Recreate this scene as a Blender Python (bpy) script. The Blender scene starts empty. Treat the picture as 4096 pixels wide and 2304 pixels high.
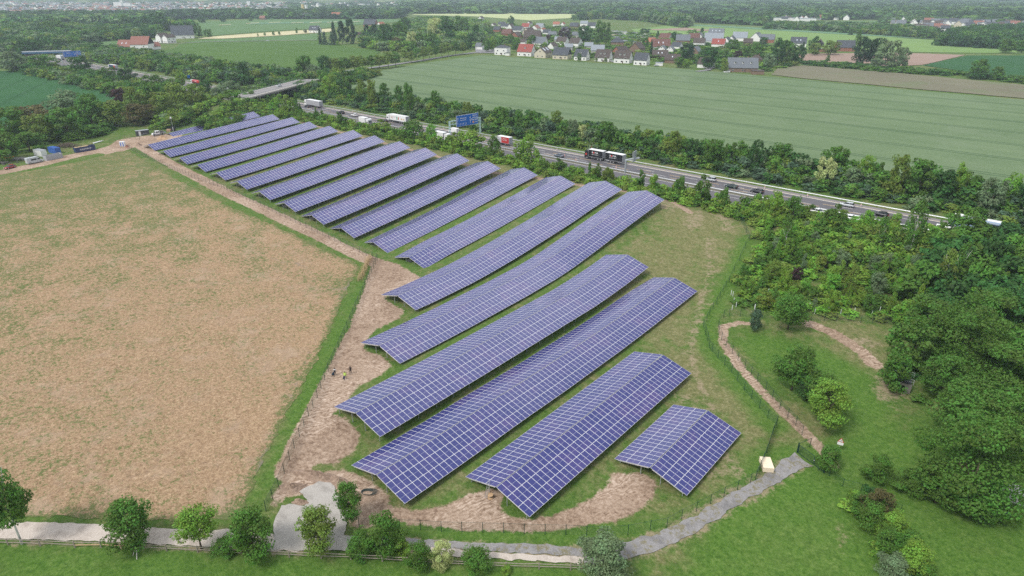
import bpy, math, random
import numpy as np
from mathutils import Vector, Matrix, geometry

# ------------------------------------------------------------------ camera model and site frame
# world axes: x = across the rows of solar tables, y = along the rows (towards the motorway), z = up
F = 2590.0; W, H = 4096, 2304
PIT = math.atan(1192.0 / F)
CZ = 67.62
PSI = math.radians(40.89)
RNG = random.Random(7)
NR = np.random.RandomState(11)
scene = bpy.context.scene
C = scene.collection
_c, _s = math.cos(PIT), math.sin(PIT)

def ray(px, py):
    a = (px - W / 2) / F; b = -(py - H / 2) / F
    x, y, z = a, _c + b * _s, -_s + b * _c
    return (x * math.cos(PSI) - y * math.sin(PSI), x * math.sin(PSI) + y * math.cos(PSI), z)

# ------------------------------------------------------------------ terrain
_UK = [-470, -352, -311, -253, -200, -170, -155, -137, -117, -100, -83, -69, -53, -37, -15, 60]
_SK = [-200, 40, 50, 72, 91, 110, 124, 137, 147, 157, 167, 184, 196, 240, 262, 400]
def _prof(pts, end=(196, 3.3)):
    xs = [p[0] for p in pts] + [end[0]]; ys = [p[1] for p in pts] + [end[1]]
    out = [float(np.interp(s, xs, ys)) for s in _SK]
    out[-4] = out[-3] = 3.3; out[-2] = out[-1] = 4.5
    return out
_ROWS = [
    _prof([(110, -1.3), (184, 2.9)]), _prof([(110, -1.4), (184, 3.4)]), _prof([(117, -1.4), (184, 4.7)]),
    _prof([(72, -2.0), (114, -1.0), (180, 6.0)], (196, 4.6)), _prof([(72, -2.8), (111, -1.6), (176, 6.3)], (196, 4.8)),
    _prof([(72, -3.8), (112, -4.2), (181, 4.6)]), _prof([(72, -4.4), (114, -5.8), (187, 3.4)]),
    _prof([(72, -4.6), (91, -5.2), (112, -5.6), (124, -4.2), (137, -2.8), (147, -1.6), (157, -.2), (167, 1.0), (185, 3.6)]),
    _prof([(72, -4.3), (91, -4.4), (110, -4.1), (117, -3.5), (130, -2.2), (138, -1.1), (147, .1), (156, 1.4), (165, 3.1), (174, 4.4), (184, 5.7)], (196, 4.4)),
    _prof([(72, -4.0), (94, -4.0), (113, -3.5), (126, -2.7), (134, -1.9), (144, -.3), (155, 1.6), (168, 3.8), (183, 5.8)], (196, 4.4)),
    _prof([(53, -3.2), (80, -3.1), (109, -2.7), (126, -2.0), (133, -1.4), (143, -.2), (184, 3.4)]),
    _prof([(47, -4.5), (65, -4.7), (99, -4.6), (119, -4.2), (130, -3.6), (144, -2.9), (184, 2.0)]),
    _prof([(57, -4.9), (109, -4.5), (150, -2.6), (184, 1.4)]),
    _prof([(77, -5.6), (98, -5.5), (150, -3.0), (184, 1.0)]),
    _prof([(77, -5.6), (110, -5.4), (150, -3.4), (184, .8)]),
    _prof([(77, -5.6), (120, -5.2), (150, -3.6), (184, .6)]),
]
_us = np.arange(-470, 61, 5.0); _ss = np.arange(-200, 401, 5.0)
_t = np.array([np.interp(_ss, _SK, r) for r in _ROWS])
_t = np.array([np.interp(_us, _UK, _t[:, j]) for j in range(len(_ss))]).T
for _ in range(2):
    _t = (np.pad(_t, ((1, 1), (0, 0)), 'edge')[:-2] + 2 * _t + np.pad(_t, ((1, 1), (0, 0)), 'edge')[2:]) / 4
    _t = (np.pad(_t, ((0, 0), (1, 1)), 'edge')[:, :-2] + 2 * _t + np.pad(_t, ((0, 0), (1, 1)), 'edge')[:, 2:]) / 4
def TZ(u, s):
    u = np.asarray(u, float); s = np.asarray(s, float)
    a = np.clip((u + 470) / 5.0, 0, len(_us) - 1.001); b = np.clip((s + 200) / 5.0, 0, len(_ss) - 1.001)
    i = a.astype(int); j = b.astype(int); fa = a - i; fb = b - j
    return (_t[i, j] * (1 - fa) * (1 - fb) + _t[i + 1, j] * fa * (1 - fb) + _t[i, j + 1] * (1 - fa) * fb + _t[i + 1, j + 1] * fa * fb)
def tz(u, s): return float(TZ(u, s))
def GP(px, py, lift=0.0):
    """where the sight line through a point of the photograph meets the ground (plus lift)"""
    r = ray(px, py); z = 0.0
    for _ in range(40):
        k = (z + lift - CZ) / r[2]; z = 0.5 * z + 0.5 * tz(r[0] * k, r[1] * k)
    k = (z + lift - CZ) / r[2]
    return (r[0] * k, r[1] * k, z)
def GPz(px, py, z):
    r = ray(px, py); k = (z - CZ) / r[2]; return (r[0] * k, r[1] * k, z)
def GPs(pts): return [GP(*p)[:2] for p in pts]

# ------------------------------------------------------------------ objects, tags
def tag(o, label=None, cat=None, group=None, kind=None):
    if label: o['label'] = label
    if cat: o['category'] = cat
    if group: o['group'] = group
    if kind: o['kind'] = kind
    return o
def empty(name, loc, rz=0.0, label=None, cat=None, group=None, sc=None):
    o = bpy.data.objects.new(name, None); C.objects.link(o)
    o.location = loc; o.rotation_euler = (0, 0, rz); o.empty_display_size = .5
    if sc is not None: o.scale = sc if hasattr(sc, '__len__') else (sc, sc, sc)
    return tag(o, label, cat, group)
def link(name, me, parent=None, loc=None, rot=None, sc=None):
    o = bpy.data.objects.new(name, me); C.objects.link(o)
    if parent is not None: o.parent = parent
    if loc is not None: o.location = loc
    if rot is not None: o.rotation_euler = rot
    if sc is not None: o.scale = sc if hasattr(sc, '__len__') else (sc, sc, sc)
    return o
KIDS = {}
def copy_tree(o, parent=None, loc=None, rz=None, label=None, sc=None):
    c = o.copy(); C.objects.link(c); c.parent = parent
    if loc is not None: c.location = loc
    if rz is not None: c.rotation_euler = (0, 0, rz)
    if sc is not None: c.scale = sc if hasattr(sc, '__len__') else (sc, sc, sc)
    if label: c['label'] = label
    for ch in o.children: copy_tree(ch, c)
    return c
def ordinal(k):
    w = 'first second third fourth fifth sixth seventh eighth ninth tenth eleventh twelfth thirteenth fourteenth fifteenth sixteenth seventeenth eighteenth nineteenth twentieth'.split()
    return w[k] if k < 20 else 'far'

class MB:
    """collects shapes into one mesh"""
    def __init__(s): s.v = []; s.f = []; s.m = []; s.uv = None
    def add(s, vs, fs, mi=0):
        b = len(s.v); s.v += [tuple(v) for v in vs]
        for f in fs: s.f.append(tuple(b + i for i in f)); s.m.append(mi)
    def box(s, c, sz, rz=0.0, mi=0, top=1.0):
        x, y, z = sz[0] / 2, sz[1] / 2, sz[2] / 2; vs = []
        cr, sr = math.cos(rz), math.sin(rz)
        for k in (-1, 1):
            t = top if k > 0 else 1.0
            for a, b in ((-1, -1), (1, -1), (1, 1), (-1, 1)):
                X, Y = a * x * t, b * y * t
                vs.append((c[0] + X * cr - Y * sr, c[1] + X * sr + Y * cr, c[2] + k * z))
        s.add(vs, [(3, 2, 1, 0), (4, 5, 6, 7), (0, 1, 5, 4), (1, 2, 6, 5), (2, 3, 7, 6), (3, 0, 4, 7)], mi)
    def beam(s, p0, p1, w, h, mi=0):
        p0 = Vector(p0); p1 = Vector(p1); d = (p1 - p0).normalized()
        r = d.cross(Vector((0, 0, 1))); r = Vector((1, 0, 0)) if r.length < 1e-3 else r.normalized()
        up = r.cross(d).normalized(); vs = []
        for p in (p0, p1):
            for a, b in ((-1, -1), (1, -1), (1, 1), (-1, 1)): vs.append(p + r * (a * w / 2) + up * (b * h / 2))
        s.add(vs, [(0, 1, 2, 3), (7, 6, 5, 4), (4, 5, 1, 0), (5, 6, 2, 1), (6, 7, 3, 2), (7, 4, 0, 3)], mi)
    def tube(s, pts, rad, n=6, mi=0, cap=True):
        pts = [Vector(p) for p in pts]; rads = rad if hasattr(rad, '__len__') else [rad] * len(pts); b = len(s.v); prev = None
        for i, p in enumerate(pts):
            d = (pts[min(i + 1, len(pts) - 1)] - pts[max(i - 1, 0)]).normalized()
            r = d.cross(Vector((0, 0, 1))) if abs(d.z) < .95 else d.cross(Vector((0, 1, 0)))
            r.normalize(); up = r.cross(d)
            for k in range(n):
                a = 2 * math.pi * k / n; s.v.append(tuple(p + r * (math.cos(a) * rads[i]) + up * (math.sin(a) * rads[i])))
        for i in range(len(pts) - 1):
            for k in range(n):
                s.f.append((b + i * n + k, b + i * n + (k + 1) % n, b + (i + 1) * n + (k + 1) % n, b + (i + 1) * n + k)); s.m.append(mi)
        if cap:
            s.f.append(tuple(b + k for k in range(n))[::-1]); s.m.append(mi)
            s.f.append(tuple(b + (len(pts) - 1) * n + k for k in range(n))); s.m.append(mi)
    def disc(s, c, axis, r, h, n=12, mi=0):
        c = Vector(c); a = Vector(axis).normalized() * (h / 2); s.tube([c - a, c + a], r, n, mi)
    def loft(s, rings, mi=0, cap=True):
        b = len(s.v); n = len(rings[0])
        for r in rings: s.v += [tuple(p) for p in r]
        for i in range(len(rings) - 1):
            for k in range(n):
                s.f.append((b + i * n + k, b + i * n + (k + 1) % n, b + (i + 1) * n + (k + 1) % n, b + (i + 1) * n + k)); s.m.append(mi)
        if cap:
            s.f.append(tuple(b + k for k in range(n))[::-1]); s.m.append(mi)
            s.f.append(tuple(b + (len(rings) - 1) * n + k for k in range(n))); s.m.append(mi)
    def mesh(s, name, mats, smooth=False):
        me = bpy.data.meshes.new(name); me.from_pydata(s.v, [], s.f)
        for m in (mats if isinstance(mats, (list, tuple)) else [mats]): me.materials.append(m)
        me.polygons.foreach_set('material_index', s.m)
        if smooth: me.polygons.foreach_set('use_smooth', [True] * len(s.f))
        me.update(); return me
    def build(s, name, mats, parent=None, smooth=False, loc=None):
        return link(name, s.mesh(name, mats, smooth), parent, loc)

def np_mesh(name, V, Fq, mat, attrs=None, uv=None, smooth=False):
    """fast mesh from arrays; Fq (n,3) or (n,4)"""
    me = bpy.data.meshes.new(name); n, k = Fq.shape
    me.vertices.add(len(V)); me.vertices.foreach_set('co', V.astype(np.float32).ravel())
    me.loops.add(n * k); me.loops.foreach_set('vertex_index', Fq.astype(np.int32).ravel())
    me.polygons.add(n); me.polygons.foreach_set('loop_start', (np.arange(n) * k).astype(np.int32))
    me.polygons.foreach_set('loop_total', np.full(n, k, np.int32))
    for m in (mat if isinstance(mat, (list, tuple)) else [mat]): me.materials.append(m)
    me.polygons.foreach_set('use_smooth', np.full(n, bool(smooth)))
    for an, av in (attrs or {}).items():
        at = me.attributes.new(an, 'FLOAT', 'POINT'); at.data.foreach_set('value', av.astype(np.float32))
    if uv is not None:
        l = me.uv_layers.new(name='UVMap'); l.data.foreach_set('uv', uv.astype(np.float32).ravel())
    me.update(calc_edges=True); me.validate(); return me

# ------------------------------------------------------------------ materials
class NT:
    def __init__(s, name):
        s.m = bpy.data.materials.new(name); s.m.use_nodes = True; s.t = s.m.node_tree; s.t.nodes.clear()
        s.out = s.t.nodes.new('ShaderNodeOutputMaterial')
    def n(s, typ, **kw):
        nd = s.t.nodes.new('ShaderNode' + typ)
        for k, v in kw.items():
            if hasattr(nd, k): setattr(nd, k, v)
            else: nd.inputs[k.replace('_', ' ')].default_value = v
        return nd
    def l(s, a, b): s.t.links.new(a, b)
    def inp(s, sock, v):
        if hasattr(v, 'is_output'): s.l(v, sock)
        else: sock.default_value = v
    def noise(s, scale, detail=3, rough=.6, vec=None, dist=0.0, out='Fac'):
        nd = s.n('TexNoise'); nd.inputs['Scale'].default_value = scale; nd.inputs['Detail'].default_value = detail
        nd.inputs['Roughness'].default_value = rough; nd.inputs['Distortion'].default_value = dist
        if vec is not None: s.l(vec, nd.inputs['Vector'])
        return nd.outputs[out]
    def ramp(s, fac, stops, interp='LINEAR'):
        nd = s.n('ValToRGB'); nd.color_ramp.interpolation = interp; e = nd.color_ramp.elements
        while len(e) > len(stops): e.remove(e[-1])
        while len(e) < len(stops): e.new(1.0)
        for k, (p, c) in enumerate(stops):
            e[k].position = p; e[k].color = (c[0], c[1], c[2], 1) if hasattr(c, '__len__') else (c, c, c, 1)
        s.inp(nd.inputs['Fac'], fac); return nd.outputs['Color']
    def mix(s, f, a, b, mode='MIX'):
        nd = s.n('Mix'); nd.data_type = 'RGBA'; nd.blend_type = mode; nd.clamp_factor = True
        for sk, v in ((nd.inputs[0], f), (nd.inputs[6], a), (nd.inputs[7], b)):
            if not hasattr(v, 'is_output') and hasattr(v, '__len__') and len(v) == 3: v = (*v, 1)
            s.inp(sk, v)
        return nd.outputs[2]
    def math(s, op, a, b=0.0, c=None, clamp=False):
        nd = s.n('Math'); nd.operation = op; nd.use_clamp = clamp
        s.inp(nd.inputs[0], a); s.inp(nd.inputs[1], b)
        if c is not None: s.inp(nd.inputs[2], c)
        return nd.outputs[0]
    def attr(s, name):
        nd = s.n('Attribute'); nd.attribute_name = name; return nd.outputs['Fac']
    def step(s, v, lo, hi):
        nd = s.n('MapRange'); nd.clamp = True; nd.interpolation_type = 'SMOOTHSTEP'
        s.inp(nd.inputs[0], v); s.inp(nd.inputs[1], lo); s.inp(nd.inputs[2], hi); return nd.outputs[0]
    def mapping(s, vec, scale=(1, 1, 1), rot=(0, 0, 0)):
        nd = s.n('Mapping'); nd.inputs['Scale'].default_value = scale; nd.inputs['Rotation'].default_value = rot
        s.l(vec, nd.inputs['Vector']); return nd.outputs['Vector']
    def obj(s): return s.n('TexCoord').outputs['Object']
    def pos(s): return s.n('NewGeometry').outputs['Position']
    def bsdf(s, col, rough=.8, spec=.3, metal=0.0, bump=None, bstr=.3, bdist=.1, **kw):
        b = s.n('BsdfPrincipled')
        if not hasattr(col, 'is_output') and len(col) == 3: col = (*col, 1)
        s.inp(b.inputs['Base Color'], col); s.inp(b.inputs['Roughness'], rough)
        b.inputs['Specular IOR Level'].default_value = spec; b.inputs['Metallic'].default_value = metal
        for k, v in kw.items(): b.inputs[k.replace('_', ' ')].default_value = v
        if bump is not None:
            bn = s.n('Bump'); bn.inputs['Strength'].default_value = bstr; bn.inputs['Distance'].default_value = bdist
            s.l(bump, bn.inputs['Height']); s.l(bn.outputs[0], b.inputs['Normal'])
        s.l(b.outputs[0], s.out.inputs['Surface']); return b
_MC = {}
def simple(name, col, rough=.6, spec=.4, metal=0.0, var=.12, scale=3.0):
    """plain painted / metal / plastic surface with slight procedural unevenness"""
    if name in _MC: return _MC[name]
    t = NT(name); v = t.obj(); n = t.noise(scale, 4, .6, v)
    lo = tuple(c * (1 - var) for c in col); hi = tuple(min(1, c * (1 + var)) for c in col)
    t.bsdf(t.ramp(n, [(.3, lo), (.7, hi)]), rough, spec, metal); _MC[name] = t.m; return t.m
def glass_mat(name='dark_glass', col=(.02, .025, .03)):
    if name in _MC: return _MC[name]
    t = NT(name); t.bsdf(col, .08, .6); _MC[name] = t.m; return t.m
# ------------------------------------------------------------------ ground sheet with wear masks
def axis(a, b, step, lo, hi, mid=9.0):
    v = list(np.arange(a, b + 1e-6, step))
    x = a; g = mid
    left = []
    while x > lo:
        x -= g; left.append(max(x, lo)); g = mid if x > a - 700 else g * 1.12
    x = b; g = mid; right = []
    while x < hi:
        x += g; right.append(min(x, hi)); g = mid if x < b + 160 else g * 1.14
    return np.array(left[::-1] + v + right)

def sd_poly(P, poly):
    """signed distance (positive inside) of points P (n,2)"""
    poly = np.array(poly, float); d = np.full(len(P), 1e9); ins = np.zeros(len(P), bool); n = len(poly)
    for i in range(n):
        a = poly[i]; b = poly[(i + 1) % n]; e = b - a; w = P - a
        t = np.clip((w @ e) / max(e @ e, 1e-9), 0, 1); d = np.minimum(d, np.hypot(*(w - t[:, None] * e).T))
        c = ((a[1] > P[:, 1]) != (b[1] > P[:, 1])) & (P[:, 0] < (b[0] - a[0]) * (P[:, 1] - a[1]) / (b[1] - a[1] + 1e-12) + a[0]); ins ^= c
    return np.where(ins, d, -d)
def sd_line(P, line, hw):
    line = np.array(line, float); d = np.full(len(P), 1e9)
    for a, b in zip(line[:-1], line[1:]):
        e = b - a; w = P - a; t = np.clip((w @ e) / max(e @ e, 1e-9), 0, 1); d = np.minimum(d, np.hypot(*(w - t[:, None] * e).T))
    return hw - d
def soft(sd, w): return np.clip(.5 + sd / (2 * w), 0, 1)

gx = axis(-372, 32, 1.25, -6300, 1500); gy = axis(0, 204, 1.25, -900, 6500)
GXX, GYY = np.meshgrid(gx, gy, indexing='ij'); GV = np.stack([GXX.ravel(), GYY.ravel()], 1)
GZ = TZ(GV[:, 0], GV[:, 1])
nx, ny = len(gx), len(gy)
ii, jj = np.meshgrid(np.arange(nx - 1), np.arange(ny - 1), indexing='ij'); q = (ii * ny + jj).ravel()
GF = np.stack([q, q + ny, q + ny + 1, q + 1], 1)
near = (GV[:, 0] > -480) & (GV[:, 0] < 60) & (GV[:, 1] > -30) & (GV[:, 1] < 260)
NP_ = GV[near]
def full(a, base=0.0):
    o = np.full(len(GV), base); o[near] = a; return o

DIRT_POLY = [
    [(1500, 1030), (1585, 1052), (1640, 1085), (1690, 1112), (1600, 1160), (1545, 1185), (1500, 1240), (1478, 1190), (1500, 1120), (1512, 1060)],
    [(1485, 1195), (1530, 1190), (1590, 1228), (1622, 1240), (1600, 1272), (1510, 1315), (1455, 1370), (1420, 1340), (1440, 1270)],
    [(1440, 1400), (1530, 1425), (1566, 1462), (1530, 1500), (1430, 1545), (1375, 1625), (1320, 1650), (1262, 1665), (1320, 1560), (1395, 1430)],
    [(1330, 1650), (1405, 1690), (1448, 1735), (1415, 1805), (1330, 1860), (1225, 1850), (1225, 1780), (1258, 1690)],
    [(1150, 1900), (1395, 1875), (1490, 1935), (1548, 1960), (1560, 2020), (1650, 2042), (1760, 2030), (1850, 1985), (1930, 1968), (1975, 1940), (2012, 1975), (2000, 2040),
     (2080, 2082), (2200, 2062), (2330, 2010), (2420, 1950), (2446, 1895), (2560, 1888), (2632, 1925), (2618, 1985), (2560, 2045), (2470, 2085), (2300, 2112), (2150, 2128), (1900, 2128), (1700, 2105), (1560, 2085), (1420, 2120), (1385, 2070), (1290, 2000), (1180, 1975), (1100, 2020), (1090, 1990), (1125, 1940)],
    [(390, 612), (470, 560), (540, 548), (640, 536), (720, 528), (740, 560), (690, 590), (640, 592), (560, 580), (500, 603), (430, 618)],
    [(1280, 1180), (1290, 1170), (1300, 1190)],
]
DIRT_LINE = [
    ([(0, 690), (170, 655), (300, 622), (420, 598), (500, 575), (600, 556)], 4.5),
    ([(560, 583), (700, 665), (900, 768), (1100, 862), (1300, 955), (1490, 1045), (1560, 1078)], 2.6),
    ([(1525, 1060), (1490, 1180), (1450, 1300), (1400, 1400), (1350, 1500), (1290, 1620), (1220, 1760), (1170, 1880)], 2.9),
    ([(1030, 452), (1200, 488), (1400, 538), (1600, 590), (1800, 640), (1960, 688), (2150, 712), (2400, 752), (2600, 782), (2700, 812), (2760, 850)], 1.3),
    ([(2895, 1306), (2893, 1370), (2960, 1470), (3050, 1570), (3150, 1665), (3240, 1750), (3290, 1800), (3330, 1860)], 1.1),
    ([(2895, 1306), (2960, 1290), (3010, 1296)], .9),
    ([(3240, 1295), (3330, 1330), (3440, 1400), (3500, 1460)], 1.6),
]
FAINT_LINE = [
    ([(2280, 1185), (2400, 1100), (2520, 990), (2590, 910), (2690, 850)], .8), ([(1640, 1480), (1900, 1340), (2150, 1190), (2330, 1085)], .45),
    ([(1600, 1170), (1800, 1090), (2000, 990), (2200, 880), (2330, 800)], .5), ([(2480, 1240), (2600, 1120), (2660, 1020)], .7),
    ([(2830, 950), (2838, 1100), (2790, 1250), (2760, 1400), (2790, 1520), (2850, 1640), (2900, 1760)], 1.4),
    ([(2860, 950), (2870, 1080), (2850, 1190), (2790, 1330), (2720, 1420)], .9), ([(2640, 1760), (2800, 1700), (2900, 1800), (2960, 1900)], 1.6),
    ([(2380, 1830), (2480, 1740), (2560, 1600), (2650, 1540), (2760, 1450)], .8), ([(2640, 1560), (2760, 1600), (2860, 1700)], 1.6),
    ([(2330, 2226), (2480, 2210), (2640, 2165), (2800, 2085), (2950, 1990), (3080, 1920), (3160, 1862)], 2.7), ([(1410, 2166), (1900, 2195), (2380, 2222)], 2.0), ([(0, 2172), (640, 2190), (1200, 2216)], 1.0), ([(1700, 1180), (1900, 1070), (2080, 960)], .4), ([(2100, 1700), (2400, 1480)], .5), ([(2050, 1480), (2350, 1270)], .5),
]
BARE_POLY = [[(2730, 850), (2800, 830), (2840, 860), (2830, 920), (2760, 935), (2715, 900)], [(2830, 840), (2900, 850), (2960, 890), (2950, 940), (2870, 930)],
             [(2600, 780), (2700, 800), (2740, 840), (2680, 860), (2620, 830)], [(2680, 1620), (2800, 1610), (2850, 1680), (2780, 1740), (2690, 1700)],
             [(3240, 1296), (3340, 1320), (3520, 1350), (3530, 1400), (3500, 1450), (3420, 1400), (3330, 1360)], [(2760, 1870), (2900, 1830), (2960, 1900), (2840, 1960)],
             [(3320, 2060), (3400, 2080), (3420, 2200), (3340, 2250)], [(3450, 1480), (3600, 1500), (3680, 1600), (3560, 1660), (3480, 1600)]]
dirt = np.zeros(len(NP_)); faint = np.zeros(len(NP_))
for p in DIRT_POLY: dirt = np.maximum(dirt, soft(sd_poly(NP_, GPs(p)), 1.6))
for p, w in DIRT_LINE: dirt = np.maximum(dirt, soft(sd_line(NP_, GPs(p), w), 1.0))
for p, w in FAINT_LINE: faint = np.maximum(faint, .8 * soft(sd_line(NP_, GPs(p), w), 1.0))
for p in BARE_POLY: faint = np.maximum(faint, .82 * soft(sd_poly(NP_, GPs(p)), 3.0))
lush = np.zeros(len(NP_))
for p in [[(0, 2190), (700, 2215), (1300, 2245), (2400, 2285), (2500, 2304), (2480, 2420), (0, 2420)], [(3000, 1800), (3400, 1750), (3700, 1700), (4096, 1900), (4200, 2400), (2700, 2400), (2780, 2200)],
          [(3000, 1320), (3300, 1400), (3500, 1500), (3600, 1750), (3400, 1800), (3200, 1600), (2960, 1380)], [(1480, 1050), (1440, 1200), (1330, 1440), (1180, 1750), (1040, 2060), (990, 2080), (1120, 1750), (1300, 1400), (1430, 1130)],
          [(1430, 2105), (2300, 2130), (2700, 2060), (3020, 1900), (3060, 1880), (2900, 2010), (2650, 2140), (2300, 2175), (1420, 2165)]]:
    lush = np.maximum(lush, soft(sd_poly(NP_, GPs(p)), 1.6))
lush = np.maximum(lush, soft(sd_line(NP_, GPs([(2990, 962), (2960, 1043), (2903, 1150), (2838, 1259), (2815, 1320), (2850, 1407), (2925, 1490), (3005, 1595), (3100, 1700)]), 2.4), 1.2))
dry = np.zeros(len(NP_))
for p in [[(2350, 1180), (2620, 900), (2700, 800), (2880, 850), (2960, 930), (2900, 1120), (2800, 1300), (2850, 1480), (3000, 1640), (3060, 1760), (2950, 1960), (2700, 2060), (2760, 1900), (2950, 1740), (2780, 1560), (2500, 1560), (2700, 1380)], [(3010, 1300), (3500, 1310), (3560, 1440), (3480, 1480), (3300, 1360)], [(3120, 1640), (3260, 1800), (3420, 1990), (3340, 1960), (3180, 1790)], [(3000, 2000), (3400, 2080), (3480, 2300), (3300, 2400), (3100, 2200)], [(1300, 480), (2000, 660), (2600, 770), (2600, 800), (1900, 690), (1300, 530)]]:
    dry = np.maximum(dry, soft(sd_poly(NP_, GPs(p)), 6.0))

t = NT('ground_mat'); P = t.obj()
big = t.noise(.035, 3, .6, P); mid = t.noise(.35, 5, .7, P); fine = t.noise(2.6, 6, .75, P); tuft = t.noise(1.1, 6, .8, P)
mot = t.math('ADD', t.math('MULTIPLY', fine, .45), t.math('MULTIPLY', tuft, .55)); g1 = t.ramp(mot, [(.32, (.026, .062, .010)), (.44, (.058, .118, .020)), (.55, (.098, .165, .034)), (.68, (.185, .225, .075))])
g2 = t.ramp(mot, [(.32, (.062, .082, .022)), (.5, (.165, .165, .068)), (.68, (.35, .31, .175))])
dryf = t.math('MULTIPLY_ADD', mid, 1.1, t.math('MULTIPLY', big, .7)); dryf = t.math('ADD', dryf, t.math('MULTIPLY', t.attr('dry'), .20)); dryf = t.step(dryf, .80, 1.16)
lu = t.attr('lush'); dryf = t.math('MULTIPLY', dryf, t.math('SUBTRACT', 1.0, t.math('MULTIPLY', lu, .62)))
grass = t.mix(dryf, g1, g2)
grass = t.mix(t.math('MULTIPLY', lu, .6), grass, t.ramp(mot, [(.33, (.026, .075, .008)), (.5, (.075, .165, .022)), (.66, (.15, .255, .05))]))
trk = t.n('TexWave'); trk.inputs['Scale'].default_value = .45; trk.inputs['Distortion'].default_value = 26; trk.inputs['Detail'].default_value = 4; trk.inputs['Detail Scale'].default_value = .8; t.l(t.mapping(P, (1, .5, 1), (0, 0, .7)), trk.inputs['Vector'])
soil = t.ramp(t.math('ADD', t.math('MULTIPLY', t.noise(1.3, 8, .78, P), .75), t.math('MULTIPLY', t.math('MULTIPLY', trk.outputs['Fac'], t.step(t.noise(.09, 3, .6, P), .4, .6)), .14)), [(.30, (.17, .112, .076)), (.40, (.32, .228, .162)), (.48, (.43, .325, .245)), (.60, (.60, .48, .385))])
soil = t.mix(t.math('MULTIPLY', t.step(t.noise(.22, 5, .65, P), .45, .62), .6), soil, t.ramp(fine, [(.3, (.23, .155, .105)), (.7, (.47, .36, .27))]))
d = t.attr('dirt'); dn = t.math('ADD', t.math('MULTIPLY', tuft, .55), t.math('MULTIPLY', mid, .45))
dm = t.step(t.math('ADD', d, t.math('MULTIPLY', t.math('SUBTRACT', dn, .5), 1.5)), .42, .62)
fm = t.step(t.math('ADD', t.attr('faint'), t.math('MULTIPLY', t.math('SUBTRACT', dn, .5), 2.4)), .55, .95)
fm = t.math('MULTIPLY', fm, t.step(t.attr('faint'), .03, .3))
pale = t.ramp(fine, [(.3, (.18, .15, .08)), (.7, (.38, .31, .21))])
col = t.mix(fm, grass, pale); col = t.mix(dm, col, soil)
t.bsdf(col, .95, .1, bump=t.math('ADD', fine, t.math('MULTIPLY', tuft, 1.5)), bstr=.55, bdist=.25)
MAT_GROUND = t.m
gm = np_mesh('ground', np.column_stack([GV, GZ]), GF, MAT_GROUND, {'dirt': full(dirt), 'faint': full(faint), 'lush': full(lush), 'dry': full(dry)}, smooth=True)
tag(link('ground', gm), 'rolling grass ground with bare soil tracks', kind='structure')

# ------------------------------------------------------------------ draped sheets
def resample(poly, step, closed=True):
    out = []; n = len(poly)
    for i in range(n if closed else n - 1):
        a = poly[i]; b = poly[(i + 1) % n]; L = math.dist(a, b); k = max(1, int(L / step))
        for j in range(k): out.append((a[0] + (b[0] - a[0]) * j / k, a[1] + (b[1] - a[1]) * j / k))
    if not closed: out.append(tuple(poly[-1]))
    return out
def ragged(poly, amp, rs):
    out = []
    for (x, y) in poly:
        out.append((x + rs.uniform(-amp, amp) + amp * math.sin(x * 1.7 + y * .9), y + rs.uniform(-amp, amp) + amp * math.sin(y * 1.3 - x * .7)))
    return out
def sheet(name, poly, mat, lift=.06, step=4.0, edge=None, amp=0.0, label=None, cell=None, attrs=None, skirt=0.0):
    rs = random.Random(name); edge = edge or step
    pl = resample(poly, edge)
    if amp: pl = ragged(pl, amp, rs)
    P = np.array(pl); lo = P.min(0); hi = P.max(0)
    xs = np.arange(lo[0], hi[0], step); ys = np.arange(lo[1], hi[1], step); X, Y = np.meshgrid(xs, ys); Q = np.stack([X.ravel(), Y.ravel()], 1)
    ins = sd_poly(Q, pl) > step * .35; Q = Q[ins] + NR.uniform(-.02, .02, (ins.sum(), 2))
    vs = [Vector(p) for p in pl] + [Vector(p) for p in Q.tolist()]; n = len(pl)
    r = geometry.delaunay_2d_cdt(vs, [(i, (i + 1) % n) for i in range(n)], [], 1, 1e-4)
    V = np.array([(v.x, v.y) for v in r[0]]); Fc = np.array([f for f in r[2] if len(f) == 3])
    a = V[Fc[:, 0]]; b = V[Fc[:, 1]]; c = V[Fc[:, 2]]; cr = (b[:, 0] - a[:, 0]) * (c[:, 1] - a[:, 1]) - (b[:, 1] - a[:, 1]) * (c[:, 0] - a[:, 0])
    Fc[cr < 0] = Fc[cr < 0][:, ::-1]
    Z = TZ(V[:, 0], V[:, 1]) + lift
    if skirt:
        edge_idx = [int(k) for k, src in enumerate(r[3]) if any(s_ < n for s_ in src)]
        pass
    at = {k: f(V) for k, f in (attrs or {}).items()}
    me = np_mesh(name, np.column_stack([V, Z]), Fc, mat, at, smooth=True)
    o = link(name, me); return tag(o, label, kind='structure')
def ribbon(line, hw):
    """polygon round a centre line; hw may be a list"""
    L = [Vector(p) for p in line]; hws = hw if hasattr(hw, '__len__') else [hw] * len(L); a = []; b = []
    for i, p in enumerate(L):
        d = (L[min(i + 1, len(L) - 1)] - L[max(i - 1, 0)]).normalized(); nrm = Vector((-d.y, d.x)); a.append(tuple(p + nrm * hws[i])); b.append(tuple(p - nrm * hws[i]))
    return a + b[::-1]

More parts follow.
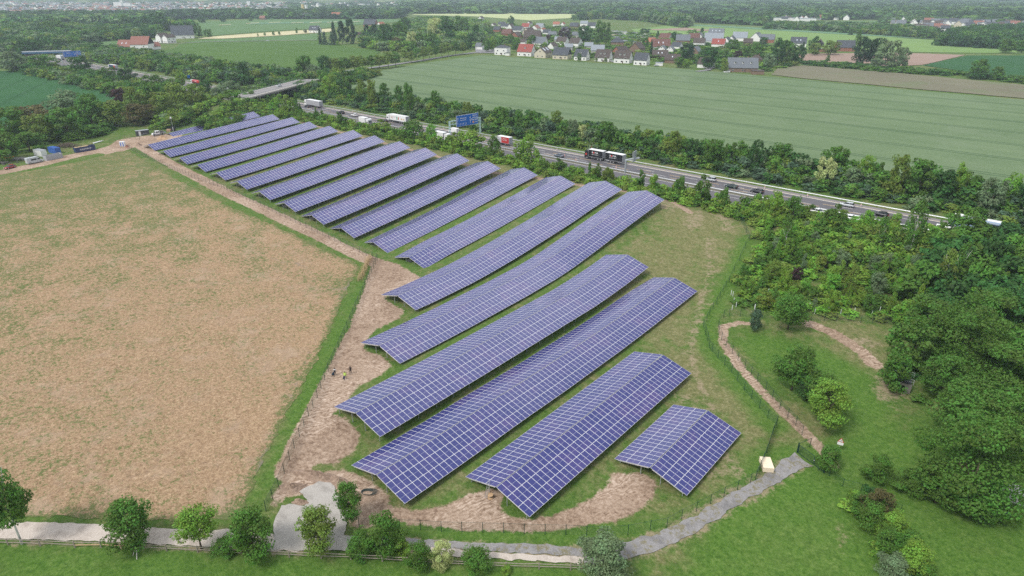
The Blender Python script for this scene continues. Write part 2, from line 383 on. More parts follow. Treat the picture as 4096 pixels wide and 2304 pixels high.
# stubble field at the left
STUB = [(-30, 708), (170, 676), (300, 650), (400, 626), (470, 607), (520, 606), (600, 655), (700, 715), (800, 765), (900, 818), (1000, 862), (1100, 905), (1200, 950), (1300, 1000), (1400, 1040), (1440, 1065),
        (1378, 1180), (1316, 1330), (1254, 1460), (1172, 1610), (1102, 1740), (1034, 1880), (990, 1985), (966, 2064), (800, 2082), (500, 2078), (300, 2070), (0, 2068), (-200, 2062)]
t = NT('stubble_field_mat'); P = t.obj()
fine = t.noise(3.2, 7, .8, P); m1 = t.noise(.55, 6, .75, P); m2 = t.noise(.12, 5, .65, P); b1 = t.noise(.03, 3, .6, P)
ff = t.math('ADD', t.math('MULTIPLY', fine, .5), t.math('MULTIPLY', t.noise(1.4, 8, .85, P), .5)); straw = t.ramp(ff, [(.34, (.10, .058, .034)), (.44, (.24, .155, .09)), (.53, (.40, .275, .168)), (.62, (.56, .42, .275)), (.72, (.70, .56, .40))])
soilp = t.ramp(fine, [(.3, (.14, .085, .055)), (.7, (.34, .235, .16))])
streak = t.noise(1.1, 8, .85, t.mapping(P, (1.3, .5, 1), (0, 0, .35)))
col = t.mix(t.math('MULTIPLY', t.step(t.math('MULTIPLY_ADD', streak, .6, t.math('MULTIPLY', m2, .6)), .60, .74), .75), straw, soilp); col = t.mix(t.math('MULTIPLY', t.step(m2, .5, .72), .35), col, (.60, .46, .32))
gg = t.ramp(fine, [(.3, (.045, .085, .02)), (.55, (.085, .145, .035)), (.8, (.16, .21, .065))])
gden = t.attr('green')
gm_ = t.math('ADD', t.math('MULTIPLY', t.noise(1.15, 8, .88, P), 1.1), t.math('ADD', t.math('MULTIPLY', t.noise(.13, 5, .75, P), .38), t.math('MULTIPLY', gden, .20)))
col = t.mix(t.math('MULTIPLY', t.step(gm_, .81, .89), .82), col, gg)
rut = t.step(t.math('ADD', t.attr('rut'), t.math('MULTIPLY', t.math('SUBTRACT', m1, .5), 1.2)), .45, .8)
col = t.mix(t.math('MULTIPLY', rut, .75), col, t.ramp(fine, [(.3, (.15, .12, .095)), (.7, (.30, .26, .22))]))
t.bsdf(col, .95, .1, bump=t.math('ADD', fine, m1), bstr=.7, bdist=.3)
def g_green(V):
    # greener towards the far end and along the edges of the field
    d = np.clip((-V[:, 0] - 95) / 230, 0, 1) * .80 + .06 + .25 * np.clip(1 - V[:, 1] / 40.0, 0, 1)
    e = np.clip(1 - sd_poly(V, SP) / 3, 0, 1) * .9
    w = np.clip(1 - np.hypot((V[:, 0] + 138) / 26, (V[:, 1] - 92) / 13), 0, 1) * .9
    return np.clip(np.maximum(np.maximum(d, e), w), 0, 1.5)
SP = GPs(STUB)
RUTS = [GPs(p) for p in ([(1400, 1130), (1350, 1210), (1300, 1300), (1260, 1380), (1180, 1540), (1100, 1700), (1030, 1900)], [(1340, 1150), (1290, 1240), (1240, 1330)], [(1180, 1040), (1260, 1110), (1350, 1160)], [(1090, 1020), (1150, 1090)])]
def g_rut(V):
    r = np.zeros(len(V))
    for l in RUTS: r = np.maximum(r, soft(sd_line(V, l, .8), 1.2))
    return r * .85
STUBO = sheet('stubble_field', SP, t.m, lift=.04, step=3.0, edge=.8, amp=.35, label='dry stubble field with green weeds', attrs={'green': g_green, 'rut': g_rut})

# gravel lane and turning pad
def gravel_mat(name, lo, mi_, hi, weeds=.0):
    t = NT(name); P = t.obj(); fine = t.noise(5.5, 7, .8, P); m = t.noise(.5, 5, .65, P)
    c = t.ramp(fine, [(.28, lo), (.5, mi_), (.74, hi)])
    c = t.mix(t.step(m, .45, .7), c, t.ramp(fine, [(.3, tuple(x * .8 for x in lo)), (.7, tuple(x * .92 for x in mi_))]))
    if weeds:
        w = t.noise(.8, 6, .75, P); c = t.mix(t.math('MULTIPLY', t.step(w, .60 - weeds * .1, .72 - weeds * .1), .8), c, t.ramp(fine, [(.3, (.10, .10, .04)), (.7, (.26, .22, .12))]))
    t.bsdf(c, .95, .1, bump=t.math('ADD', fine, m), bstr=.5, bdist=.12); return t.m
M_SANDG = gravel_mat('pale_gravel_mat', (.36, .30, .25), (.50, .44, .38), (.66, .60, .54))
M_PAD = gravel_mat('fine_grey_gravel_mat', (.30, .275, .245), (.39, .365, .33), (.52, .49, .45))
M_GREYG = gravel_mat('grey_gravel_mat', (.15, .145, .145), (.26, .25, .245), (.42, .40, .39), weeds=1.0)
sheet('gravel_lane', GPs([(-250, 2085), (0, 2088), (200, 2092), (400, 2100), (640, 2112), (800, 2118), (930, 2122), (1090, 2140), (1100, 2190), (1200, 2206), (1000, 2200), (860, 2192), (640, 2180), (400, 2165), (0, 2158), (-250, 2155)]),
      M_SANDG, lift=.10, step=2.5, edge=.7, amp=.10, label='pale gravel lane along the wooden fence')
sheet('gravel_pad', GPs([(1085, 2198), (1098, 2140), (1100, 2070), (1128, 2020), (1180, 2018), (1222, 2024), (1228, 2000), (1196, 1972), (1240, 1945), (1312, 1908), (1335, 1935), (1345, 1965), (1372, 2000), (1392, 2040), (1385, 2110), (1378, 2142), (1430, 2146), (1440, 2175), (1400, 2205), (1250, 2206)]),
      M_PAD, lift=.14, step=2.0, edge=.6, amp=.12, label='grey gravel pad at the corner of the site')
gl = [(1410, 2160), (1600, 2172), (1900, 2186), (2150, 2196), (2380, 2216)]
sheet('wheel_track', ribbon(GPs(gl), .75), M_GREYG, lift=.09, step=1.5, edge=.6, amp=.14, label='grey gravel wheel track next to the site fence')
sheet('wheel_track', ribbon(GPs([(1700, 2200), (1900, 2220), (2150, 2232), (2330, 2240)]), .6), M_SANDG, lift=.09, step=1.5, edge=.6, amp=.16, label='sandy wheel track next to the wooden fence')
sheet('gravel_track', ribbon(GPs([(2330, 2226), (2480, 2210), (2640, 2165), (2800, 2085), (2950, 1990), (3080, 1920), (3160, 1862), (3215, 1838)]), [1.5, 1.5, 1.35, 1.2, 1.1, 1.15, 1.5, 1.9]),
      M_GREYG, lift=.09, step=1.5, edge=.7, amp=.16, label='stony track curving up to the green gate')
# ------------------------------------------------------------------ farm fields
def crop_mat(name, lo, hi, period=0.0, ang=0.0, off=0.0, tw=.9, line=(.05, .09, .03), patch=None, gap=2.0):
    t = NT(name); P = t.obj(); fine = t.noise(1.3, 6, .75, t.mapping(P, (1, .35, 1), (0, 0, ang))); b = t.noise(.02, 4, .6, P); m = t.noise(.11, 4, .6, t.mapping(P, (.3, 1.4, 1), (0, 0, ang)))
    f = t.math('ADD', t.math('MULTIPLY', fine, .55), t.math('ADD', t.math('MULTIPLY', m, .35), t.math('MULTIPLY', b, .35)))
    c = t.ramp(f, [(.42, lo), (.80, hi)])
    if patch: c = t.mix(t.math('MULTIPLY', t.step(t.noise(.035, 4, .6, P), .5, .7), .55), c, patch)
    if period:
        sx = t.n('SeparateXYZ'); w = t.noise(.012, 1, .5, P); t.l(t.mapping(P, (1, 1, 1), (0, 0, ang)), sx.inputs[0])
        yy = t.math('ADD', sx.outputs[1], t.math('MULTIPLY', w, 2.5)); ph = t.math('PINGPONG', t.math('ADD', yy, 10000.0 + off), period / 2)
        d = t.math('ABSOLUTE', t.math('SUBTRACT', ph, gap / 2 + .2)); l = t.math('SUBTRACT', 1.0, t.step(d, .12, tw))
        c = t.mix(t.math('MULTIPLY', l, t.math('ADD', .5, t.math('MULTIPLY', fine, .5))), c, line)
    t.bsdf(c, .95, .08, bump=fine, bstr=.4, bdist=.2); return t.m
def field(name, px, mat, label, lift=.35, step=14.0, world=None, edge=8.0, amp=.5):
    return sheet(name, world or GPs(px), mat, lift=lift, step=step, edge=edge, amp=amp, label=label)
WHEAT = crop_mat('wheat_mat', (.088, .142, .066), (.165, .225, .118), 33.7, .0, 12.2, .85, (.030, .070, .030), (.155, .205, .12), gap=2.6)
G_DARK = crop_mat('dark_crop_mat', (.020, .078, .026), (.042, .122, .040), 24.0, .55, 3.0, .8, (.018, .06, .02))
G_VIV = crop_mat('green_crop_mat', (.050, .108, .020), (.092, .165, .036), 0)
G_MID = crop_mat('mid_green_crop_mat', (.070, .145, .050), (.12, .20, .075), 0)
G_LIGHT = crop_mat('light_green_crop_mat', (.135, .23, .065), (.20, .30, .095), 0, patch=(.13, .21, .085))
G_BLUE = crop_mat('blue_green_crop_mat', (.09, .18, .10), (.14, .25, .14), 0)
G_YEL = crop_mat('yellow_green_crop_mat', (.33, .38, .17), (.47, .50, .26), 0)
BEIGE = crop_mat('ripe_strip_mat', (.42, .38, .22), (.60, .54, .34), 0)
BROWN = crop_mat('brown_field_mat', (.135, .125, .085), (.20, .19, .125), 0, patch=(.13, .17, .075))
PINK = crop_mat('ploughed_mat', (.24, .165, .13), (.34, .25, .20), 0)
wh = GPs([(1382, 322), (1420, 306), (1530, 283), (1720, 250), (1925, 222), (1995, 226), (2150, 236), (2300, 247), (2500, 262), (2700, 274), (2900, 292), (3053, 306), (3214, 320), (3642, 362), (4110, 402), (4400, 430)]) + [(60, 330), (60, 265), (-200, 264.5), (-330, 264.5), (-415, 266), (-432, 290)]
field('wheat_field', None, WHEAT, 'large pale green wheat field with tramlines beyond the motorway', world=wh, step=12)
field('brown_field', [(3085, 300), (3110, 275), (3140, 262), (3220, 263), (3577, 292), (4110, 343), (4400, 372), (4400, 424), (4096, 395), (3642, 355), (3214, 315)], BROWN, 'sparse brown green field on the right', step=16)
field('ploughed_field', [(3190, 216), (3600, 212), (3862, 221), (3690, 261), (3500, 268), (3390, 262), (3200, 244)], PINK, 'bare pinkish field strip', step=16)
field('dark_green_field', [(3870, 223), (4110, 223), (4300, 230), (4300, 345), (4096, 318), (3900, 292), (3690, 263)], G_DARK, 'dark green field at the right edge', step=18)
field('light_green_field', [(2525, 118), (2745, 97), (3000, 112), (3400, 138), (3762, 163), (3760, 176), (4110, 199), (4300, 205), (4300, 225), (4096, 215), (3600, 209), (3205, 197), (3080, 170), (2850, 146), (2640, 134), (2540, 128)], G_LIGHT, 'bright green field behind the village', step=22)
field('ploughed_strip', [(2590, 119), (2740, 112), (2860, 122), (2820, 125), (2620, 122)], PINK, 'brown strip behind the village', lift=.6, step=22)
field('green_strip', [(2745, 97), (3000, 110), (3500, 141), (3760, 160), (3500, 146), (3000, 117), (2760, 103)], G_BLUE, 'blue green strip along the bright field', lift=.6, step=22)
field('far_field', [(3050, 88), (3280, 86), (3510, 83), (3520, 94), (3300, 103), (3070, 106)], G_MID, 'green field before the far suburb', step=30)
field('far_field', [(2980, 70), (3200, 72), (3260, 80), (3080, 84)], G_MID, 'narrow green field near the far industrial sheds', step=30)
field('yellow_field', [(1625, 50), (1950, 45), (2130, 47), (2300, 58), (2290, 72), (2120, 82), (1900, 66), (1660, 60)], G_YEL, 'yellow green field behind the village wood', step=30)
field('green_field', [(620, 207), (690, 198), (730, 172), (1000, 165), (1268, 163), (1400, 188), (1525, 206), (1495, 226), (1290, 272), (1150, 292), (900, 262), (720, 222)], G_VIV, 'vivid green field left of the lime avenue', step=16)
field('green_strip', [(340, 162), (600, 158), (636, 172), (560, 190), (440, 200), (355, 182)], G_MID, 'green strip behind the red roofed farmhouse', step=20)
field('green_strip', [(730, 171), (800, 162), (1000, 152), (1270, 136), (1272, 160), (1000, 164), (800, 170)], G_MID, 'light green strip below the ripe strip', lift=.4, step=20)
field('ripe_strip', [(790, 156), (850, 147), (1000, 136), (1110, 128), (1330, 115), (1330, 127), (1100, 144), (900, 155)], BEIGE, 'pale ripe strip across the green land', lift=.4, step=20)
field('green_field', [(700, 90), (900, 84), (1100, 78), (1580, 77), (1625, 86), (1420, 100), (1290, 113), (1060, 126), (850, 143), (760, 138), (650, 112)], G_MID, 'wide green field before the far woods', step=26)
field('flower_strip', [(1000, 92), (1400, 84), (1560, 84), (1400, 90), (1000, 98)], G_BLUE, 'blue green strip in the wide green field', lift=.7, step=26)
for k, (x, y, w) in enumerate(((1010, 93, 26), (1098, 90, 24), (1190, 91, 26), (1262, 90, 24), (1330, 89, 22), (1420, 87, 20), (900, 100, 24))):
    field('flower_strip', [(x - w, y + 1.6), (x + w, y - 1.0), (x + w, y + .3), (x - w, y + 3)], BEIGE, 'short pale strip in the wide green field', lift=.9, step=26, edge=20)
field('far_field', [(2400, 32), (2470, 28), (2560, 30), (2480, 40), (2400, 42)], G_MID, 'small far green clearing', step=40)
field('dark_green_field', [(-60, 290), (60, 282), (150, 283), (250, 300), (400, 335), (560, 380), (600, 400), (590, 440), (470, 470), (330, 500), (200, 540), (60, 580), (-60, 600)], G_DARK, 'dark green field beside the motorway at the left', step=9)

# ------------------------------------------------------------------ motorway
RZ = 3.62
t = NT('asphalt_mat'); P = t.obj(); n = t.noise(.5, 6, .7, t.mapping(P, (.12, 1.6, 1))); f = t.noise(6, 4, .7, P)
t.bsdf(t.ramp(t.math('ADD', t.math('MULTIPLY', n, .7), t.math('MULTIPLY', f, .3)), [(.3, (.080, .075, .082)), (.7, (.135, .128, .138))]), .75, .35); M_ASPH = t.m
t = NT('hard_shoulder_mat'); P = t.obj(); n = t.noise(.5, 6, .7, t.mapping(P, (.12, 1.6, 1))); f = t.noise(6, 4, .7, P)
t.bsdf(t.ramp(t.math('ADD', t.math('MULTIPLY', n, .7), t.math('MULTIPLY', f, .3)), [(.3, (.17, .155, .155)), (.7, (.26, .24, .235))]), .85, .3); M_SHOUL = t.m
U0, U1 = -1500, 130
def strip(name, s0, s1, z, mat, label, u0=U0, u1=U1, kind='structure'):
    us = np.arange(u0, u1 + 1, 10.0); V = np.array([(u, s, z) for u in us for s in (s0, s1)]); k = np.arange(len(us) - 1) * 2
    Fq = np.stack([k, k + 2, k + 3, k + 1], 1); return tag(link(name, np_mesh(name, V, Fq, mat)), label, kind=kind)
strip('motorway', 202.5, 213.4, RZ, M_ASPH, 'near carriageway of the motorway')
strip('motorway', 215.6, 226.6, RZ, M_ASPH, 'far carriageway of the motorway')
strip('hard_shoulder', 226.6, 229.4, RZ + .006, M_SHOUL, 'pale hard shoulder of the far carriageway')
strip('hard_shoulder', 200.2, 202.5, RZ + .006, M_SHOUL, 'hard shoulder of the near carriageway')
strip('median', 213.4, 215.6, RZ - .05, simple('median_gravel', (.16, .15, .10), .95), 'gravel strip between the carriageways')
M_WHITE = simple('white_paint', (.74, .73, .70), .6); M_YEL = simple('yellow_marking', (.72, .50, .22), .6)
mb = MB()
def line(s, z=RZ + .02, w=.15, u0=-900, u1=60, dash=0, gap=0, mi=0, off=0):
    u = u0 + off
    while u < u1:
        L = dash or (u1 - u0); mb.box((u + L / 2, s, z), (L, w, .012), mi=mi)
        if not dash: break
        u += dash + gap
line(226.35, w=.28); line(226.75, w=.16, mi=1); line(216.1, w=.25); line(212.9, w=.2); line(202.9, w=.25); line(201.9, w=.16)
line(222.9, dash=6, gap=12, w=.17); line(219.4, dash=6, gap=12, off=7, w=.17); line(222.1, dash=6, gap=8, mi=1, off=3, w=.2); line(218.6, dash=6, gap=6, mi=1, off=9, w=.18)
line(209.6, dash=6, gap=12, off=4); line(206.2, dash=6, gap=12, off=11)
tag(mb.build('road_markings', [M_WHITE, M_YEL]), 'white and yellow lane markings on the motorway', kind='structure')
M_GALV = simple('galvanised_steel', (.50, .52, .53), .45, .5, .6)
M_CONC = simple('concrete', (.34, .32, .30), .9)
def guard_rail(s, label, u0, u1, z, both=False):
    r = empty('guard_rail', (0, s, z), label=label, cat='guard rail')
    m = MB(); prof = [(0, .55), (.06, .60), (0, .68), (.06, .76), (0, .82)]
    for (a, za), (b, zb) in zip(prof[:-1], prof[1:]):
        for sg in ((-1, 1) if both else (-1,)):
            o = .12 * sg; m.add([(u0, o + a * sg, za), (u1, o + a * sg, za), (u1, o + b * sg, zb), (u0, o + b * sg, zb)], [(0, 1, 2, 3) if sg < 0 else (3, 2, 1, 0)])
    m.box(((u0 + u1) / 2, -.09, .69), (u1 - u0, .04, .30)); 
    if both: m.box(((u0 + u1) / 2, .09, .69), (u1 - u0, .04, .30))
    m.build('rail', M_GALV, r); pm = MB(); pm.box((0, 0, .35), (.10, .12, .75)); me = pm.mesh('post', M_GALV)
    n = 0; u = u1 - 2
    while u > u0 and n < 98: link('post', me, r, (u, 0, 0)); u -= 4.0; n += 1
    return r
guard_rail(229.9, 'long steel guard rail on the far side of the motorway', -1000, 100, 3.6)
guard_rail(214.5, 'steel guard rail in the middle of the motorway', -1000, 100, 3.55, True)
guard_rail(199.8, 'steel guard rail on the near side of the motorway behind the bushes', -450, 60, 3.5)
# delineator beacons on the shoulder
M_BEAC = simple('beacon_white', (.75, .72, .70), .5); M_RED = simple('signal_red', (.50, .05, .04), .5); M_BLK = simple('black_rubber', (.02, .02, .02), .7)
bu = [GPz(x, y, RZ)[0] for x, y in ((1336, 437), (1409, 452), (1498, 468), (1769, 520), (2219, 605), (2840, 716), (3055, 758), (3227, 789), (3442, 828), (4080, 934))]
for i, u in enumerate(sorted(bu)):
    r = empty('road_beacon', (u, 226.95, RZ), label='white warning beacon on the hard shoulder, %s from the left' % ordinal(i), cat='beacon', group='beacons along the hard shoulder')
    m = MB(); m.box((0, 0, .62), (.26, .05, 1.0)); m.build('panel', M_BEAC, r)
    m = MB(); m.box((0, 0, .5), (.27, .056, .16)); m.box((0, 0, .9), (.27, .056, .16)); m.build('stripe', M_RED, r)
    m = MB(); m.box((0, 0, .06), (.8, .4, .12), top=.85); m.build('foot', M_BLK, r)
for i, (x, y) in enumerate(((2264, 628), (2303, 645), (2464, 676))):
    u = GPz(x, y, RZ)
    r = empty('traffic_cone', (u[0], max(u[1], 214.2) if i else 219, RZ), label=('red and white beacon board between the lanes near the grey blue car', 'white post near the median bushes left of the black lorry', 'red and white beacon beside the post of the cantilever sign')[i], cat='beacon')
    m = MB(); m.box((0, 0, .7), (.3, .05, 1.2)); m.build('panel', M_BEAC, r); m = MB(); [m.box((0, 0, z), (.31, .056, .18)) for z in (.35, .75, 1.15)]; m.build('stripe', M_RED, r)

# road to the village and the lime avenue
M_ROAD = simple('village_road_mat', (.20, .195, .20), .85, scale=.4)
rd = GPs([(1240, 300), (1400, 284), (1520, 268), (1700, 241), (1800, 224), (1925, 208)])
sheet('village_road', ribbon(rd, [3.2, 3.2, 3.2, 3.0, 3.0, 3.6]), M_ROAD, lift=.5, step=5, edge=5, label='grey country road beside the lime avenue')
sheet('village_road', GPs([(1900, 198), (1960, 194), (2010, 198), (2030, 204), (1990, 214), (1905, 213)]), M_ROAD, lift=.45, step=6, edge=6, label='road mouth at the village edge')
sheet('side_road', ribbon(GPs([(2790, 288), (2830, 282), (2850, 270)]), 2.5), M_ROAD, lift=.55, step=5, edge=5, label='small side road at the village edge')
sheet('farm_road', ribbon(GPs([(600, 172), (700, 176), (830, 168), (1000, 166), (1265, 161)]), 2.0), simple('farm_road_mat', (.28, .27, .24), .9), lift=.6, step=6, edge=8, label='narrow pale farm road between the fields')

# overpass
OZ = 10.2
a = GPz(950, 386, OZ); b = GPz(1204, 322, OZ)
d2 = Vector((b[0] - a[0], b[1] - a[1])); L = d2.length; ang = math.atan2(d2.y, d2.x)
t = NT('bridge_road_mat'); P = t.obj(); t.bsdf(t.ramp(t.noise(.8, 5, .6, P), [(.3, (.20, .19, .19)), (.7, (.30, .285, .28))]), .85, .2); M_BR = t.m
r = empty('road_bridge', (a[0], a[1], 0), ang, 'grey concrete road bridge over the motorway with railings and piers', 'bridge')
ex = 9
m = MB(); m.box((L / 2, -2.5, OZ - .9), (L + 2 * ex, 12.5, .9)); m.box((L / 2, -2.5, OZ - .4), (L + 2 * ex, 14.2, .35)); m.build('deck', M_CONC, r)
m = MB(); m.box((L / 2, -2.5, OZ - .18), (L + 2 * ex, 9.4, .1)); m.build('roadway', M_BR, r)
m = MB(); m.box((L / 2, 3.2, OZ - .1), (L + 2 * ex, 1.6, .22)); m.box((L / 2, -8.2, OZ - .1), (L + 2 * ex, 1.6, .22)); m.build('kerb', simple('kerb_stone', (.50, .46, .42), .9), r)
for y, nm in ((4.3, 'railing'), (-9.3, 'railing')):
    m = MB()
    for z in (.15, .55, 1.1): m.beam((-ex, y, OZ + z), (L + ex, y, OZ + z), .05, .06)
    for k in range(int((L + 2 * ex) / 2)): m.box((-ex + k * 2, y, OZ + .5), (.07, .07, 1.1))
    m.build(nm, simple('railing_green', (.16, .22, .18), .6), r)
m = MB(); m.box((L / 2, 2.3, OZ + .45), (L + 2 * ex, .05, .3))
for k in range(int((L + 2 * ex) / 2.5)): m.box((-ex + k * 2.5, 2.3, OZ + .2), (.1, .1, .5))
m.build('crash_barrier', M_GALV, r)
pm = MB(); pm.box((0, -2.5, (OZ - 1.3 + 3) / 2), (1.2, 11, OZ - 1.3 - 3), top=1.0); pme = pm.mesh('pier', M_CONC)
for x in (L * .14, L * .42, L * .72): link('pier', pme, r, (x, 0, 0))
m = MB(); m.box((-6, -2.5, 5.5), (3, 13.5, 8)); m.box((L * 1.02, -2.5, 5.5), (3, 13.5, 8)); m.build('abutment', M_CONC, r)
BR_O, BR_A, BR_L = a, ang, L
# embankments that carry the bridge road
def embank(p0, dirv, length, w0=8, w1=3.0):
    m = MB(); rings = []
    for k in range(6):
        f = k / 5; h = (OZ - .4) * (1 - f) + 4.6 * f; x = p0[0] + dirv[0] * length * f; y = p0[1] + dirv[1] * length * f; nx_, ny_ = -dirv[1], dirv[0]
        rings.append([(x - nx_ * (6.5 + (h - 2) * 1.6), y - ny_ * (6.5 + (h - 2) * 1.6), 2), (x - nx_ * 6.5, y - ny_ * 6.5, h), (x + nx_ * 6.5, y + ny_ * 6.5, h), (x + nx_ * (6.5 + (h - 2) * 1.6), y + ny_ * (6.5 + (h - 2) * 1.6), 2)])
    m.loft(rings); return tag(m.build('embankment', MAT_GROUND), 'grassy road embankment at the bridge', kind='structure')
dv = (math.cos(ang), math.sin(ang)); nv = (-dv[1], dv[0])
c0 = (a[0] - nv[0] * 2.5, a[1] - nv[1] * 2.5)
embank((c0[0] - dv[0] * 8, c0[1] - dv[1] * 8), (-dv[0], -dv[1]), 24)
embank((c0[0] + dv[0] * (L + 2), c0[1] + dv[1] * (L + 2)), dv, 90)
# far blue bridge across the motorway
a2 = GPz(104, 207, 10.5); b2 = GPz(262, 203, 10.5); dd = Vector((b2[0] - a2[0], b2[1] - a2[1])); L2 = dd.length
r = empty('blue_bridge', (a2[0], a2[1], 0), math.atan2(dd.y, dd.x), 'blue steel bridge over the motorway at the far left', 'bridge')
m = MB(); m.box((L2 / 2, 0, 9.2), (L2 + 8, 1.0, 1.5)); m.build('girder', simple('bridge_blue', (.06, .15, .26), .5), r)
m = MB(); m.box((L2 / 2, 4.5, 10.0), (L2 + 8, 8, .5)); m.build('deck', M_CONC, r)
m = MB(); m.box((L2 * .9, 4, 6.5), (2, 8, 7)); m.build('pier', M_CONC, r)
m = MB(); m.box((L2 / 2, -.3, 10.9), (L2 + 8, .12, .5)); m.build('railing', simple('bridge_rail', (.45, .55, .62), .5), r)
# ------------------------------------------------------------------ solar tables
t = NT('solar_module_mat'); uvn = t.n('UVMap'); sx = t.n('SeparateXYZ'); t.l(uvn.outputs[0], sx.inputs[0]); u_, v_ = sx.outputs[0], sx.outputs[1]
du = t.math('ABSOLUTE', t.math('SUBTRACT', u_, .5)); dv_ = t.math('ABSOLUTE', t.math('SUBTRACT', v_, .5))
frame = t.math('MAXIMUM', t.math('GREATER_THAN', du, .5 - .0125), t.math('GREATER_THAN', dv_, .5 - .025))
midl = t.math('LESS_THAN', du, .005)
bus = t.math('LESS_THAN', t.math('PINGPONG', t.math('ADD', v_, .035), .03), .005)
P = t.pos(); n1 = t.noise(.42, 3, .6, P); n2 = t.noise(.09, 2, .5, P)
cell = t.ramp(t.math('MULTIPLY_ADD', n2, .5, t.math('MULTIPLY', n1, .6)), [(.40, (.022, .030, .145)), (.55, (.034, .037, .160)), (.70, (.062, .047, .170))])
cell = t.mix(t.math('MULTIPLY', bus, .16), cell, (.40, .42, .62))
line_ = t.math('MAXIMUM', frame, t.math('MULTIPLY', midl, .62))
col = t.mix(line_, cell, (.80, .80, .82)); rough = t.math('MULTIPLY_ADD', frame, .25, .16)
b = t.bsdf(col, .16, .5); t.l(rough, b.inputs['Roughness']); b.inputs['IOR'].default_value = 1.42; M_PV = t.m
M_ALU = simple('aluminium_frame', (.62, .62, .63), .4, .5, .3); M_BACK = simple('panel_back', (.55, .55, .56), .7); M_POST = simple('galvanised_post', (.36, .39, .39), .5, .4, .4)
ML, MW, MT = 2.278, 1.134, .035; GAPX = .02; TH = math.radians(15.27); PW = MW + .02
def module_mesh():
    m = MB(); m.box((0, 0, 0), (ML, MW, MT)); me = m.mesh('solar_panel', [M_ALU, M_PV, M_BACK])
    me.polygons.foreach_set('material_index', [2, 1, 0, 0, 0, 0]); l = me.uv_layers.new(name='UVMap')
    for p in me.polygons:
        for li in p.loop_indices:
            v = me.vertices[me.loops[li].vertex_index].co; l.data[li].uv = (v.x / ML + .5, v.y / MW + .5)
    return me
MODM = module_mesh()
BV = np.array([v.co[:] for v in MODM.vertices]); BF = np.array([p.vertices[:] for p in MODM.polygons]); BUV = np.array([(v[0] / ML + .5, v[1] / MW + .5) for v in BV])
postm = MB(); postm.box((0, 0, .5), (.12, .09, 1.0)); POSTME = postm.mesh('support_post', M_POST)
TABLES = {1: (-349.43, 136.78, 184.57, 1.45, 6.22), 2: (-330.11, 118.68, 184.37, 1.31, 6.86), 3: (-310.68, 117.4, 183.98, 1.42, 7.55), 4: (-290.93, 116, 182.03, 1.67, 8.0), 5: (-272.35, 114.99, 180.68, 1.73, 8.36),
 6: (-253.46, 113.79, 180.37, 1.82, 8.76), 7: (-234.57, 112.45, 178.41, 1.95, 9.17), 8: (-216.3, 111.23, 176.65, 1.8, 9.36), 9: (-199.41, 110.67, 176.15, 1.19, 9.09), 10: (-184.08, 111.21, 179.26, -.03, 8.6),
 11: (-169.77, 112.44, 181.34, -1.53, 7.39), 12: (-155.67, 114.08, 187.23, -3.43, 6.21), 13: (-137.21, 112.53, 184.68, -3.08, 6.53), 14: (-116.99, 91.49, 184.11, -1.61, 8.56), 15: (-100.21, 72.38, 182.53, -1.28, 8.79),
 16: (-82.97, 53.48, 143.1, -.34, 2.61), 17: (-68.69, 46.65, 143.51, -1.68, -.15), 18: (-52.84, 57.26, 108.91, -2.08, -1.67), 19: (-37.52, 77.56, 98.33, -2.8, -2.71)}
MIDZ = {13: [(124.0, -1.41), (137.5, -.01), (147.1, 1.17), (157.4, 2.6), (166.9, 3.86)],
 14: [(98.8, -1.59), (104.4, -1.37), (110.3, -1.2), (117.3, -.68), (129.8, .6), (138.0, 1.71), (146.6, 2.9), (155.7, 4.15), (165.3, 5.89), (174.1, 7.2)],
 15: [(83.9, -1.33), (93.9, -1.2), (103.5, -.9), (113.0, -.65), (126.2, .06), (133.9, .91), (143.6, 2.49), (154.6, 4.41), (167.8, 6.64)],
 16: [(69.5, -.38), (79.5, -.35), (96.0, -.1), (109.2, .12), (118.9, .25), (126.2, .75), (133.4, 1.36)],
 17: [(56.8, -1.85), (65.2, -1.87), (74.9, -1.8), (88.5, -1.95), (99.4, -1.8), (108.6, -1.7), (118.7, -1.37), (129.8, -.8)]}
desc = {1: 'farthest and shortest of the far rows, beside the parking area', 2: 'second farthest row, ending by the small earth heap', 19: 'small nearest table on the right, only eighteen panels long', 18: 'second nearest row, with a ladder leaning at its left end',
        17: 'long near row with a cable coil at its left end', 16: 'long row ending just right of the three walkers', 15: 'longest row, reaching from the sandy path to the meadow', 14: 'long curved row directly behind the longest row', 13: 'row starting beside the bend of the site fence'}
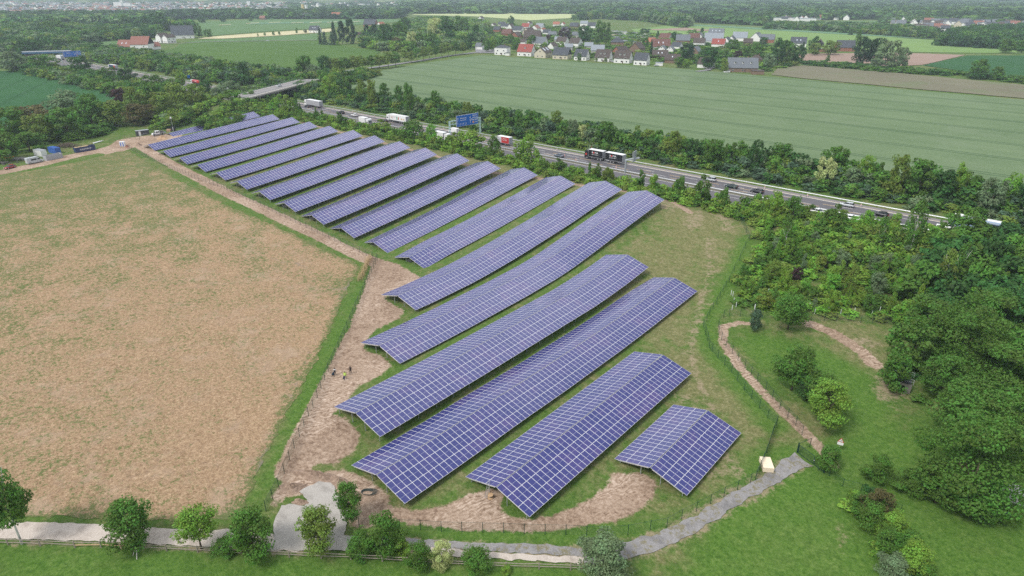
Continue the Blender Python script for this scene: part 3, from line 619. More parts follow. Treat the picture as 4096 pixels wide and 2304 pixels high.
for i in range(1, 20):
    u, s0, s1, z0, z1 = TABLES[i]; n = round((s1 - s0) / PW); s1 = s0 + n * PW
    ks = [s0] + [p[0] for p in MIDZ.get(i, [])] + [s1]; kz = [z0] + [p[1] for p in MIDZ.get(i, [])] + [z1]
    if 3 <= i <= 12:  # gentle sag taken from the neighbouring measured rows
        L_ = s1 - s0; ks = [s0, s0 + L_ * .25, s0 + L_ * .5, s0 + L_ * .75, s1]; kz = [z0, z0 + (z1 - z0) * .215, z0 + (z1 - z0) * .46, z0 + (z1 - z0) * .74, z1]
    S = s0 + (np.arange(n) + .5) * PW; ZR = np.interp(S, ks, kz)
    for _ in range(3): ZR[1:-1] = (ZR[:-2] + 2 * ZR[1:-1] + ZR[2:]) / 4
    dz = np.gradient(ZR, S) if n > 2 else np.zeros(n)
    zr = lambda s, S=S, ZR=ZR: float(np.interp(s, S, ZR))
    zr0 = ZR[0]; base = (u, (s0 + s1) / 2, tz(u, (s0 + s1) / 2))
    if i in desc: lab = 'double sided blue solar table, ' + desc[i]
    else: lab = 'double sided blue solar table, %s row counted from the far end' % ordinal(i - 1)
    r = empty('solar_table', base, 0, lab, 'solar table', 'rows of solar tables')
    mods = []
    for sg in (1, -1):
        ct, st_ = math.cos(TH), math.sin(TH)
        for k in range(n):
            ty = Vector((0, 1, dz[k])).normalized(); tx = Vector((sg * ct, 0, -st_)); nz = tx.cross(ty) * sg; nz.normalize(); ty2 = nz.cross(tx).normalized()
            for j in range(3):
                dd_ = .045 + (j + .5) * (ML + GAPX)
                c = Vector((u + sg * ct * dd_, S[k], ZR[k] - st_ * dd_)) + nz * .05
                M = Matrix((tx, ty2, nz)).transposed().to_4x4(); M.translation = c; mods.append((c.x * c.x + c.y * c.y + (c.z - CZ) ** 2, sg, M))
    inv = Matrix.Translation(base).inverted()
    def merged(name, lst, kind=None):
        A = np.array([np.array(inv @ m[2]) for m in lst]); V = np.einsum('nij,vj->nvi', A[:, :3, :3], BV) + A[:, None, :3, 3]
        nn = len(lst); Fq = (BF[None] + (np.arange(nn) * 8)[:, None, None]).reshape(-1, 4); uv = np.tile(BUV[BF.ravel()], (nn, 1))
        me = np_mesh(name, V.reshape(-1, 3), Fq, [M_ALU, M_PV, M_BACK], uv=uv); me.polygons.foreach_set('material_index', np.tile(np.array([2, 1, 0, 0, 0, 0], np.int32), nn)); me.update()
        o = link(name, me, r)
        if kind: o['kind'] = kind
    if i >= 12:
        mods.sort(key=lambda m: m[0]); N = 100 if len(mods) > 110 else len(mods)
        for m in mods[:N]:
            o = link('solar_panel', MODM, r); o.matrix_local = inv @ m[2]
        if mods[N:]: merged('solar_panels', mods[N:], 'stuff')
    else:
        merged('panel_slope', [m for m in mods if m[1] > 0]); merged('panel_slope', [m for m in mods if m[1] < 0])
    # purlins follow the profile, rafters close both ends
    ct, st_ = math.cos(TH), math.sin(TH)
    pts = list(np.linspace(s0 + .05, s1 - .05, max(3, n // 5)))
    for sg in (1, -1):
        for q in (.9, 3.5, 6.1):
            m = MB()
            for p0, p1 in zip(pts[:-1], pts[1:]):
                m.beam((sg * ct * q, p0 - base[1], zr(p0) - st_ * q - .05 - base[2]), (sg * ct * q, p1 - base[1], zr(p1) - st_ * q - .05 - base[2]), .06, .10)
            m.build('purlin', M_POST, r)
        for s in (s0 + .12, s1 - .12):
            m = MB(); zz = zr(s) - base[2]; m.beam((sg * ct * .35, s - base[1], zz - st_ * .35 - .12), (sg * ct * 6.3, s - base[1], zz - st_ * 6.3 - .12), .09, .14); m.build('rafter', M_ALU, r)
    npost = max(3, int(round((s1 - s0) / 4.6)))
    for k in range(npost + 1):
        s = s0 + .5 + (s1 - s0 - 1.0) * k / npost; end = k in (0, npost)
        for q, show in ((6.0, True), (1.9, end or k % 2 == 0), (-1.9, end or (k % 2 == 0 and i > 9)), (-6.0, end or (k % 2 == 0 and i > 12))):
            if not show: continue
            x = u + ct * q; top = zr(s) - st_ * abs(q) - .1; g = tz(x, s) - .1
            if top - g < .2: continue
            link('support_post', POSTME, r, (x - u, s - base[1], g - base[2]), None, (1, 1, top - g))
    if i in (2, 4, 6, 7, 8, 9, 10, 12, 13):
        m = MB(); m.box((-.9, s0 + .9 - base[1], zr(s0) - 1.5 - base[2]), (1.3, .35, .75)); m.box((-.9, s0 + .7 - base[1], zr(s0) - 1.5 - base[2]), (1.5, .05, .95), mi=1)
        m.build('inverter', [simple('inverter_grey', (.55, .56, .57), .5), simple('inverter_dark', (.05, .05, .055), .6)], r)
# ------------------------------------------------------------------ trees and shrubs
def leaf_mat(name, base, trans=.35):
    t = NT(name); oi = t.n('ObjectInfo'); tint = t.attr('tint')
    P = t.obj(); n = t.noise(3.0, 3, .6, P)
    c = t.mix(1.0, oi.outputs['Color'], (*base, 1), 'MULTIPLY')
    hs = t.n('HueSaturation'); t.l(c, hs.inputs['Color'])
    t.inp(hs.inputs['Hue'], t.math('ADD', .5, t.math('MULTIPLY', t.math('SUBTRACT', tint, .5), .055)))
    t.inp(hs.inputs['Value'], t.math('ADD', .60, t.math('MULTIPLY', tint, .85)))
    d = t.n('BsdfPrincipled'); t.l(hs.outputs[0], d.inputs['Base Color']); d.inputs['Roughness'].default_value = .65; d.inputs['Specular IOR Level'].default_value = .25
    tr = t.n('BsdfTranslucent'); t.l(hs.outputs[0], tr.inputs['Color']); ms = t.n('MixShader'); ms.inputs[0].default_value = trans
    t.l(d.outputs[0], ms.inputs[1]); t.l(tr.outputs[0], ms.inputs[2]); t.l(ms.outputs[0], t.out.inputs['Surface']); return t.m
M_LEAF = leaf_mat('leaves', (1, 1, 1))
M_BARK = simple('bark', (.11, .085, .06), .95, .1, var=.4, scale=8); M_BIRCH = simple('birch_bark', (.55, .54, .50), .8, .2, var=.4, scale=6)
# leaf colours (linear)
GREENS = {'mid': (0.102, 0.211, 0.033), 'dark': (0.056, 0.139, 0.033), 'light': (0.198, 0.338, 0.047), 'olive': (0.182, 0.261, 0.047), 'grey': (0.182, 0.261, 0.127), 'bright': (0.173, 0.362, 0.045),
          'yellow': (0.314, 0.396, 0.052), 'purple': (0.074, 0.037, 0.042), 'brownish': (0.140, 0.126, 0.047), 'blue': (0.090, 0.160, 0.089), 'flower': (0.494, 0.557, 0.238), 'blackgreen': (0.033, 0.085, 0.030)}

def cards(C3, size, nrm, rs, tint, aspect=1.4):
    """one leaf spray (bent quad) per centre"""
    n = len(C3); a = rs.normal(size=(n, 3)); nr = nrm + a * .55; nr /= np.linalg.norm(nr, axis=1)[:, None]
    t1 = np.cross(nr, rs.normal(size=(n, 3))); t1 /= np.linalg.norm(t1, axis=1)[:, None] + 1e-9; t2 = np.cross(nr, t1)
    s = (size * rs.uniform(.6, 1.35, n))[:, None]
    v = np.stack([C3 - t1 * s * aspect * .5, C3 + t2 * s * .42 - nr * s * .10, C3 + t1 * s * aspect * .5, C3 - t2 * s * .42 - nr * s * .10], 1)
    return v.reshape(-1, 3), np.repeat(tint, 4)

def crown(kind, n, size, seed, nclump=46):
    """leaf sprays on clumps filling a crown of height 1 and half width .5 (z from 0 to 1)"""
    rs = np.random.RandomState(seed)
    def prof(h):  # half width at relative height
        if kind == 'round': return .5 * np.sqrt(np.clip(1 - ((h - .47) / .54) ** 2, 0, 1)) ** .85
        if kind == 'egg': return .5 * np.sqrt(np.clip(1 - ((h - .40) / .61) ** 2, 0, 1))
        if kind == 'cone': return .42 * np.clip(1.02 - h, 0, 1) ** .85 + .02
        if kind == 'column': return .5 * np.clip(np.minimum(h / .12, (1.04 - h) / .5), 0, 1) ** .6
        if kind == 'bush': return .5 * np.sqrt(np.clip(1 - (np.clip(h - .28, 0, 2) / .74) ** 2, 0, 1))
        if kind == 'wisp': return .42 * np.clip(np.minimum(h / .3 + .25, (1.03 - h) / .62), 0, 1) ** .8
        return .5 * np.ones_like(h)
    h = rs.uniform(.03, .97, nclump) if kind != 'cone' else rs.uniform(0, 1, nclump) ** 1.5 * .96
    th = np.arange(nclump) * 2.399 + rs.uniform(-.5, .5, nclump); w = prof(h)
    rad = w * np.sqrt(rs.uniform(.25, 1, nclump)) * .92
    lump = 1 + .22 * np.sin(th * 2 + rs.uniform(0, 6)) + .12 * np.sin(th * 3 + h * 7)
    rad *= lump * (rs.uniform(.72, 1.12, nclump))
    cc = np.stack([rad * np.cos(th), rad * np.sin(th), h], 1)
    cr = (.10 + .085 * rs.uniform(0, 1, nclump)) * (1.5 if nclump < 30 else 1.0) * (.75 if kind in ('cone', 'column', 'wisp') else 1.0)
    k = rs.randint(0, nclump, n); d = rs.normal(size=(n, 3)); d /= np.linalg.norm(d, axis=1)[:, None]; d[:, 2] = d[:, 2] * .9 + .12
    r = cr[k] * (rs.uniform(.35, 1, n) ** .45)
    P = cc[k] + d * r[:, None] * np.array([1.1, 1.1, .82])
    ct = rs.uniform(0, 1, nclump)
    out = np.stack([P[:, 0], P[:, 1], (P[:, 2] - .45) * .6], 1); out /= np.linalg.norm(out, axis=1)[:, None] + 1e-6
    tint = np.clip(.5 + (ct[k] - .5) * .62 + rs.normal(0, .16, n), 0, 1)
    nrm = d * .8 + out * .5 + np.array([0, 0, .35]); nrm /= np.linalg.norm(nrm, axis=1)[:, None]
    V, T = cards(P, size, nrm, rs, tint)
    V[:, 2] = np.clip(V[:, 2], -.02, 1.05)
    return V, T
def crown_mesh(name, kind, n, size, seed, nclump=46, flowers=0.0):
    V, T = crown(kind, n, size, seed, nclump); Fq = np.arange(len(V)).reshape(-1, 4)
    return np_mesh(name, V, Fq, M_LEAF, {'tint': T})
def trunk_mesh(mat, h0=1.0, seed=0, lean=0.0):
    """tapered trunk with limbs: the trunk stands from 0 to 1 (crown starts at about 1), limbs reach 1.9"""
    rs = random.Random(seed); m = MB(); pts = [(0, 0, 0), (.02, .01, .5), (.04, -.02, 1.0), (.02, .02, 1.7), (0, 0, 2.3)]
    m.tube(pts, [.075, .055, .045, .03, .012], 7)
    for k in range(6):
        a = k * 1.1 + rs.random(); z = .85 + .16 * k; l = .75 - .05 * k
        m.tube([(.03, 0, z), (math.cos(a) * l * .5, math.sin(a) * l * .5, z + .32), (math.cos(a) * l, math.sin(a) * l, z + .78)], [.03, .02, .008], 5)
    return m.mesh('trunk', mat, True)
CR = {
    'near_round': [crown_mesh('crown', 'round', 6500, .038, s, 60) for s in (1, 2)], 'near_egg': [crown_mesh('crown', 'egg', 6500, .038, s, 60) for s in (3,)],
    'near_bush': [crown_mesh('crown', 'bush', 6500, .036, s, 50) for s in (4, 5)],
    'round': [crown_mesh('crown', 'round', 2600, .060, s, 44) for s in (11, 12, 13, 14)], 'egg': [crown_mesh('crown', 'egg', 2600, .058, s, 44) for s in (15, 16, 17)],
    'bush': [crown_mesh('crown', 'bush', 2200, .062, s, 36) for s in (18, 19, 20)], 'cone': [crown_mesh('crown', 'cone', 2200, .050, s, 60) for s in (21, 22)],
    'column': [crown_mesh('crown', 'column', 2200, .055, s, 50) for s in (23, 24)], 'wisp': [crown_mesh('crown', 'wisp', 1700, .050, s, 46) for s in (25, 26, 27)],
    'far_round': [crown_mesh('crown', 'round', 520, .13, s, 22) for s in (31, 32, 33)], 'far_cone': [crown_mesh('crown', 'cone', 420, .12, 34, 24)]}
CR['huge'] = [crown_mesh('crown', 'round', 15000, .024, s_, 62) for s_ in (41, 42)]
TRK = [trunk_mesh(M_BARK, seed=1), trunk_mesh(M_BARK, seed=2)]; TRKB = trunk_mesh(M_BIRCH, seed=3)
ALLT = []
def tree(p, h, wid, kind, colr, label=None, name='tree', cat='tree', group=None, trunk=None, jit=.12, birch=False, tr_r=1.0, mult=1.0):
    """p ground point, h total height, wid crown width; crown bottom at trunk*h"""
    u, s = p[0], p[1]; z = p[2] if len(p) > 2 else tz(u, s)
    trunk = {'near_round': .22, 'near_egg': .2, 'round': .12, 'egg': .12, 'far_round': .05}.get(kind, .03) if trunk is None else trunk
    r = empty(name, (u, s, z - .05), RNG.uniform(0, 6.28), label, cat, group)
    me = RNG.choice(CR[kind]); c = link('crown' if cat != 'shrub' else 'foliage', me, r, (0, 0, trunk * h), None, (wid * .86, wid * .86 * RNG.uniform(.9, 1.1), h * (1 - trunk) * .97))
    g = GREENS[colr] if isinstance(colr, str) else colr; k = mult * RNG.uniform(1 - jit, 1 + jit); w_ = RNG.uniform(-jit, jit) * .5
    c.color = (g[0] * k * (1 + w_), g[1] * k, g[2] * k * (1 - w_), 1)
    if cat != 'shrub' or trunk > .06:
        tm = TRKB if birch else RNG.choice(TRK); hh = max(trunk * h, h * .12); link('trunk', tm, r, None, None, (max(wid * .34, .8) * tr_r, max(wid * .34, .8) * tr_r, hh + h * .12))
    ALLT.append(r); return r

def T2(px, py): return GP(px, py)
# -- young trees along the wooden fence and the pad
for (x, y, top, wpx, kind, colr, lab, kw) in [
    (88, 2176, 1930, 150, 'near_egg', 'mid', 'birch with white trunk at the lower left corner beside the lane', dict(birch=True, trunk=.3)),
    (535, 2182, 2035, 172, 'near_round', 'mid', 'round green tree by the lane above the broken fence brace', dict(trunk=.12)),
    (806, 2196, 2052, 140, 'near_egg', 'light', 'thin light green young tree between the lane and the wooden fence', dict(trunk=.34)),
    (1020, 2208, 2058, 178, 'near_round', 'mid', 'wide drooping green tree where the lane meets the gravel pad', dict(trunk=.08)),
    (1283, 2200, 2052, 165, 'near_round', 'olive', 'small tree with yellowish leaves on the gravel pad', dict(trunk=.22)),
    (1405, 2085, 1942, 122, 'near_round', 'mid', 'small round tree at the edge of the gravel pad by the cable coil', dict(trunk=.22))]:
    p = T2(x, y); dist = math.sqrt(p[0] ** 2 + p[1] ** 2 + (CZ - p[2]) ** 2); el = math.asin((CZ - p[2]) / dist)
    h = (y - top) * dist / F / math.cos(el) * .93; wid = wpx * dist / F
    tree(p, h, wid, kind, colr, lab, 'young_tree', 'tree', jit=.03, **kw)
for (x, y, top, wpx, kind, colr, lab, nm) in [
    (905, 2208, 2150, 100, 'near_bush', 'mid', 'small green bush left of the wide drooping tree at the fence', 'bush'),
    (1545, 2212, 2060, 150, 'near_bush', 'mid', 'tall dark green bush on the fence right of the gravel pad', 'bush'), (1445, 2216, 2128, 115, 'near_bush', 'mid', 'low bush at the left foot of the tall bush by the pad', 'bush'),
    (1680, 2268, 2172, 108, 'near_bush', 'mid', 'round bush growing over the wooden fence, left of the white flowering bush', 'bush'),
    (1770, 2262, 2168, 98, 'near_bush', 'flower', 'white flowering bush at the wooden fence', 'bush'), (1905, 2268, 2192, 125, 'near_bush', 'mid', 'low wide bush at the fence right of the white flowering bush', 'bush'),
    (2415, 2290, 2140, 208, 'near_bush', 'grey', 'large silvery green willow bush at the bottom beside the stony track', 'bush'), (1600, 2215, 2150, 90, 'near_bush', 'light', 'light bush just right of the tall bush by the pad', 'bush'),
    (2025, 2288, 2262, 50, 'near_bush', 'light', 'tiny bush by the wooden fence near the two wheel tracks', 'bush')]:
    p = T2(x, y); dist = math.sqrt(p[0] ** 2 + p[1] ** 2 + (CZ - p[2]) ** 2); el = math.asin((CZ - p[2]) / dist)
    h = max(.8, ((y - top) * dist / F - wpx * .22 * dist / F * math.sin(el)) / math.cos(el)); tree(p, h, wpx * dist / F * 1.02, kind, colr, lab, nm, 'shrub', jit=.03)

def placed(px, py, top, wpx):
    p = GP(px, py); dist = math.sqrt(p[0] ** 2 + p[1] ** 2 + (CZ - p[2]) ** 2); el = math.asin((CZ - p[2]) / dist)
    h = (py - top) * dist / F; h = max(1.0, (h - wpx * .25 * dist / F * math.sin(el)) / math.cos(el)); return p, h, wpx * dist / F
# -- lone trees and bushes in the basin meadow and along the gate (base x, base y, top y, crown width px)
for (x, y, top, wpx, kind, colr, lab) in [
    (3150, 1318, 1172, 142, 'near_egg', 'mid', 'tall green tree standing alone above the basin fence'), (3016, 1325, 1240, 52, 'round', 'blue', 'small tree at the left end of the basin fence'),
    (3165, 1560, 1388, 160, 'near_round', 'mid', 'rounded green tree, upper one of the four in the basin meadow'), (3262, 1620, 1480, 150, 'near_round', 'mid', 'green tree right of centre in the basin meadow group'),
    (3225, 1600, 1500, 110, 'round', 'dark', 'dark tree squeezed in the middle of the basin meadow group'), (3296, 1705, 1522, 172, 'near_round', 'light', 'light green round tree, nearest of the basin meadow group'),
    (3305, 1885, 1782, 92, 'near_egg', 'mid', 'small dark tree standing right beside the green gate'), (3500, 1925, 1822, 105, 'near_bush', 'mid', 'round bush in the meadow right of the gate'),
    (3570, 1560, 1420, 120, 'round', 'mid', 'thin green tree leaning over the small culvert bridge'), (3750, 1600, 1432, 150, 'near_round', 'mid', 'broad green tree right behind the culvert bridge'),
    (3640, 1470, 1305, 170, 'round', 'mid', 'green tree at the wood edge above the culvert bridge'), (3440, 2040, 1972, 90, 'near_bush', 'mid', 'bush at the upper end of the hedge below the gate'),
    (3500, 2085, 1965, 110, 'near_bush', 'brownish', 'reddish brown leaved bush in the hedge below the gate'), (3475, 2110, 2010, 120, 'near_bush', 'mid', 'green bush below the brownish bush in the hedge'),
    (3560, 2150, 2050, 130, 'near_bush', 'light', 'light green bush in the middle of the hedge at the lower right'), (3545, 2215, 2120, 110, 'near_bush', 'mid', 'dark bush low in the hedge at the lower right'),
    (3625, 2215, 2130, 110, 'near_bush', 'mid', 'rounded bush on the meadow side of the lower right hedge'), (3640, 2290, 2180, 120, 'near_bush', 'light', 'light green bush near the bottom of the lower right hedge'),
    (3570, 2310, 2225, 130, 'near_bush', 'grey', 'greyish bush at the bottom end of the lower right hedge'), (3690, 2330, 2250, 110, 'near_bush', 'mid', 'bush cut by the bottom edge in the lower right hedge'),
    (3850, 2030, 1720, 310, 'huge', 'mid', 'huge green tree at the lower right, largest of the wood edge'), (3740, 2010, 1860, 180, 'near_round', 'mid', 'green tree at the foot of the huge tree, left side'),
    (3640, 1960, 1880, 130, 'near_bush', 'mid', 'bushy growth left of the huge tree'), (3965, 1950, 1850, 130, 'near_round', 'mid', 'green tree overhanging the white caravan'),
    (3850, 1800, 1560, 300, 'huge', 'mid', 'big green tree behind the huge tree'), (4040, 1840, 1600, 280, 'huge', 'mid', 'tall green tree at the right edge above the caravan'),
    (3980, 1640, 1400, 280, 'huge', 'mid', 'big feathery tree right of the culvert bridge'), (4100, 1600, 1330, 240, 'near_egg', 'mid', 'tree cut by the right edge beside the feathery tree'),
    (3820, 1480, 1230, 270, 'huge', 'mid', 'large green tree at the dark clearing above the culvert'), (3690, 1360, 1200, 190, 'near_round', 'mid', 'round tree at the corner of the basin fence'),
    (3940, 1400, 1190, 250, 'huge', 'mid', 'dark green tree behind the large tree at the clearing'), (4080, 1420, 1180, 220, 'near_round', 'dark', 'dark tree at the right edge behind the clearing'),
    (3600, 1300, 1215, 95, 'round', 'bright', 'small bright tree at the end of the basin fence')]:
    p, h, wd = placed(x, y, top, wpx); isb = 'bush' in kind or 'bush' in lab.split()[:3]
    tree(p, h, wd, kind, colr, lab, 'bush' if isb else 'tree', 'shrub' if isb else 'tree', jit=.04)

# -- planted wood between the meadow and the motorway, right side
cols = ['light', 'bright', 'mid', 'mid', 'olive', 'light', 'light', 'bright', 'grey']
rs_ = random.Random(5)
wood = [(2930, 1190), (2965, 1090), (3010, 1000), (3030, 930), (2960, 860), (3020, 800), (3250, 850), (3600, 905), (3850, 930), (4140, 1000), (4200, 1250), (3700, 1330), (3560, 1285), (3300, 1262), (3100, 1255), (2990, 1245)]
WP = GPs(wood)
_wn = ['wide', 'slender', 'rounded', 'ragged', 'bushy']
def nearest_phrase(u, s, marks, used):
    return min(marks, key=lambda m: (m[0] - u) ** 2 + (m[1] - s) ** 2)[2]
pts = []
umin, umax = min(p[0] for p in WP), max(p[0] for p in WP); smin, smax = min(p[1] for p in WP), max(p[1] for p in WP)
q = np.array([(x, y) for x in np.arange(umin, umax, 4.9) for y in np.arange(smin, smax, 4.9)]) + NR.uniform(-1.9, 1.9, (len(np.arange(umin, umax, 4.9)) * len(np.arange(smin, smax, 4.9)), 2))
q = q[sd_poly(q, WP) > .5]
order = np.argsort(q[:, 0] ** 2 + q[:, 1] ** 2); q = q[order]
COLW = {'light': 'light green', 'bright': 'bright green', 'mid': 'mid green', 'olive': 'olive green', 'grey': 'greyish green', 'dark': 'dark green', 'purple': 'purple leaved', 'yellow': 'yellow green', 'flower': 'pale flowering', 'brownish': 'brownish', 'blue': 'bluish green', 'blackgreen': 'blackish green'}
KW = {'round': 'rounded', 'egg': 'tall', 'wisp': 'slender', 'bush': 'bushy', 'cone': 'pointed', 'column': 'columnar', 'near_round': 'rounded', 'near_egg': 'tall', 'near_bush': 'bushy', 'far_round': 'rounded', 'huge': 'huge'}
WOODT = []
for k, (u, s) in enumerate(q):
    dr = max(0.0, (u + 30) / 40.0)       # taller and darker towards the right edge
    kind = rs_.choice(['egg', 'round', 'bush', 'wisp', 'egg', 'bush', 'wisp']); cc_ = rs_.choice(cols if dr < .7 else ['mid', 'mid', 'light', 'mid', 'olive', 'dark'])
    h = rs_.uniform(3.2, 6.2) + 4.5 * min(dr, 1.3); h = min(h, 3.0 + max(0.0, 196 - s) * .14); wd = h * rs_.uniform(.62, .9) if kind != 'wisp' else h * rs_.uniform(.42, .58); wd = max(wd, 3.2 if kind != 'wisp' else 2.4)
    WOODT.append(dict(p=(u, s), h=h, w=wd, kind=kind, col=cc_))
# two purple ones and some birches seen in the photograph
for (x, y, top, wpx, kind, colr, birch, lab) in [(3180, 1130, 1070, 52, 'round', 'purple', 0, 'small blackish purple tree in the young wood, the larger one'), (3288, 1075, 1025, 34, 'egg', 'purple', 0, 'small reddish purple tree in the young wood, upper one'),
    (3640, 1010, 822, 110, 'wisp', 'mid', 1, 'tall birch with white stem rising in front of the motorway'), (3135, 1010, 870, 75, 'wisp', 'mid', 1, 'slim birch at the left part of the young wood'),
    (3755, 1190, 1020, 90, 'wisp', 'olive', 1, 'birch in the right part of the young wood above the big trees'), (3515, 1000, 880, 60, 'wisp', 'mid', 1, 'narrow birch left of the tall birch'),
    (3820, 1150, 990, 80, 'wisp', 'mid', 1, 'birch right of the olive birch in the wood'), (3390, 1180, 1060, 62, 'cone', 'olive', 0, 'pointed olive tree in the middle of the young wood')]:
    p, h, wd = placed(x, y, top, wpx); tree(p, h, wd, kind, colr, lab, 'birch' if birch else 'tree', 'tree', birch=bool(birch), trunk=.25 if birch else .08, jit=.03)
MARKS = [(GP(2960, 1150)[0], GP(2960, 1150)[1], 'at the meadow side of the young wood'), (*GP(3000, 900)[:2], 'at the upper left tip of the wood near the fence'), (*GP(3120, 1200)[:2], 'behind the lone tree above the basin fence'),
         (*GP(3400, 1220)[:2], 'above the basin fence with its white tree guards'), (*GP(3180, 1100)[:2], 'around the purple tree'), (*GP(3250, 900)[:2], 'below the white wagon on the motorway'), (*GP(3480, 930)[:2], 'below the black car on the motorway'),
         (*GP(3640, 980)[:2], 'beside the tall birch'), (*GP(3900, 950)[:2], 'in front of the coach'), (*GP(3650, 1200)[:2], 'behind the corner of the basin fence'), (*GP(3900, 1150)[:2], 'in the dark right part of the wood')]
WOODT = WOODT[:170]
grp = {}
for w_ in WOODT:
    ph = nearest_phrase(w_['p'][0], w_['p'][1], MARKS, None); key = (w_['kind'], w_['col'], ph); grp.setdefault(key, []).append(w_)
for (kind, colr, ph), lst in grp.items():
    base = '%s %s young tree %s' % (KW[kind], COLW[colr], ph)
    for w_ in lst:
        tree(w_['p'], w_['h'], w_['w'], kind, colr, base if len(lst) == 1 else base, 'young_tree', 'tree', group=None if len(lst) == 1 else '%s %s trees %s' % (KW[kind], COLW[colr], ph), jit=.14)

# ------------------------------------------------------------------ masses (hedges, woods) as stuff
def mass(name, label, items, mat=None):
    """items: (u, s, z, h, w, colour, detail)"""
    Vs, Ts, Cs = [], [], []
    protos = {}
    for (u, s, z, h, w_, colr, det) in items:
        key = (det, NR.randint(0, 3))
        if key not in protos:
            n, sz, nc = {'hi': (900, .095, 30), 'mid': (330, .15, 18), 'lo': (120, .26, 12), 'x': (46, .42, 7)}[det]
            protos[key] = crown(('round', 'bush', 'bush')[key[1]] if det != 'x' else 'bush', n, sz, 100 + key[1] + len(det), nc)
        V, T = protos[key]; a = NR.uniform(0, 6.28); ca, sa = math.cos(a), math.sin(a)
        X = (V[:, 0] * ca - V[:, 1] * sa) * w_ + u; Y = (V[:, 0] * sa + V[:, 1] * ca) * w_ + s; Z = V[:, 2] * h + z
        Vs.append(np.stack([X, Y, Z], 1)); Ts.append(T); g = np.array(GREENS[colr]) * NR.uniform(.82, 1.18); Cs.append(np.tile(g, (len(V), 1)))
    V = np.concatenate(Vs); T = np.concatenate(Ts); Cc = np.concatenate(Cs); Fq = np.arange(len(V)).reshape(-1, 4)
    me = np_mesh(name, V, Fq, M_MASS, {'tint': T}); at = me.attributes.new('leafcol', 'FLOAT_COLOR', 'POINT')
    at.data.foreach_set('color', np.column_stack([Cc, np.ones(len(Cc))]).astype(np.float32).ravel())
    return tag(link(name, me), label, kind='stuff')
t = NT('leaves_mass'); tint = t.attr('tint'); nd = t.n('Attribute'); nd.attribute_name = 'leafcol'
hs = t.n('HueSaturation'); t.l(nd.outputs['Color'], hs.inputs['Color']); t.inp(hs.inputs['Hue'], t.math('ADD', .5, t.math('MULTIPLY', t.math('SUBTRACT', tint, .5), .055))); t.inp(hs.inputs['Value'], t.math('ADD', .60, t.math('MULTIPLY', tint, .85)))
d_ = t.n('BsdfPrincipled'); t.l(hs.outputs[0], d_.inputs['Base Color']); d_.inputs['Roughness'].default_value = .7; d_.inputs['Specular IOR Level'].default_value = .2
tr = t.n('BsdfTranslucent'); t.l(hs.outputs[0], tr.inputs['Color']); ms = t.n('MixShader'); ms.inputs[0].default_value = .3; t.l(d_.outputs[0], ms.inputs[1]); t.l(tr.outputs[0], ms.inputs[2]); t.l(ms.outputs[0], t.out.inputs['Surface']); M_MASS = t.m
def scatter(poly, sp, jit=.4):
    P = np.array(poly); lo = P.min(0); hi = P.max(0); xs = np.arange(lo[0], hi[0], sp); ys = np.arange(lo[1], hi[1], sp); X, Y = np.meshgrid(xs, ys)
    Q = np.stack([X.ravel(), Y.ravel()], 1) + NR.uniform(-jit * sp, jit * sp, (X.size, 2)); return Q[sd_poly(Q, poly) > 0]
def pick(lst): return lst[NR.randint(0, len(lst))]
def belt(u0, u1, s0, s1, sp, h, cols_, det, wf=1.0):
    return [(u, s, tz(u, s) - .2, h * NR.uniform(.7, 1.25), sp * 1.5 * wf * NR.uniform(.85, 1.2), pick(cols_), det) for u, s in scatter([(u0, s0), (u1, s0), (u1, s1), (u0, s1)], sp)]

# hedge mass behind the motorway and in front of it
HC = ['mid', 'dark', 'mid', 'dark', 'grey', 'olive', 'mid', 'blue']
it = belt(-455, 40, 245, 262, 4.2, 6.2, HC, 'mid') + belt(-455, 40, 237, 246, 3.6, 3.4, HC, 'mid') + belt(-950, -470, 240, 290, 6.0, 7.5, HC, 'mid')
mass('hedge', 'dense hedge and undergrowth on the bank beyond the motorway', it)
FC = ['light', 'olive', 'mid', 'light', 'mid']
it = belt(-330, -150, 191.5, 199.3, 2.5, 2.3, FC, 'mid') + belt(-150, -55, 190.5, 199.3, 2.4, 2.0, FC, 'mid') + belt(-55, 30, 180, 199, 3.0, 3.0, FC, 'mid') + belt(-430, -330, 187, 199.3, 3.0, 3.0, FC, 'mid') + belt(-430, -190, 196.0, 199.6, 2.6, 4.4, FC, 'mid') + belt(-190, 20, 196.6, 199.6, 2.6, 4.0, FC, 'mid')
mass('shrub_belt', 'light green shrubs between the site fence and the motorway', it)
# undergrowth of the planted wood
it = [(u, s, tz(u, s) - .2, NR.uniform(1.0, 2.4), NR.uniform(3, 4.6), pick(['light', 'bright', 'mid', 'olive']), 'mid') for u, s in scatter(WP, 3.4)]
mass('undergrowth', 'light undergrowth between the young trees of the planted wood', it)
# ------------------------------------------------------------------ more single trees
def placed_s(px, top, wpx, s_t):
    # a plant that stands on the line y = s_t: find its foot under the given picture column, then its height
    lo, hi = -200.0, 2300.0
    for _ in range(50):
        m_ = (lo + hi) / 2; g_ = GP(px, m_) if m_ > 0 else (0, 1e9)
        if g_[1] > s_t: lo = m_
        else: hi = m_
    return placed(px, lo, min(top, lo - 4), wpx)
def row(lst, phrase, kinds=None, name='tree', cat='tree', det=None, srange=None):
    """lst: (base x, base y, top y, crown width px, kind, colour); labelled by look and order from the left"""
    lst = sorted(lst, key=lambda r: r[0])
    for i, (x, y, top, wpx, kind, colr) in enumerate(lst):
        p, h, wd = placed(x, y, top, wpx) if not srange else placed_s(x, top, wpx, RNG.uniform(*srange)); ph = '%s %s %s, %s from left %s' % (KW[kind], COLW[colr], name, ordinal(i), phrase)
        tree(p, h, wd, kind, colr, ph, name, cat, jit=.06)
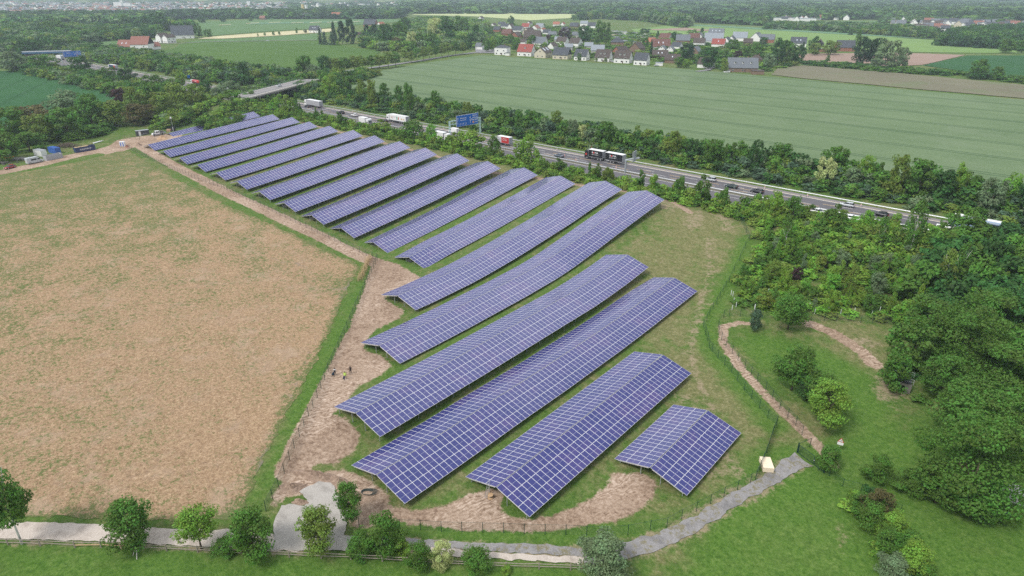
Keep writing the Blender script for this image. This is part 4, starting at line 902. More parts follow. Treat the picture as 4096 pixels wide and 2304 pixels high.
# group of trees left of the parking area
row([(45, 575, 460, 150, 'round', 'mid'), (150, 520, 440, 130, 'round', 'brownish'), (165, 575, 480, 110, 'round', 'olive'), (275, 490, 385, 120, 'egg', 'grey'), (280, 560, 455, 125, 'round', 'mid'),
     (345, 470, 400, 80, 'round', 'mid'), (375, 515, 400, 110, 'egg', 'mid'), (465, 505, 420, 115, 'round', 'olive')], 'beside the parking area at the left edge')
row([(490, 440, 370, 75, 'round', 'purple'), (545, 470, 372, 70, 'round', 'olive'), (570, 500, 425, 110, 'round', 'brownish'), (600, 455, 380, 80, 'round', 'olive'), (640, 450, 350, 95, 'round', 'mid'), (655, 475, 385, 90, 'round', 'olive'),
     (725, 450, 345, 95, 'egg', 'olive'), (800, 440, 348, 95, 'egg', 'olive'), (830, 400, 332, 60, 'round', 'dark'), (880, 410, 355, 70, 'round', 'grey'), (925, 400, 330, 75, 'egg', 'grey'), (935, 440, 370, 90, 'round', 'mid'), (1000, 420, 370, 70, 'round', 'mid')],
    'in the group behind the dark container')
row([(730, 345, 290, 40, 'egg', 'light'), (20, 640, 540, 130, 'bush', 'mid'), (120, 605, 540, 110, 'bush', 'mid')], 'between the left motorway and the parking lane', name='tree')
# single bigger shrubs between the fence and the motorway
row([(1115, 455, 385, 70, 'bush', 'bright'), (1160, 455, 385, 75, 'bush', 'light'), (1193, 440, 372, 32, 'cone', 'mid'), (1205, 460, 415, 30, 'cone', 'mid'), (1268, 470, 432, 26, 'cone', 'mid'), (1292, 478, 440, 28, 'cone', 'mid'), (1362, 482, 450, 36, 'bush', 'mid'),
     (1530, 520, 480, 90, 'bush', 'light'), (1655, 530, 482, 110, 'bush', 'mid'), (1727, 545, 497, 60, 'egg', 'bright'), (1880, 585, 520, 130, 'bush', 'light'), (1810, 565, 530, 70, 'bush', 'light'), (1975, 590, 540, 70, 'bush', 'mid')],
    'before the motorway, left half', name='shrub', cat='shrub', srange=(196, 199))
row([(2105, 650, 538, 105, 'egg', 'light'), (2240, 650, 630, 60, 'bush', 'mid'), (2357, 690, 643, 30, 'cone', 'mid'), (2390, 690, 655, 40, 'bush', 'mid'), (2430, 700, 668, 50, 'bush', 'olive'), (2562, 735, 678, 36, 'egg', 'mid'), (2610, 745, 697, 50, 'bush', 'light'),
     (2715, 740, 705, 60, 'bush', 'mid'), (2805, 770, 705, 75, 'bush', 'mid'), (2890, 790, 752, 50, 'bush', 'mid'), (3090, 810, 770, 60, 'egg', 'light'), (3165, 840, 785, 70, 'egg', 'mid')],
    'before the motorway, right half', name='shrub', cat='shrub', srange=(196, 199))
row([(3330, 920, 825, 95, 'bush', 'mid'), (3470, 905, 845, 45, 'egg', 'bright'), (3580, 900, 855, 40, 'egg', 'light'), (3830, 980, 850, 120, 'egg', 'mid'), (3930, 985, 905, 90, 'bush', 'mid'), (4030, 975, 915, 80, 'bush', 'blue'), (4060, 1060, 960, 130, 'round', 'mid')],
    'at the motorway edge of the planted wood', name='tree')
# trees standing out of the hedge behind the motorway (u positions along the bank)
RS2 = random.Random(21)
spec = [(1640, 405, 340, 55, 'egg', 'mid'), (1600, 410, 350, 42, 'round', 'mid'), (1450, 375, 325, 48, 'round', 'olive'), (1490, 385, 330, 46, 'round', 'olive'), (1325, 365, 305, 60, 'round', 'light'), (1540, 395, 340, 42, 'round', 'mid'), (1745, 430, 365, 52, 'egg', 'mid'),
        (1390, 385, 335, 60, 'round', 'dark'), (1870, 470, 410, 45, 'round', 'olive'), (2020, 480, 435, 42, 'round', 'mid'), (2075, 485, 445, 44, 'egg', 'mid'), (2130, 500, 445, 45, 'round', 'mid'), (2225, 510, 448, 60, 'round', 'olive')]
row(spec, 'in the hedge beyond the motorway, left part', name='tree', srange=(243, 258))
spec = [(2290, 560, 480, 50, 'round', 'grey'), (2330, 550, 500, 50, 'round', 'flower'), (2420, 590, 490, 95, 'round', 'mid'), (2545, 560, 505, 45, 'egg', 'olive'), (2590, 600, 520, 70, 'round', 'olive'), (2690, 590, 530, 58, 'round', 'olive'), (2730, 620, 560, 60, 'round', 'mid'),
        (2770, 630, 562, 60, 'round', 'dark'), (2830, 640, 570, 50, 'round', 'mid'), (2870, 630, 562, 46, 'egg', 'mid'), (2915, 660, 575, 60, 'round', 'mid'), (2960, 660, 570, 60, 'egg', 'mid'), (3015, 650, 570, 56, 'round', 'dark')]
row(spec, 'in the hedge beyond the motorway, middle part', name='tree', srange=(243, 258))
spec = [(3120, 700, 582, 90, 'round', 'mid'), (3200, 720, 620, 75, 'round', 'dark'), (3330, 740, 600, 110, 'round', 'mid'), (3290, 730, 640, 70, 'round', 'flower'), (3450, 745, 632, 70, 'egg', 'light'), (3400, 760, 680, 70, 'round', 'grey'), (3500, 740, 660, 46, 'round', 'mid'),
        (3575, 730, 645, 80, 'round', 'olive'), (3560, 800, 740, 90, 'bush', 'flower'), (3660, 800, 660, 130, 'round', 'mid'), (3760, 800, 700, 100, 'round', 'dark'), (3815, 770, 678, 50, 'egg', 'light'), (3860, 820, 705, 110, 'round', 'mid'), (3950, 840, 735, 100, 'round', 'grey'), (4020, 830, 715, 70, 'egg', 'bright'), (4080, 850, 760, 90, 'round', 'dark')]
row(spec, 'in the hedge beyond the motorway, right part', name='tree', srange=(243, 258))
# trees at the left end of the motorway hedge (by the bridge and further)
row([(1225, 305, 232, 66, 'round', 'mid'), (1300, 300, 232, 70, 'round', 'dark'), (1258, 315, 262, 50, 'egg', 'grey'), (1335, 300, 240, 40, 'round', 'olive'), (1150, 310, 272, 46, 'round', 'mid'), (1035, 305, 262, 62, 'round', 'dark'), (1090, 315, 268, 46, 'round', 'mid'), (980, 335, 262, 50, 'round', 'dark')],
    'behind the grey road bridge', name='tree')
row([(880, 320, 250, 60, 'round', 'mid'), (780, 275, 230, 45, 'round', 'mid'), (600, 235, 200, 50, 'round', 'mid'), (395, 200, 172, 45, 'round', 'dark'), (395, 215, 183, 55, 'round', 'dark'), (490, 245, 215, 60, 'bush', 'mid')], 'in the hedge at the far left motorway', name='tree')
row([(115, 225, 175, 60, 'round', 'dark'), (240, 215, 170, 50, 'round', 'dark'), (300, 200, 160, 50, 'round', 'mid'), (180, 290, 235, 90, 'round', 'mid'), (60, 285, 225, 90, 'round', 'grey'), (330, 300, 240, 70, 'round', 'dark'), (515, 345, 285, 75, 'round', 'dark'), (440, 330, 280, 70, 'round', 'mid'), (620, 370, 310, 80, 'round', 'mid'), (700, 385, 325, 80, 'round', 'mid')],
    'in the dark tree belt along the left field', name='tree')
# lime avenue
AV = [(1205, 303, 250), (1225, 300, 262), (1350, 293, 243), (1382, 293, 238), (1420, 288, 232), (1450, 280, 232), (1486, 277, 230), (1518, 275, 228), (1554, 273, 217), (1583, 268, 215), (1620, 246, 203), (1645, 252, 212), (1668, 247, 200), (1695, 242, 195), (1718, 237, 193), (1742, 232, 188), (1768, 228, 183), (1793, 224, 178), (1822, 220, 173), (1852, 218, 176)]
for i, (x, y, top) in enumerate(AV):
    p, h, wd = placed(x, y, top - 4, (y - top) * (1.0 if i < 11 else .82)); tree(p, h, wd, 'egg', 'olive' if i % 3 else 'mid', 'clipped looking lime tree in the avenue, %s from the left' % ordinal(i), 'lime_tree', 'tree', 'lime trees lining the country road', trunk=.28, jit=.06)
# conifers and parkland left of the village
row([(1283, 178, 115, 20, 'cone', 'blackgreen'), (1300, 180, 130, 30, 'cone', 'blue'), (1330, 181, 132, 36, 'cone', 'blue'), (1338, 165, 92, 36, 'cone', 'blackgreen'), (1370, 176, 98, 42, 'column', 'blackgreen'), (1405, 176, 88, 58, 'column', 'blackgreen'), (1352, 183, 166, 18, 'bush', 'light'), (1470, 160, 105, 34, 'column', 'blackgreen'), (1500, 162, 106, 36, 'column', 'blackgreen')],
    'in the conifer group left of the village', name='conifer')
row([(1545, 190, 108, 80, 'round', 'dark'), (1600, 180, 100, 70, 'round', 'mid'), (1650, 200, 135, 54, 'round', 'flower'), (1682, 200, 140, 52, 'round', 'mid'), (1620, 140, 80, 64, 'round', 'dark'), (1745, 165, 85, 74, 'round', 'flower'), (1790, 185, 95, 86, 'round', 'dark'), (1845, 150, 75, 66, 'round', 'mid'), (1780, 130, 72, 60, 'round', 'mid'), (1830, 190, 145, 40, 'egg', 'mid'),
     (1870, 200, 160, 40, 'round', 'dark'), (1885, 190, 140, 50, 'round', 'dark'), (1725, 195, 130, 44, 'egg', 'mid'), (1590, 200, 155, 50, 'bush', 'brownish'), (1480, 190, 150, 46, 'bush', 'mid'), (1515, 205, 195, 30, 'bush', 'mid')],
    'in the park wood beside the village', name='tree')
# trees in and around the village
row([(1948, 208, 158, 36, 'egg', 'mid'), (1968, 205, 150, 36, 'egg', 'light'), (2000, 196, 150, 44, 'egg', 'mid'), (2065, 206, 158, 38, 'egg', 'mid'), (2042, 180, 140, 34, 'egg', 'mid'), (1905, 172, 108, 46, 'column', 'dark'), (2045, 110, 68, 24, 'egg', 'dark'), (2130, 188, 145, 34, 'round', 'mid'), (2178, 205, 172, 24, 'round', 'light'), (2192, 170, 142, 32, 'round', 'purple')],
    'in the left part of the village', name='tree')
row([(2262, 165, 117, 54, 'round', 'purple'), (2244, 208, 170, 30, 'round', 'light'), (2316, 246, 215, 18, 'round', 'mid'), (2340, 175, 112, 70, 'round', 'dark'), (2395, 176, 92, 46, 'column', 'mid'), (2420, 170, 100, 46, 'round', 'mid'), (2206, 170, 150, 28, 'round', 'mid'), (2580, 135, 116, 50, 'round', 'dark'), (2385, 248, 232, 12, 'bush', 'olive'), (2421, 248, 232, 14, 'bush', 'olive'), (2603, 225, 165, 20, 'cone', 'blackgreen'),
     (2580, 195, 155, 38, 'round', 'mid'), (2630, 150, 124, 20, 'cone', 'dark'), (2690, 165, 132, 44, 'round', 'dark')],
    'in the middle of the village', name='tree')
row([(2745, 245, 182, 62, 'round', 'blackgreen'), (2715, 270, 232, 44, 'round', 'mid'), (2745, 272, 240, 36, 'round', 'light'), (2830, 275, 200, 80, 'round', 'dark'), (2818, 215, 188, 46, 'round', 'light'), (2890, 250, 205, 60, 'round', 'mid'), (2930, 210, 165, 50, 'round', 'mid'), (2806, 150, 117, 24, 'column', 'dark'), (2770, 138, 120, 46, 'round', 'light'), (2895, 290, 238, 36, 'egg', 'olive')],
    'in the right part of the village', name='tree')
row([(2985, 235, 190, 50, 'round', 'mid'), (3030, 240, 185, 60, 'round', 'mid'), (3075, 270, 220, 60, 'egg', 'grey'), (3110, 262, 170, 60, 'round', 'dark'), (3140, 255, 178, 64, 'round', 'mid'), (3185, 252, 190, 54, 'round', 'dark'), (3050, 190, 155, 40, 'round', 'dark'), (3250, 215, 158, 42, 'egg', 'dark'), (3210, 205, 172, 22, 'cone', 'blackgreen'), (3258, 222, 180, 48, 'round', 'olive'),
     (2948, 240, 208, 40, 'round', 'purple')], 'in the gardens right of the village', name='tree')
row([(3322, 220, 172, 62, 'round', 'olive'), (3425, 200, 132, 44, 'cone', 'mid'), (3450, 262, 170, 80, 'round', 'blackgreen'), (3500, 262, 175, 60, 'round', 'blackgreen'), (3545, 278, 186, 86, 'round', 'grey'), (3605, 272, 207, 50, 'round', 'grey'), (3500, 280, 242, 50, 'round', 'grey'), (3310, 245, 222, 26, 'cone', 'mid'),
     (3910, 312, 254, 60, 'round', 'mid'), (3985, 318, 278, 46, 'round', 'mid'), (4022, 212, 170, 52, 'round', 'mid'), (4085, 212, 174, 46, 'round', 'mid'), (3401, 141, 123, 22, 'round', 'dark'), (3920, 315, 290, 90, 'bush', 'dark')],
    'in the fields at the right', name='tree')
row([(810, 92, 70, 32, 'round', 'dark'), (893, 90, 68, 24, 'round', 'dark'), (1003, 85, 72, 18, 'round', 'mid'), (797, 150, 112, 30, 'round', 'mid'), (835, 150, 122, 32, 'round', 'mid'), (1188, 135, 114, 10, 'egg', 'mid'), (1222, 132, 120, 16, 'round', 'dark'), (1095, 142, 128, 12, 'round', 'mid'), (1060, 143, 132, 12, 'round', 'mid'), (1032, 146, 134, 8, 'cone', 'mid'), (1118, 140, 128, 10, 'round', 'mid'), (1500, 75, 60, 22, 'round', 'purple')],
    'standing free in the wide green land', name='tree')

# ------------------------------------------------------------------ woods far and near as masses
WC = ['dark', 'mid', 'dark', 'dark', 'mid', 'olive', 'blackgreen', 'grey']
def wood_px(px, sp, h, det, cols_=WC, wf=1.0, hv=(.75, 1.25)):
    P = GPs(px); return [(u, s, tz(u, s) - .3, h * NR.uniform(*hv), sp * 1.5 * wf * NR.uniform(.85, 1.25), pick(cols_), det) for u, s in scatter(P, sp)]
it = wood_px([(-60, 232), (120, 222), (290, 200), (345, 172), (560, 157), (640, 150), (640, 128), (420, 128), (200, 120), (-60, 120)], 9.5, 12, 'mid')
it += wood_px([(-60, 118), (300, 112), (640, 120), (760, 132), (770, 116), (640, 100), (640, 86), (300, 84), (-60, 90)], 13, 14, 'lo')
mass('wood', 'dark wood left of the farmhouses', it)
it = belt(-1000, -455, 168, 196, 5.6, 6.0, ['dark', 'mid', 'dark', 'mid', 'olive', 'grey'], 'mid')
it += [(u, s, tz(u, s) - .3, 4.5 * NR.uniform(.6, 1.4), 7, pick(['mid', 'dark', 'light', 'olive']), 'mid') for u, s in scatter(GPs([(560, 385), (700, 400), (860, 410), (1000, 400), (1060, 430), (1030, 448), (900, 452), (760, 470), (700, 500), (600, 500), (520, 480), (470, 440)]), 5.0)]
it += wood_px([(-40, 600), (130, 585), (300, 560), (420, 545), (470, 500), (380, 470), (200, 500), (60, 540), (-40, 560)], 4.2, 4.0, 'mid', ['mid', 'dark', 'mid', 'light'])
it += wood_px([(700, 505), (1030, 448), (1040, 440), (1000, 425), (860, 440), (720, 480), (690, 500)], 3.5, 3.2, 'mid', ['light', 'mid', 'olive', 'light'])
it += wood_px([(700, 500), (760, 468), (900, 448), (1040, 432), (1075, 425), (1110, 395), (1060, 370), (960, 380), (860, 400), (700, 440), (640, 500)], 5.0, 5.5, 'mid', ['light', 'mid', 'olive', 'mid', 'grey'])
for _ in range(190):
    f_ = NR.uniform(0, 1); sgn = NR.choice([-1, 1]); la = NR.uniform(6.5, 21) * sgn; q0 = (c0[0] - dv[0] * (4 + 50 * f_), c0[1] - dv[1] * (4 + 50 * f_)); x_, y_ = q0[0] - dv[1] * la, q0[1] + dv[0] * la
    if y_ < 199: it.append((x_, y_, max(tz(x_, y_), (OZ - .8) * (1 - f_) + 4.6 * f_ - (abs(la) - 6.5) * .45) - .4, NR.uniform(2.2, 4.5), NR.uniform(4, 6.5), pick(['light', 'mid', 'olive', 'mid']), 'mid'))
    q0 = (c0[0] + dv[0] * (BR_L + 4 + 80 * f_), c0[1] + dv[1] * (BR_L + 4 + 80 * f_)); x_, y_ = q0[0] - dv[1] * la, q0[1] + dv[0] * la
    if y_ > 240: it.append((x_, y_, max(tz(x_, y_), (OZ - .8) * (1 - f_) + 4.6 * f_ - (abs(la) - 6.5) * .45) - .4, NR.uniform(3, 7), NR.uniform(5, 8), pick(['dark', 'mid', 'olive', 'mid']), 'mid'))
mass('thicket', 'thicket between the left field, the parking area and the bridge', it)
it = wood_px([(1455, 188), (1540, 205), (1620, 208), (1690, 205), (1800, 200), (1900, 195), (1930, 150), (1960, 112), (1900, 92), (1700, 84), (1610, 96), (1590, 118), (1500, 125), (1450, 150)], 9.5, 9.5, 'mid', ['mid', 'dark', 'mid', 'light', 'olive', 'grey'])
it += wood_px([(2290, 82), (2400, 76), (2560, 84), (2735, 112), (2760, 104), (2740, 88), (2680, 76), (2500, 66), (2380, 68)], 11, 15, 'mid')
mass('wood', 'park wood and hill wood around the village', it)
it = wood_px([(1960, 190), (2100, 206), (2300, 230), (2600, 248), (2900, 280), (3050, 286), (3200, 262), (3190, 215), (3090, 190), (2950, 170), (2850, 150), (2600, 140), (2450, 130), (2300, 112), (2100, 102), (1960, 110)], 15, 3.6, 'mid', ['mid', 'dark', 'light', 'olive', 'mid'], .55, (.5, 1.5))
mass('garden_greenery', 'garden shrubs and hedges between the village houses', it)
it = wood_px([(3060, 118), (3200, 120), (3500, 140), (3720, 156), (3760, 140), (3640, 120), (3400, 108), (3100, 104)], 9, 9, 'mid')
it += wood_px([(3752, 184), (3900, 192), (4110, 206), (4300, 212), (4300, 120), (4110, 120), (3900, 128), (3810, 140)], 9, 11, 'mid', ['dark', 'blackgreen', 'dark', 'mid'])
it += wood_px([(3205, 262), (3350, 272), (3500, 288), (3700, 298), (3800, 304), (3800, 296), (3600, 280), (3400, 262), (3210, 252)], 5.5, 3.4, 'mid', ['dark', 'mid'])
it += wood_px([(3800, 300), (3950, 318), (4200, 345), (4200, 335), (3960, 306), (3810, 292)], 6, 3.2, 'mid', ['mid', 'dark'])
mass('wood', 'dark woods and hedge lines around the bright field at the right', it)
# right wood behind the big trees
it = wood_px([(3600, 1230), (3560, 1180), (3700, 1050), (3900, 980), (4150, 1010), (4500, 1200), (4500, 1650), (4150, 1560), (4000, 1460), (3850, 1300)], 5.2, 8.0, 'hi', ['mid', 'dark', 'dark', 'mid'], 1.0)
mass('wood', 'dense dark wood at the right edge behind the big trees', it)
it = [(u, s, tz(u, s) - .2, NR.uniform(1.2, 2.6), NR.uniform(2.5, 4), pick(['mid', 'light', 'dark']), 'hi') for u, s in scatter(GPs([(3400, 1960), (3480, 1960), (3580, 2100), (3700, 2330), (3560, 2330), (3460, 2120), (3390, 2010)]), 2.2)]
it += [(u, s, tz(u, s) - .2, NR.uniform(.8, 1.8), NR.uniform(2.2, 3.4), pick(['mid', 'dark']), 'hi') for u, s in scatter(GPs([(3540, 1500), (3620, 1600), (3700, 1620), (3750, 1500), (3620, 1400)]), 2.4) if math.hypot(u + 12.5, s - 132) > 4]
mass('undergrowth', 'undergrowth of the hedge and the culvert at the lower right', it)
# distant woods
DC = ['dark', 'blackgreen', 'mid', 'dark']
it = wood_px([(-100, 84), (640, 80), (1000, 76), (1580, 76), (1620, 62), (1400, 56), (1000, 58), (600, 66), (-100, 70)], 19, 15, 'x', DC)
it += wood_px([(1620, 60), (1640, 48), (2100, 42), (2300, 50), (2600, 58), (2600, 48), (2200, 36), (1600, 40)], 21, 16, 'x', DC)
it += wood_px([(2740, 90), (2900, 96), (3060, 104), (3060, 82), (2900, 62), (2760, 66)], 17, 14, 'x', DC)
it += wood_px([(3060, 82), (3500, 78), (4300, 110), (4300, 62), (3600, 48), (3060, 54)], 20, 17, 'x', DC)
it += wood_px([(3500, 84), (3560, 92), (3900, 98), (4200, 110), (4200, 96), (3700, 80)], 18, 10, 'x', ['mid', 'dark'])
mass('far_wood', 'far woods closing off the fields', it)
it = []
for y0, y1, sp, h in ((56, 44, 30, 17), (44, 34, 36, 18), (34, 24, 44, 18), (24, 14, 54, 18), (14, 4, 70, 19), (4, -6, 85, 20)):
    P = GPs([(-250, y0), (4350, y0), (4350, y1), (-250, y1)])
    for u, s in scatter(P, sp):
        dens = .5 + .5 * math.sin(u * .0061 + s * .0035) * math.cos(s * .0083 - u * .0017)
        town = (math.cos(PSI) * u + math.sin(PSI) * s) < -.15 * (-math.sin(PSI) * u + math.cos(PSI) * s)
        if NR.uniform() < (.30 + .85 * dens) * (.42 if town else 1): it.append((u, s, tz(u, s) - .5, h * NR.uniform(.6, 1.2) * (.55 if town else 1), sp * 1.45 * NR.uniform(.8, 1.3) * (.7 if town else 1), pick(DC), 'x'))
mass('distant_wood', 'distant hazy woodland of the valley', it)
# far fields in the valley
fr = random.Random(9)
for k in range(26):
    x = fr.uniform(0, 4096); y = fr.choice([8, 14, 20, 26, 33, 40]); w_ = fr.uniform(60, 190); h_ = 1.2 + y * .05
    field('distant_field', [(x - w_, y), (x + w_, y - h_ * .3), (x + w_ * .9, y + h_), (x - w_ * .8, y + h_ * 1.3)], fr.choice([G_YEL, G_MID, G_LIGHT, G_MID]), 'small far field in the hazy valley', lift=1.0, step=60, edge=60, amp=0)
# hills on the horizon
t = NT('far_hill_mat'); P = t.obj(); n = t.noise(.006, 6, .7, P)
t.bsdf(t.ramp(n, [(.42, (.035, .07, .03)), (.52, (.06, .10, .04)), (.60, (.20, .24, .11)), (.7, (.05, .09, .035))]), .95, .05); M_HILL = t.m
cd_ = (-math.sin(PSI), math.cos(PSI)); rd_ = (math.cos(PSI), math.sin(PSI))
for k, (dist, x0, x1, hh) in enumerate(((3900, -2600, -700, 38), (4200, -1100, 900, 46), (4000, 500, 2600, 42), (4900, -3200, 3300, 92))):
    gx_ = np.linspace(x0, x1, 60); gy_ = np.linspace(-420, 420, 16); V = []
    for X in gx_:
        for Y in gy_:
            e = max(0, 1 - (Y / 420) ** 2) * max(0, 1 - ((X - (x0 + x1) / 2) / ((x1 - x0) / 2)) ** 4); z = 4 + hh * e * (.72 + .28 * math.sin(X * .0047 + k) * math.cos(Y * .006 + X * .002))
            V.append((cd_[0] * (dist + Y) + rd_[0] * X, cd_[1] * (dist + Y) + rd_[1] * X, z))
    i_, j_ = np.meshgrid(np.arange(59), np.arange(15), indexing='ij'); q_ = (i_ * 16 + j_).ravel(); Fh = np.stack([q_, q_ + 16, q_ + 17, q_ + 1], 1)
    tag(link('hills', np_mesh('hills', np.array(V), Fh, M_HILL, smooth=True)), 'low wooded hills on the horizon', kind='structure')
# ------------------------------------------------------------------ houses
def roof_mat(name, col):
    t = NT(name); P = t.obj(); n = t.noise(1.2, 5, .7, P); w = t.n('TexWave'); w.inputs['Scale'].default_value = 1.6; w.bands_direction = 'Z'; t.l(P, w.inputs['Vector'])
    c = t.ramp(n, [(.3, tuple(x * .75 for x in col)), (.7, tuple(min(1, x * 1.2) for x in col))]); c = t.mix(t.math('MULTIPLY', w.outputs['Fac'], .25), c, tuple(x * .6 for x in col))
    t.bsdf(c, .75, .3); return t.m
ROOF = {k: roof_mat('roof_' + k, c) for k, c in dict(anth=(.070, .078, .092), grey=(.15, .165, .185), brown=(.085, .066, .058), red=(.30, .075, .06), orange=(.36, .14, .085), redbrown=(.15, .072, .058), light=(.27, .30, .33), tile=(.27, .12, .09)).items()}
WALL = {k: simple('wall_' + k, c, .9, .1, var=.06) for k, c in dict(white=(.80, .79, .77), cream=(.58, .52, .41), brick=(.30, .13, .09), brown=(.22, .15, .11), grey=(.42, .41, .39), black=(.03, .03, .03)).items()}
M_WIN = simple('window_glass', (.045, .05, .06), .15, .6); M_FRW = simple('window_frame_white', (.75, .75, .74), .5); M_DOOR = simple('door_brown', (.10, .06, .04), .6); M_SKYL = simple('skylight_glass', (.55, .60, .66), .15, .7)
M_CHIM = simple('chimney_brick', (.22, .12, .09), .9)
RCN = dict(anth='dark slate', grey='grey', brown='dark brown', red='bright red', orange='orange red', redbrown='red brown', light='light grey', tile='red tiled')
def win(par, c, w, h, ax, frame=True, name='window'):
    """ax: outward normal (x,y)"""
    m = MB(); nx_, ny_ = ax; tx_, ty_ = -ny_, nx_
    def quad(w_, h_, o, mi): 
        p = [(c[0] + nx_ * o + tx_ * a * w_ / 2, c[1] + ny_ * o + ty_ * a * w_ / 2, c[2] + b * h_ / 2) for a, b in ((-1, -1), (1, -1), (1, 1), (-1, 1))]
        pi = [(x - nx_ * .05, y - ny_ * .05, z) for x, y, z in p]; m.add(p + pi, [(0, 1, 2, 3), (0, 4, 5, 1), (1, 5, 6, 2), (2, 6, 7, 3), (3, 7, 4, 0)], mi)
    quad(w + .2, h + .2, .05, 1); quad(w, h, .07, 0); return m.build(name, [M_WIN, M_FRW], par)
def house(px, py, wpx, a=-24, roof='anth', wall='white', label=None, hw=3.2, pitch=44, dr=.78, detail=1, dormer=0, sky=0, solar=0, chim=1, hip=False, gfront=False, name='house', flat=False, over=.45, L=None, gwall=None, cat='house', group=None):
    if not flat: hw = hw * 1.38; wpx = wpx * 1.08
    p = GP(px, py); z = p[2]; dist = math.sqrt(p[0] ** 2 + p[1] ** 2 + (CZ - z) ** 2)
    ar = math.radians(a); wid = wpx * dist / F; L_ = L or wid / (abs(math.cos(ar)) + dr * abs(math.sin(ar))); D = L_ * dr
    # the given pixel is the middle of the front foot: move the centre back by half the visible depth
    back = (D * abs(math.cos(ar)) + L_ * abs(math.sin(ar))) / 2; dx, dy = p[0] / math.hypot(p[0], p[1]), p[1] / math.hypot(p[0], p[1])
    u, s = p[0] + dx * back, p[1] + dy * back; z = tz(u, s)
    r = empty(name, (u, s, z), PSI + ar, label, cat, group)
    x, y = L_ / 2, D / 2; wm = WALL[wall]; rm = ROOF[roof]; hr = hw + (0 if flat else y * math.tan(math.radians(pitch)))
    m = MB()
    if flat:
        m.box((0, 0, hw / 2 - .25), (L_, D, hw + .5)); m.build('wall', wm, r); m = MB(); m.box((0, 0, hw + .14), (L_ + .5, D + .5, .28)); m.build('roof', rm, r)
    elif hip:
        m.box((0, 0, hw / 2 - .25), (L_, D, hw + .5)); m.build('wall', wm, r); o = over; rl = max(.3, x - y * .95)
        hr = hw + y * math.tan(math.radians(pitch)); m = MB()
        m.add([(-x - o, -y - o, hw - .1), (x + o, -y - o, hw - .1), (x + o, y + o, hw - .1), (-x - o, y + o, hw - .1), (-rl, 0, hr), (rl, 0, hr)], [(0, 1, 5, 4), (1, 2, 5), (2, 3, 4, 5), (3, 0, 4), (3, 2, 1, 0)]); rf = m.build('roof', rm, r)
    else:
        m.add([(-x, -y, -.5), (x, -y, -.5), (x, y, -.5), (-x, y, -.5), (-x, -y, hw), (x, -y, hw), (x, y, hw), (-x, y, hw), (-x, 0, hr), (x, 0, hr)],
              [(0, 1, 5, 4), (2, 3, 7, 6), (1, 2, 6, 9, 5), (3, 0, 4, 8, 7), (4, 5, 9, 8), (6, 7, 8, 9)]); m.build('wall', wm, r)
        if gwall:
            m = MB(); m.add([(x + .03, -y, hw), (x + .03, y, hw), (x + .03, 0, hr)], [(0, 1, 2)]); m.add([(-x - .03, -y, hw), (-x - .03, y, hw), (-x - .03, 0, hr)], [(2, 1, 0)]); m.build('gable_cladding', WALL[gwall], r)
        m = MB(); tp = math.tan(math.radians(pitch)); o = over; th = .22
        for sg in (-1, 1):
            e = [(-x - o, sg * (y + o), hw - o * tp), (x + o, sg * (y + o), hw - o * tp), (x + o, 0, hr), (-x - o, 0, hr)]; up = [(a_, b_, c_ + th) for a_, b_, c_ in e]
            e = [(a_, b_, c_ + .03) for a_, b_, c_ in e]; fs = [(4, 5, 6, 7), (3, 2, 1, 0), (0, 1, 5, 4), (1, 2, 6, 5), (3, 0, 4, 7)]
            m.add(e + up, fs if sg < 0 else [f[::-1] for f in fs])
        rf = m.build('roof', rm, r)
    if not detail: return r
    if chim and not flat:
        m = MB(); m.box((L_ * .18, D * .05, hr + .35), (.6, .6, 1.6)); m.build('chimney', M_CHIM, rf)
    tp = math.tan(math.radians(pitch))
    if dormer:
        for k in range(dormer):
            xx = (k - (dormer - 1) / 2) * L_ * .27; yy = -y * .55; zz = hw + (y - abs(yy)) * tp
            m = MB(); m.box((xx, yy - .1, zz + .45), (1.5, 1.9, 1.5)); m.box((xx, yy - .15, zz + 1.28), (1.9, 2.3, .16), mi=1); d_o = m.build('dormer', [WALL['white'], rm], rf); win(d_o, (xx, yy - 1.05, zz + .5), 1.0, .9, (0, -1))
    if sky:
        for k in range(sky):
            xx = (k - (sky - 1) / 2) * L_ * .24; f0, f1 = .38, .60; m = MB()
            pt = lambda q, w_: (xx + w_, -y * (1 - q), hw + y * q * tp + th + .06)
            m.add([pt(f0, -.5), pt(f0, .5), pt(f1, .5), pt(f1, -.5)], [(0, 1, 2, 3)]); m.build('skylight', M_SKYL, rf)
    if solar:
        for xx in (-L_ * .22, L_ * .22):
            m = MB(); pt = lambda q, w_: (xx + w_, -y * (1 - q), hw + y * q * tp + th + .06); m.add([pt(.35, -1.3), pt(.35, 1.3), pt(.85, 1.3), pt(.85, -1.3)], [(0, 1, 2, 3)]); m.build('roof_panel', M_SKYL, rf)
    if detail > 1:
        n = 3 if L_ > 9 else 2
        for k in range(n): win(r, ((k - (n - 1) / 2) * L_ / n, -y, 1.6), 1.3, 1.2, (0, -1))
        sx_ = 1 if a <= 0 else -1
        if not (hip or flat):
            win(r, (sx_ * x, -y * .4, 1.6), 1.1, 1.2, (sx_, 0)); win(r, (sx_ * x, y * .4, 1.6), 1.1, 1.2, (sx_, 0)); win(r, (sx_ * x, 0, hw + 1.4), 1.1, 1.2, (sx_, 0))
        else: win(r, (sx_ * x, 0, 1.6), 1.2, 1.2, (sx_, 0))
        if hw > 4:
            for k in range(2): win(r, ((k - .5) * L_ / 2, -y, 4.4), 1.3, 1.2, (0, -1))
        m = MB(); m.box((L_ * .08, -y - .02, 1.05), (1.0, .1, 2.1)); m.build('door', M_DOOR, r)
    return r
FR = 'in the front row facing the wheat field'
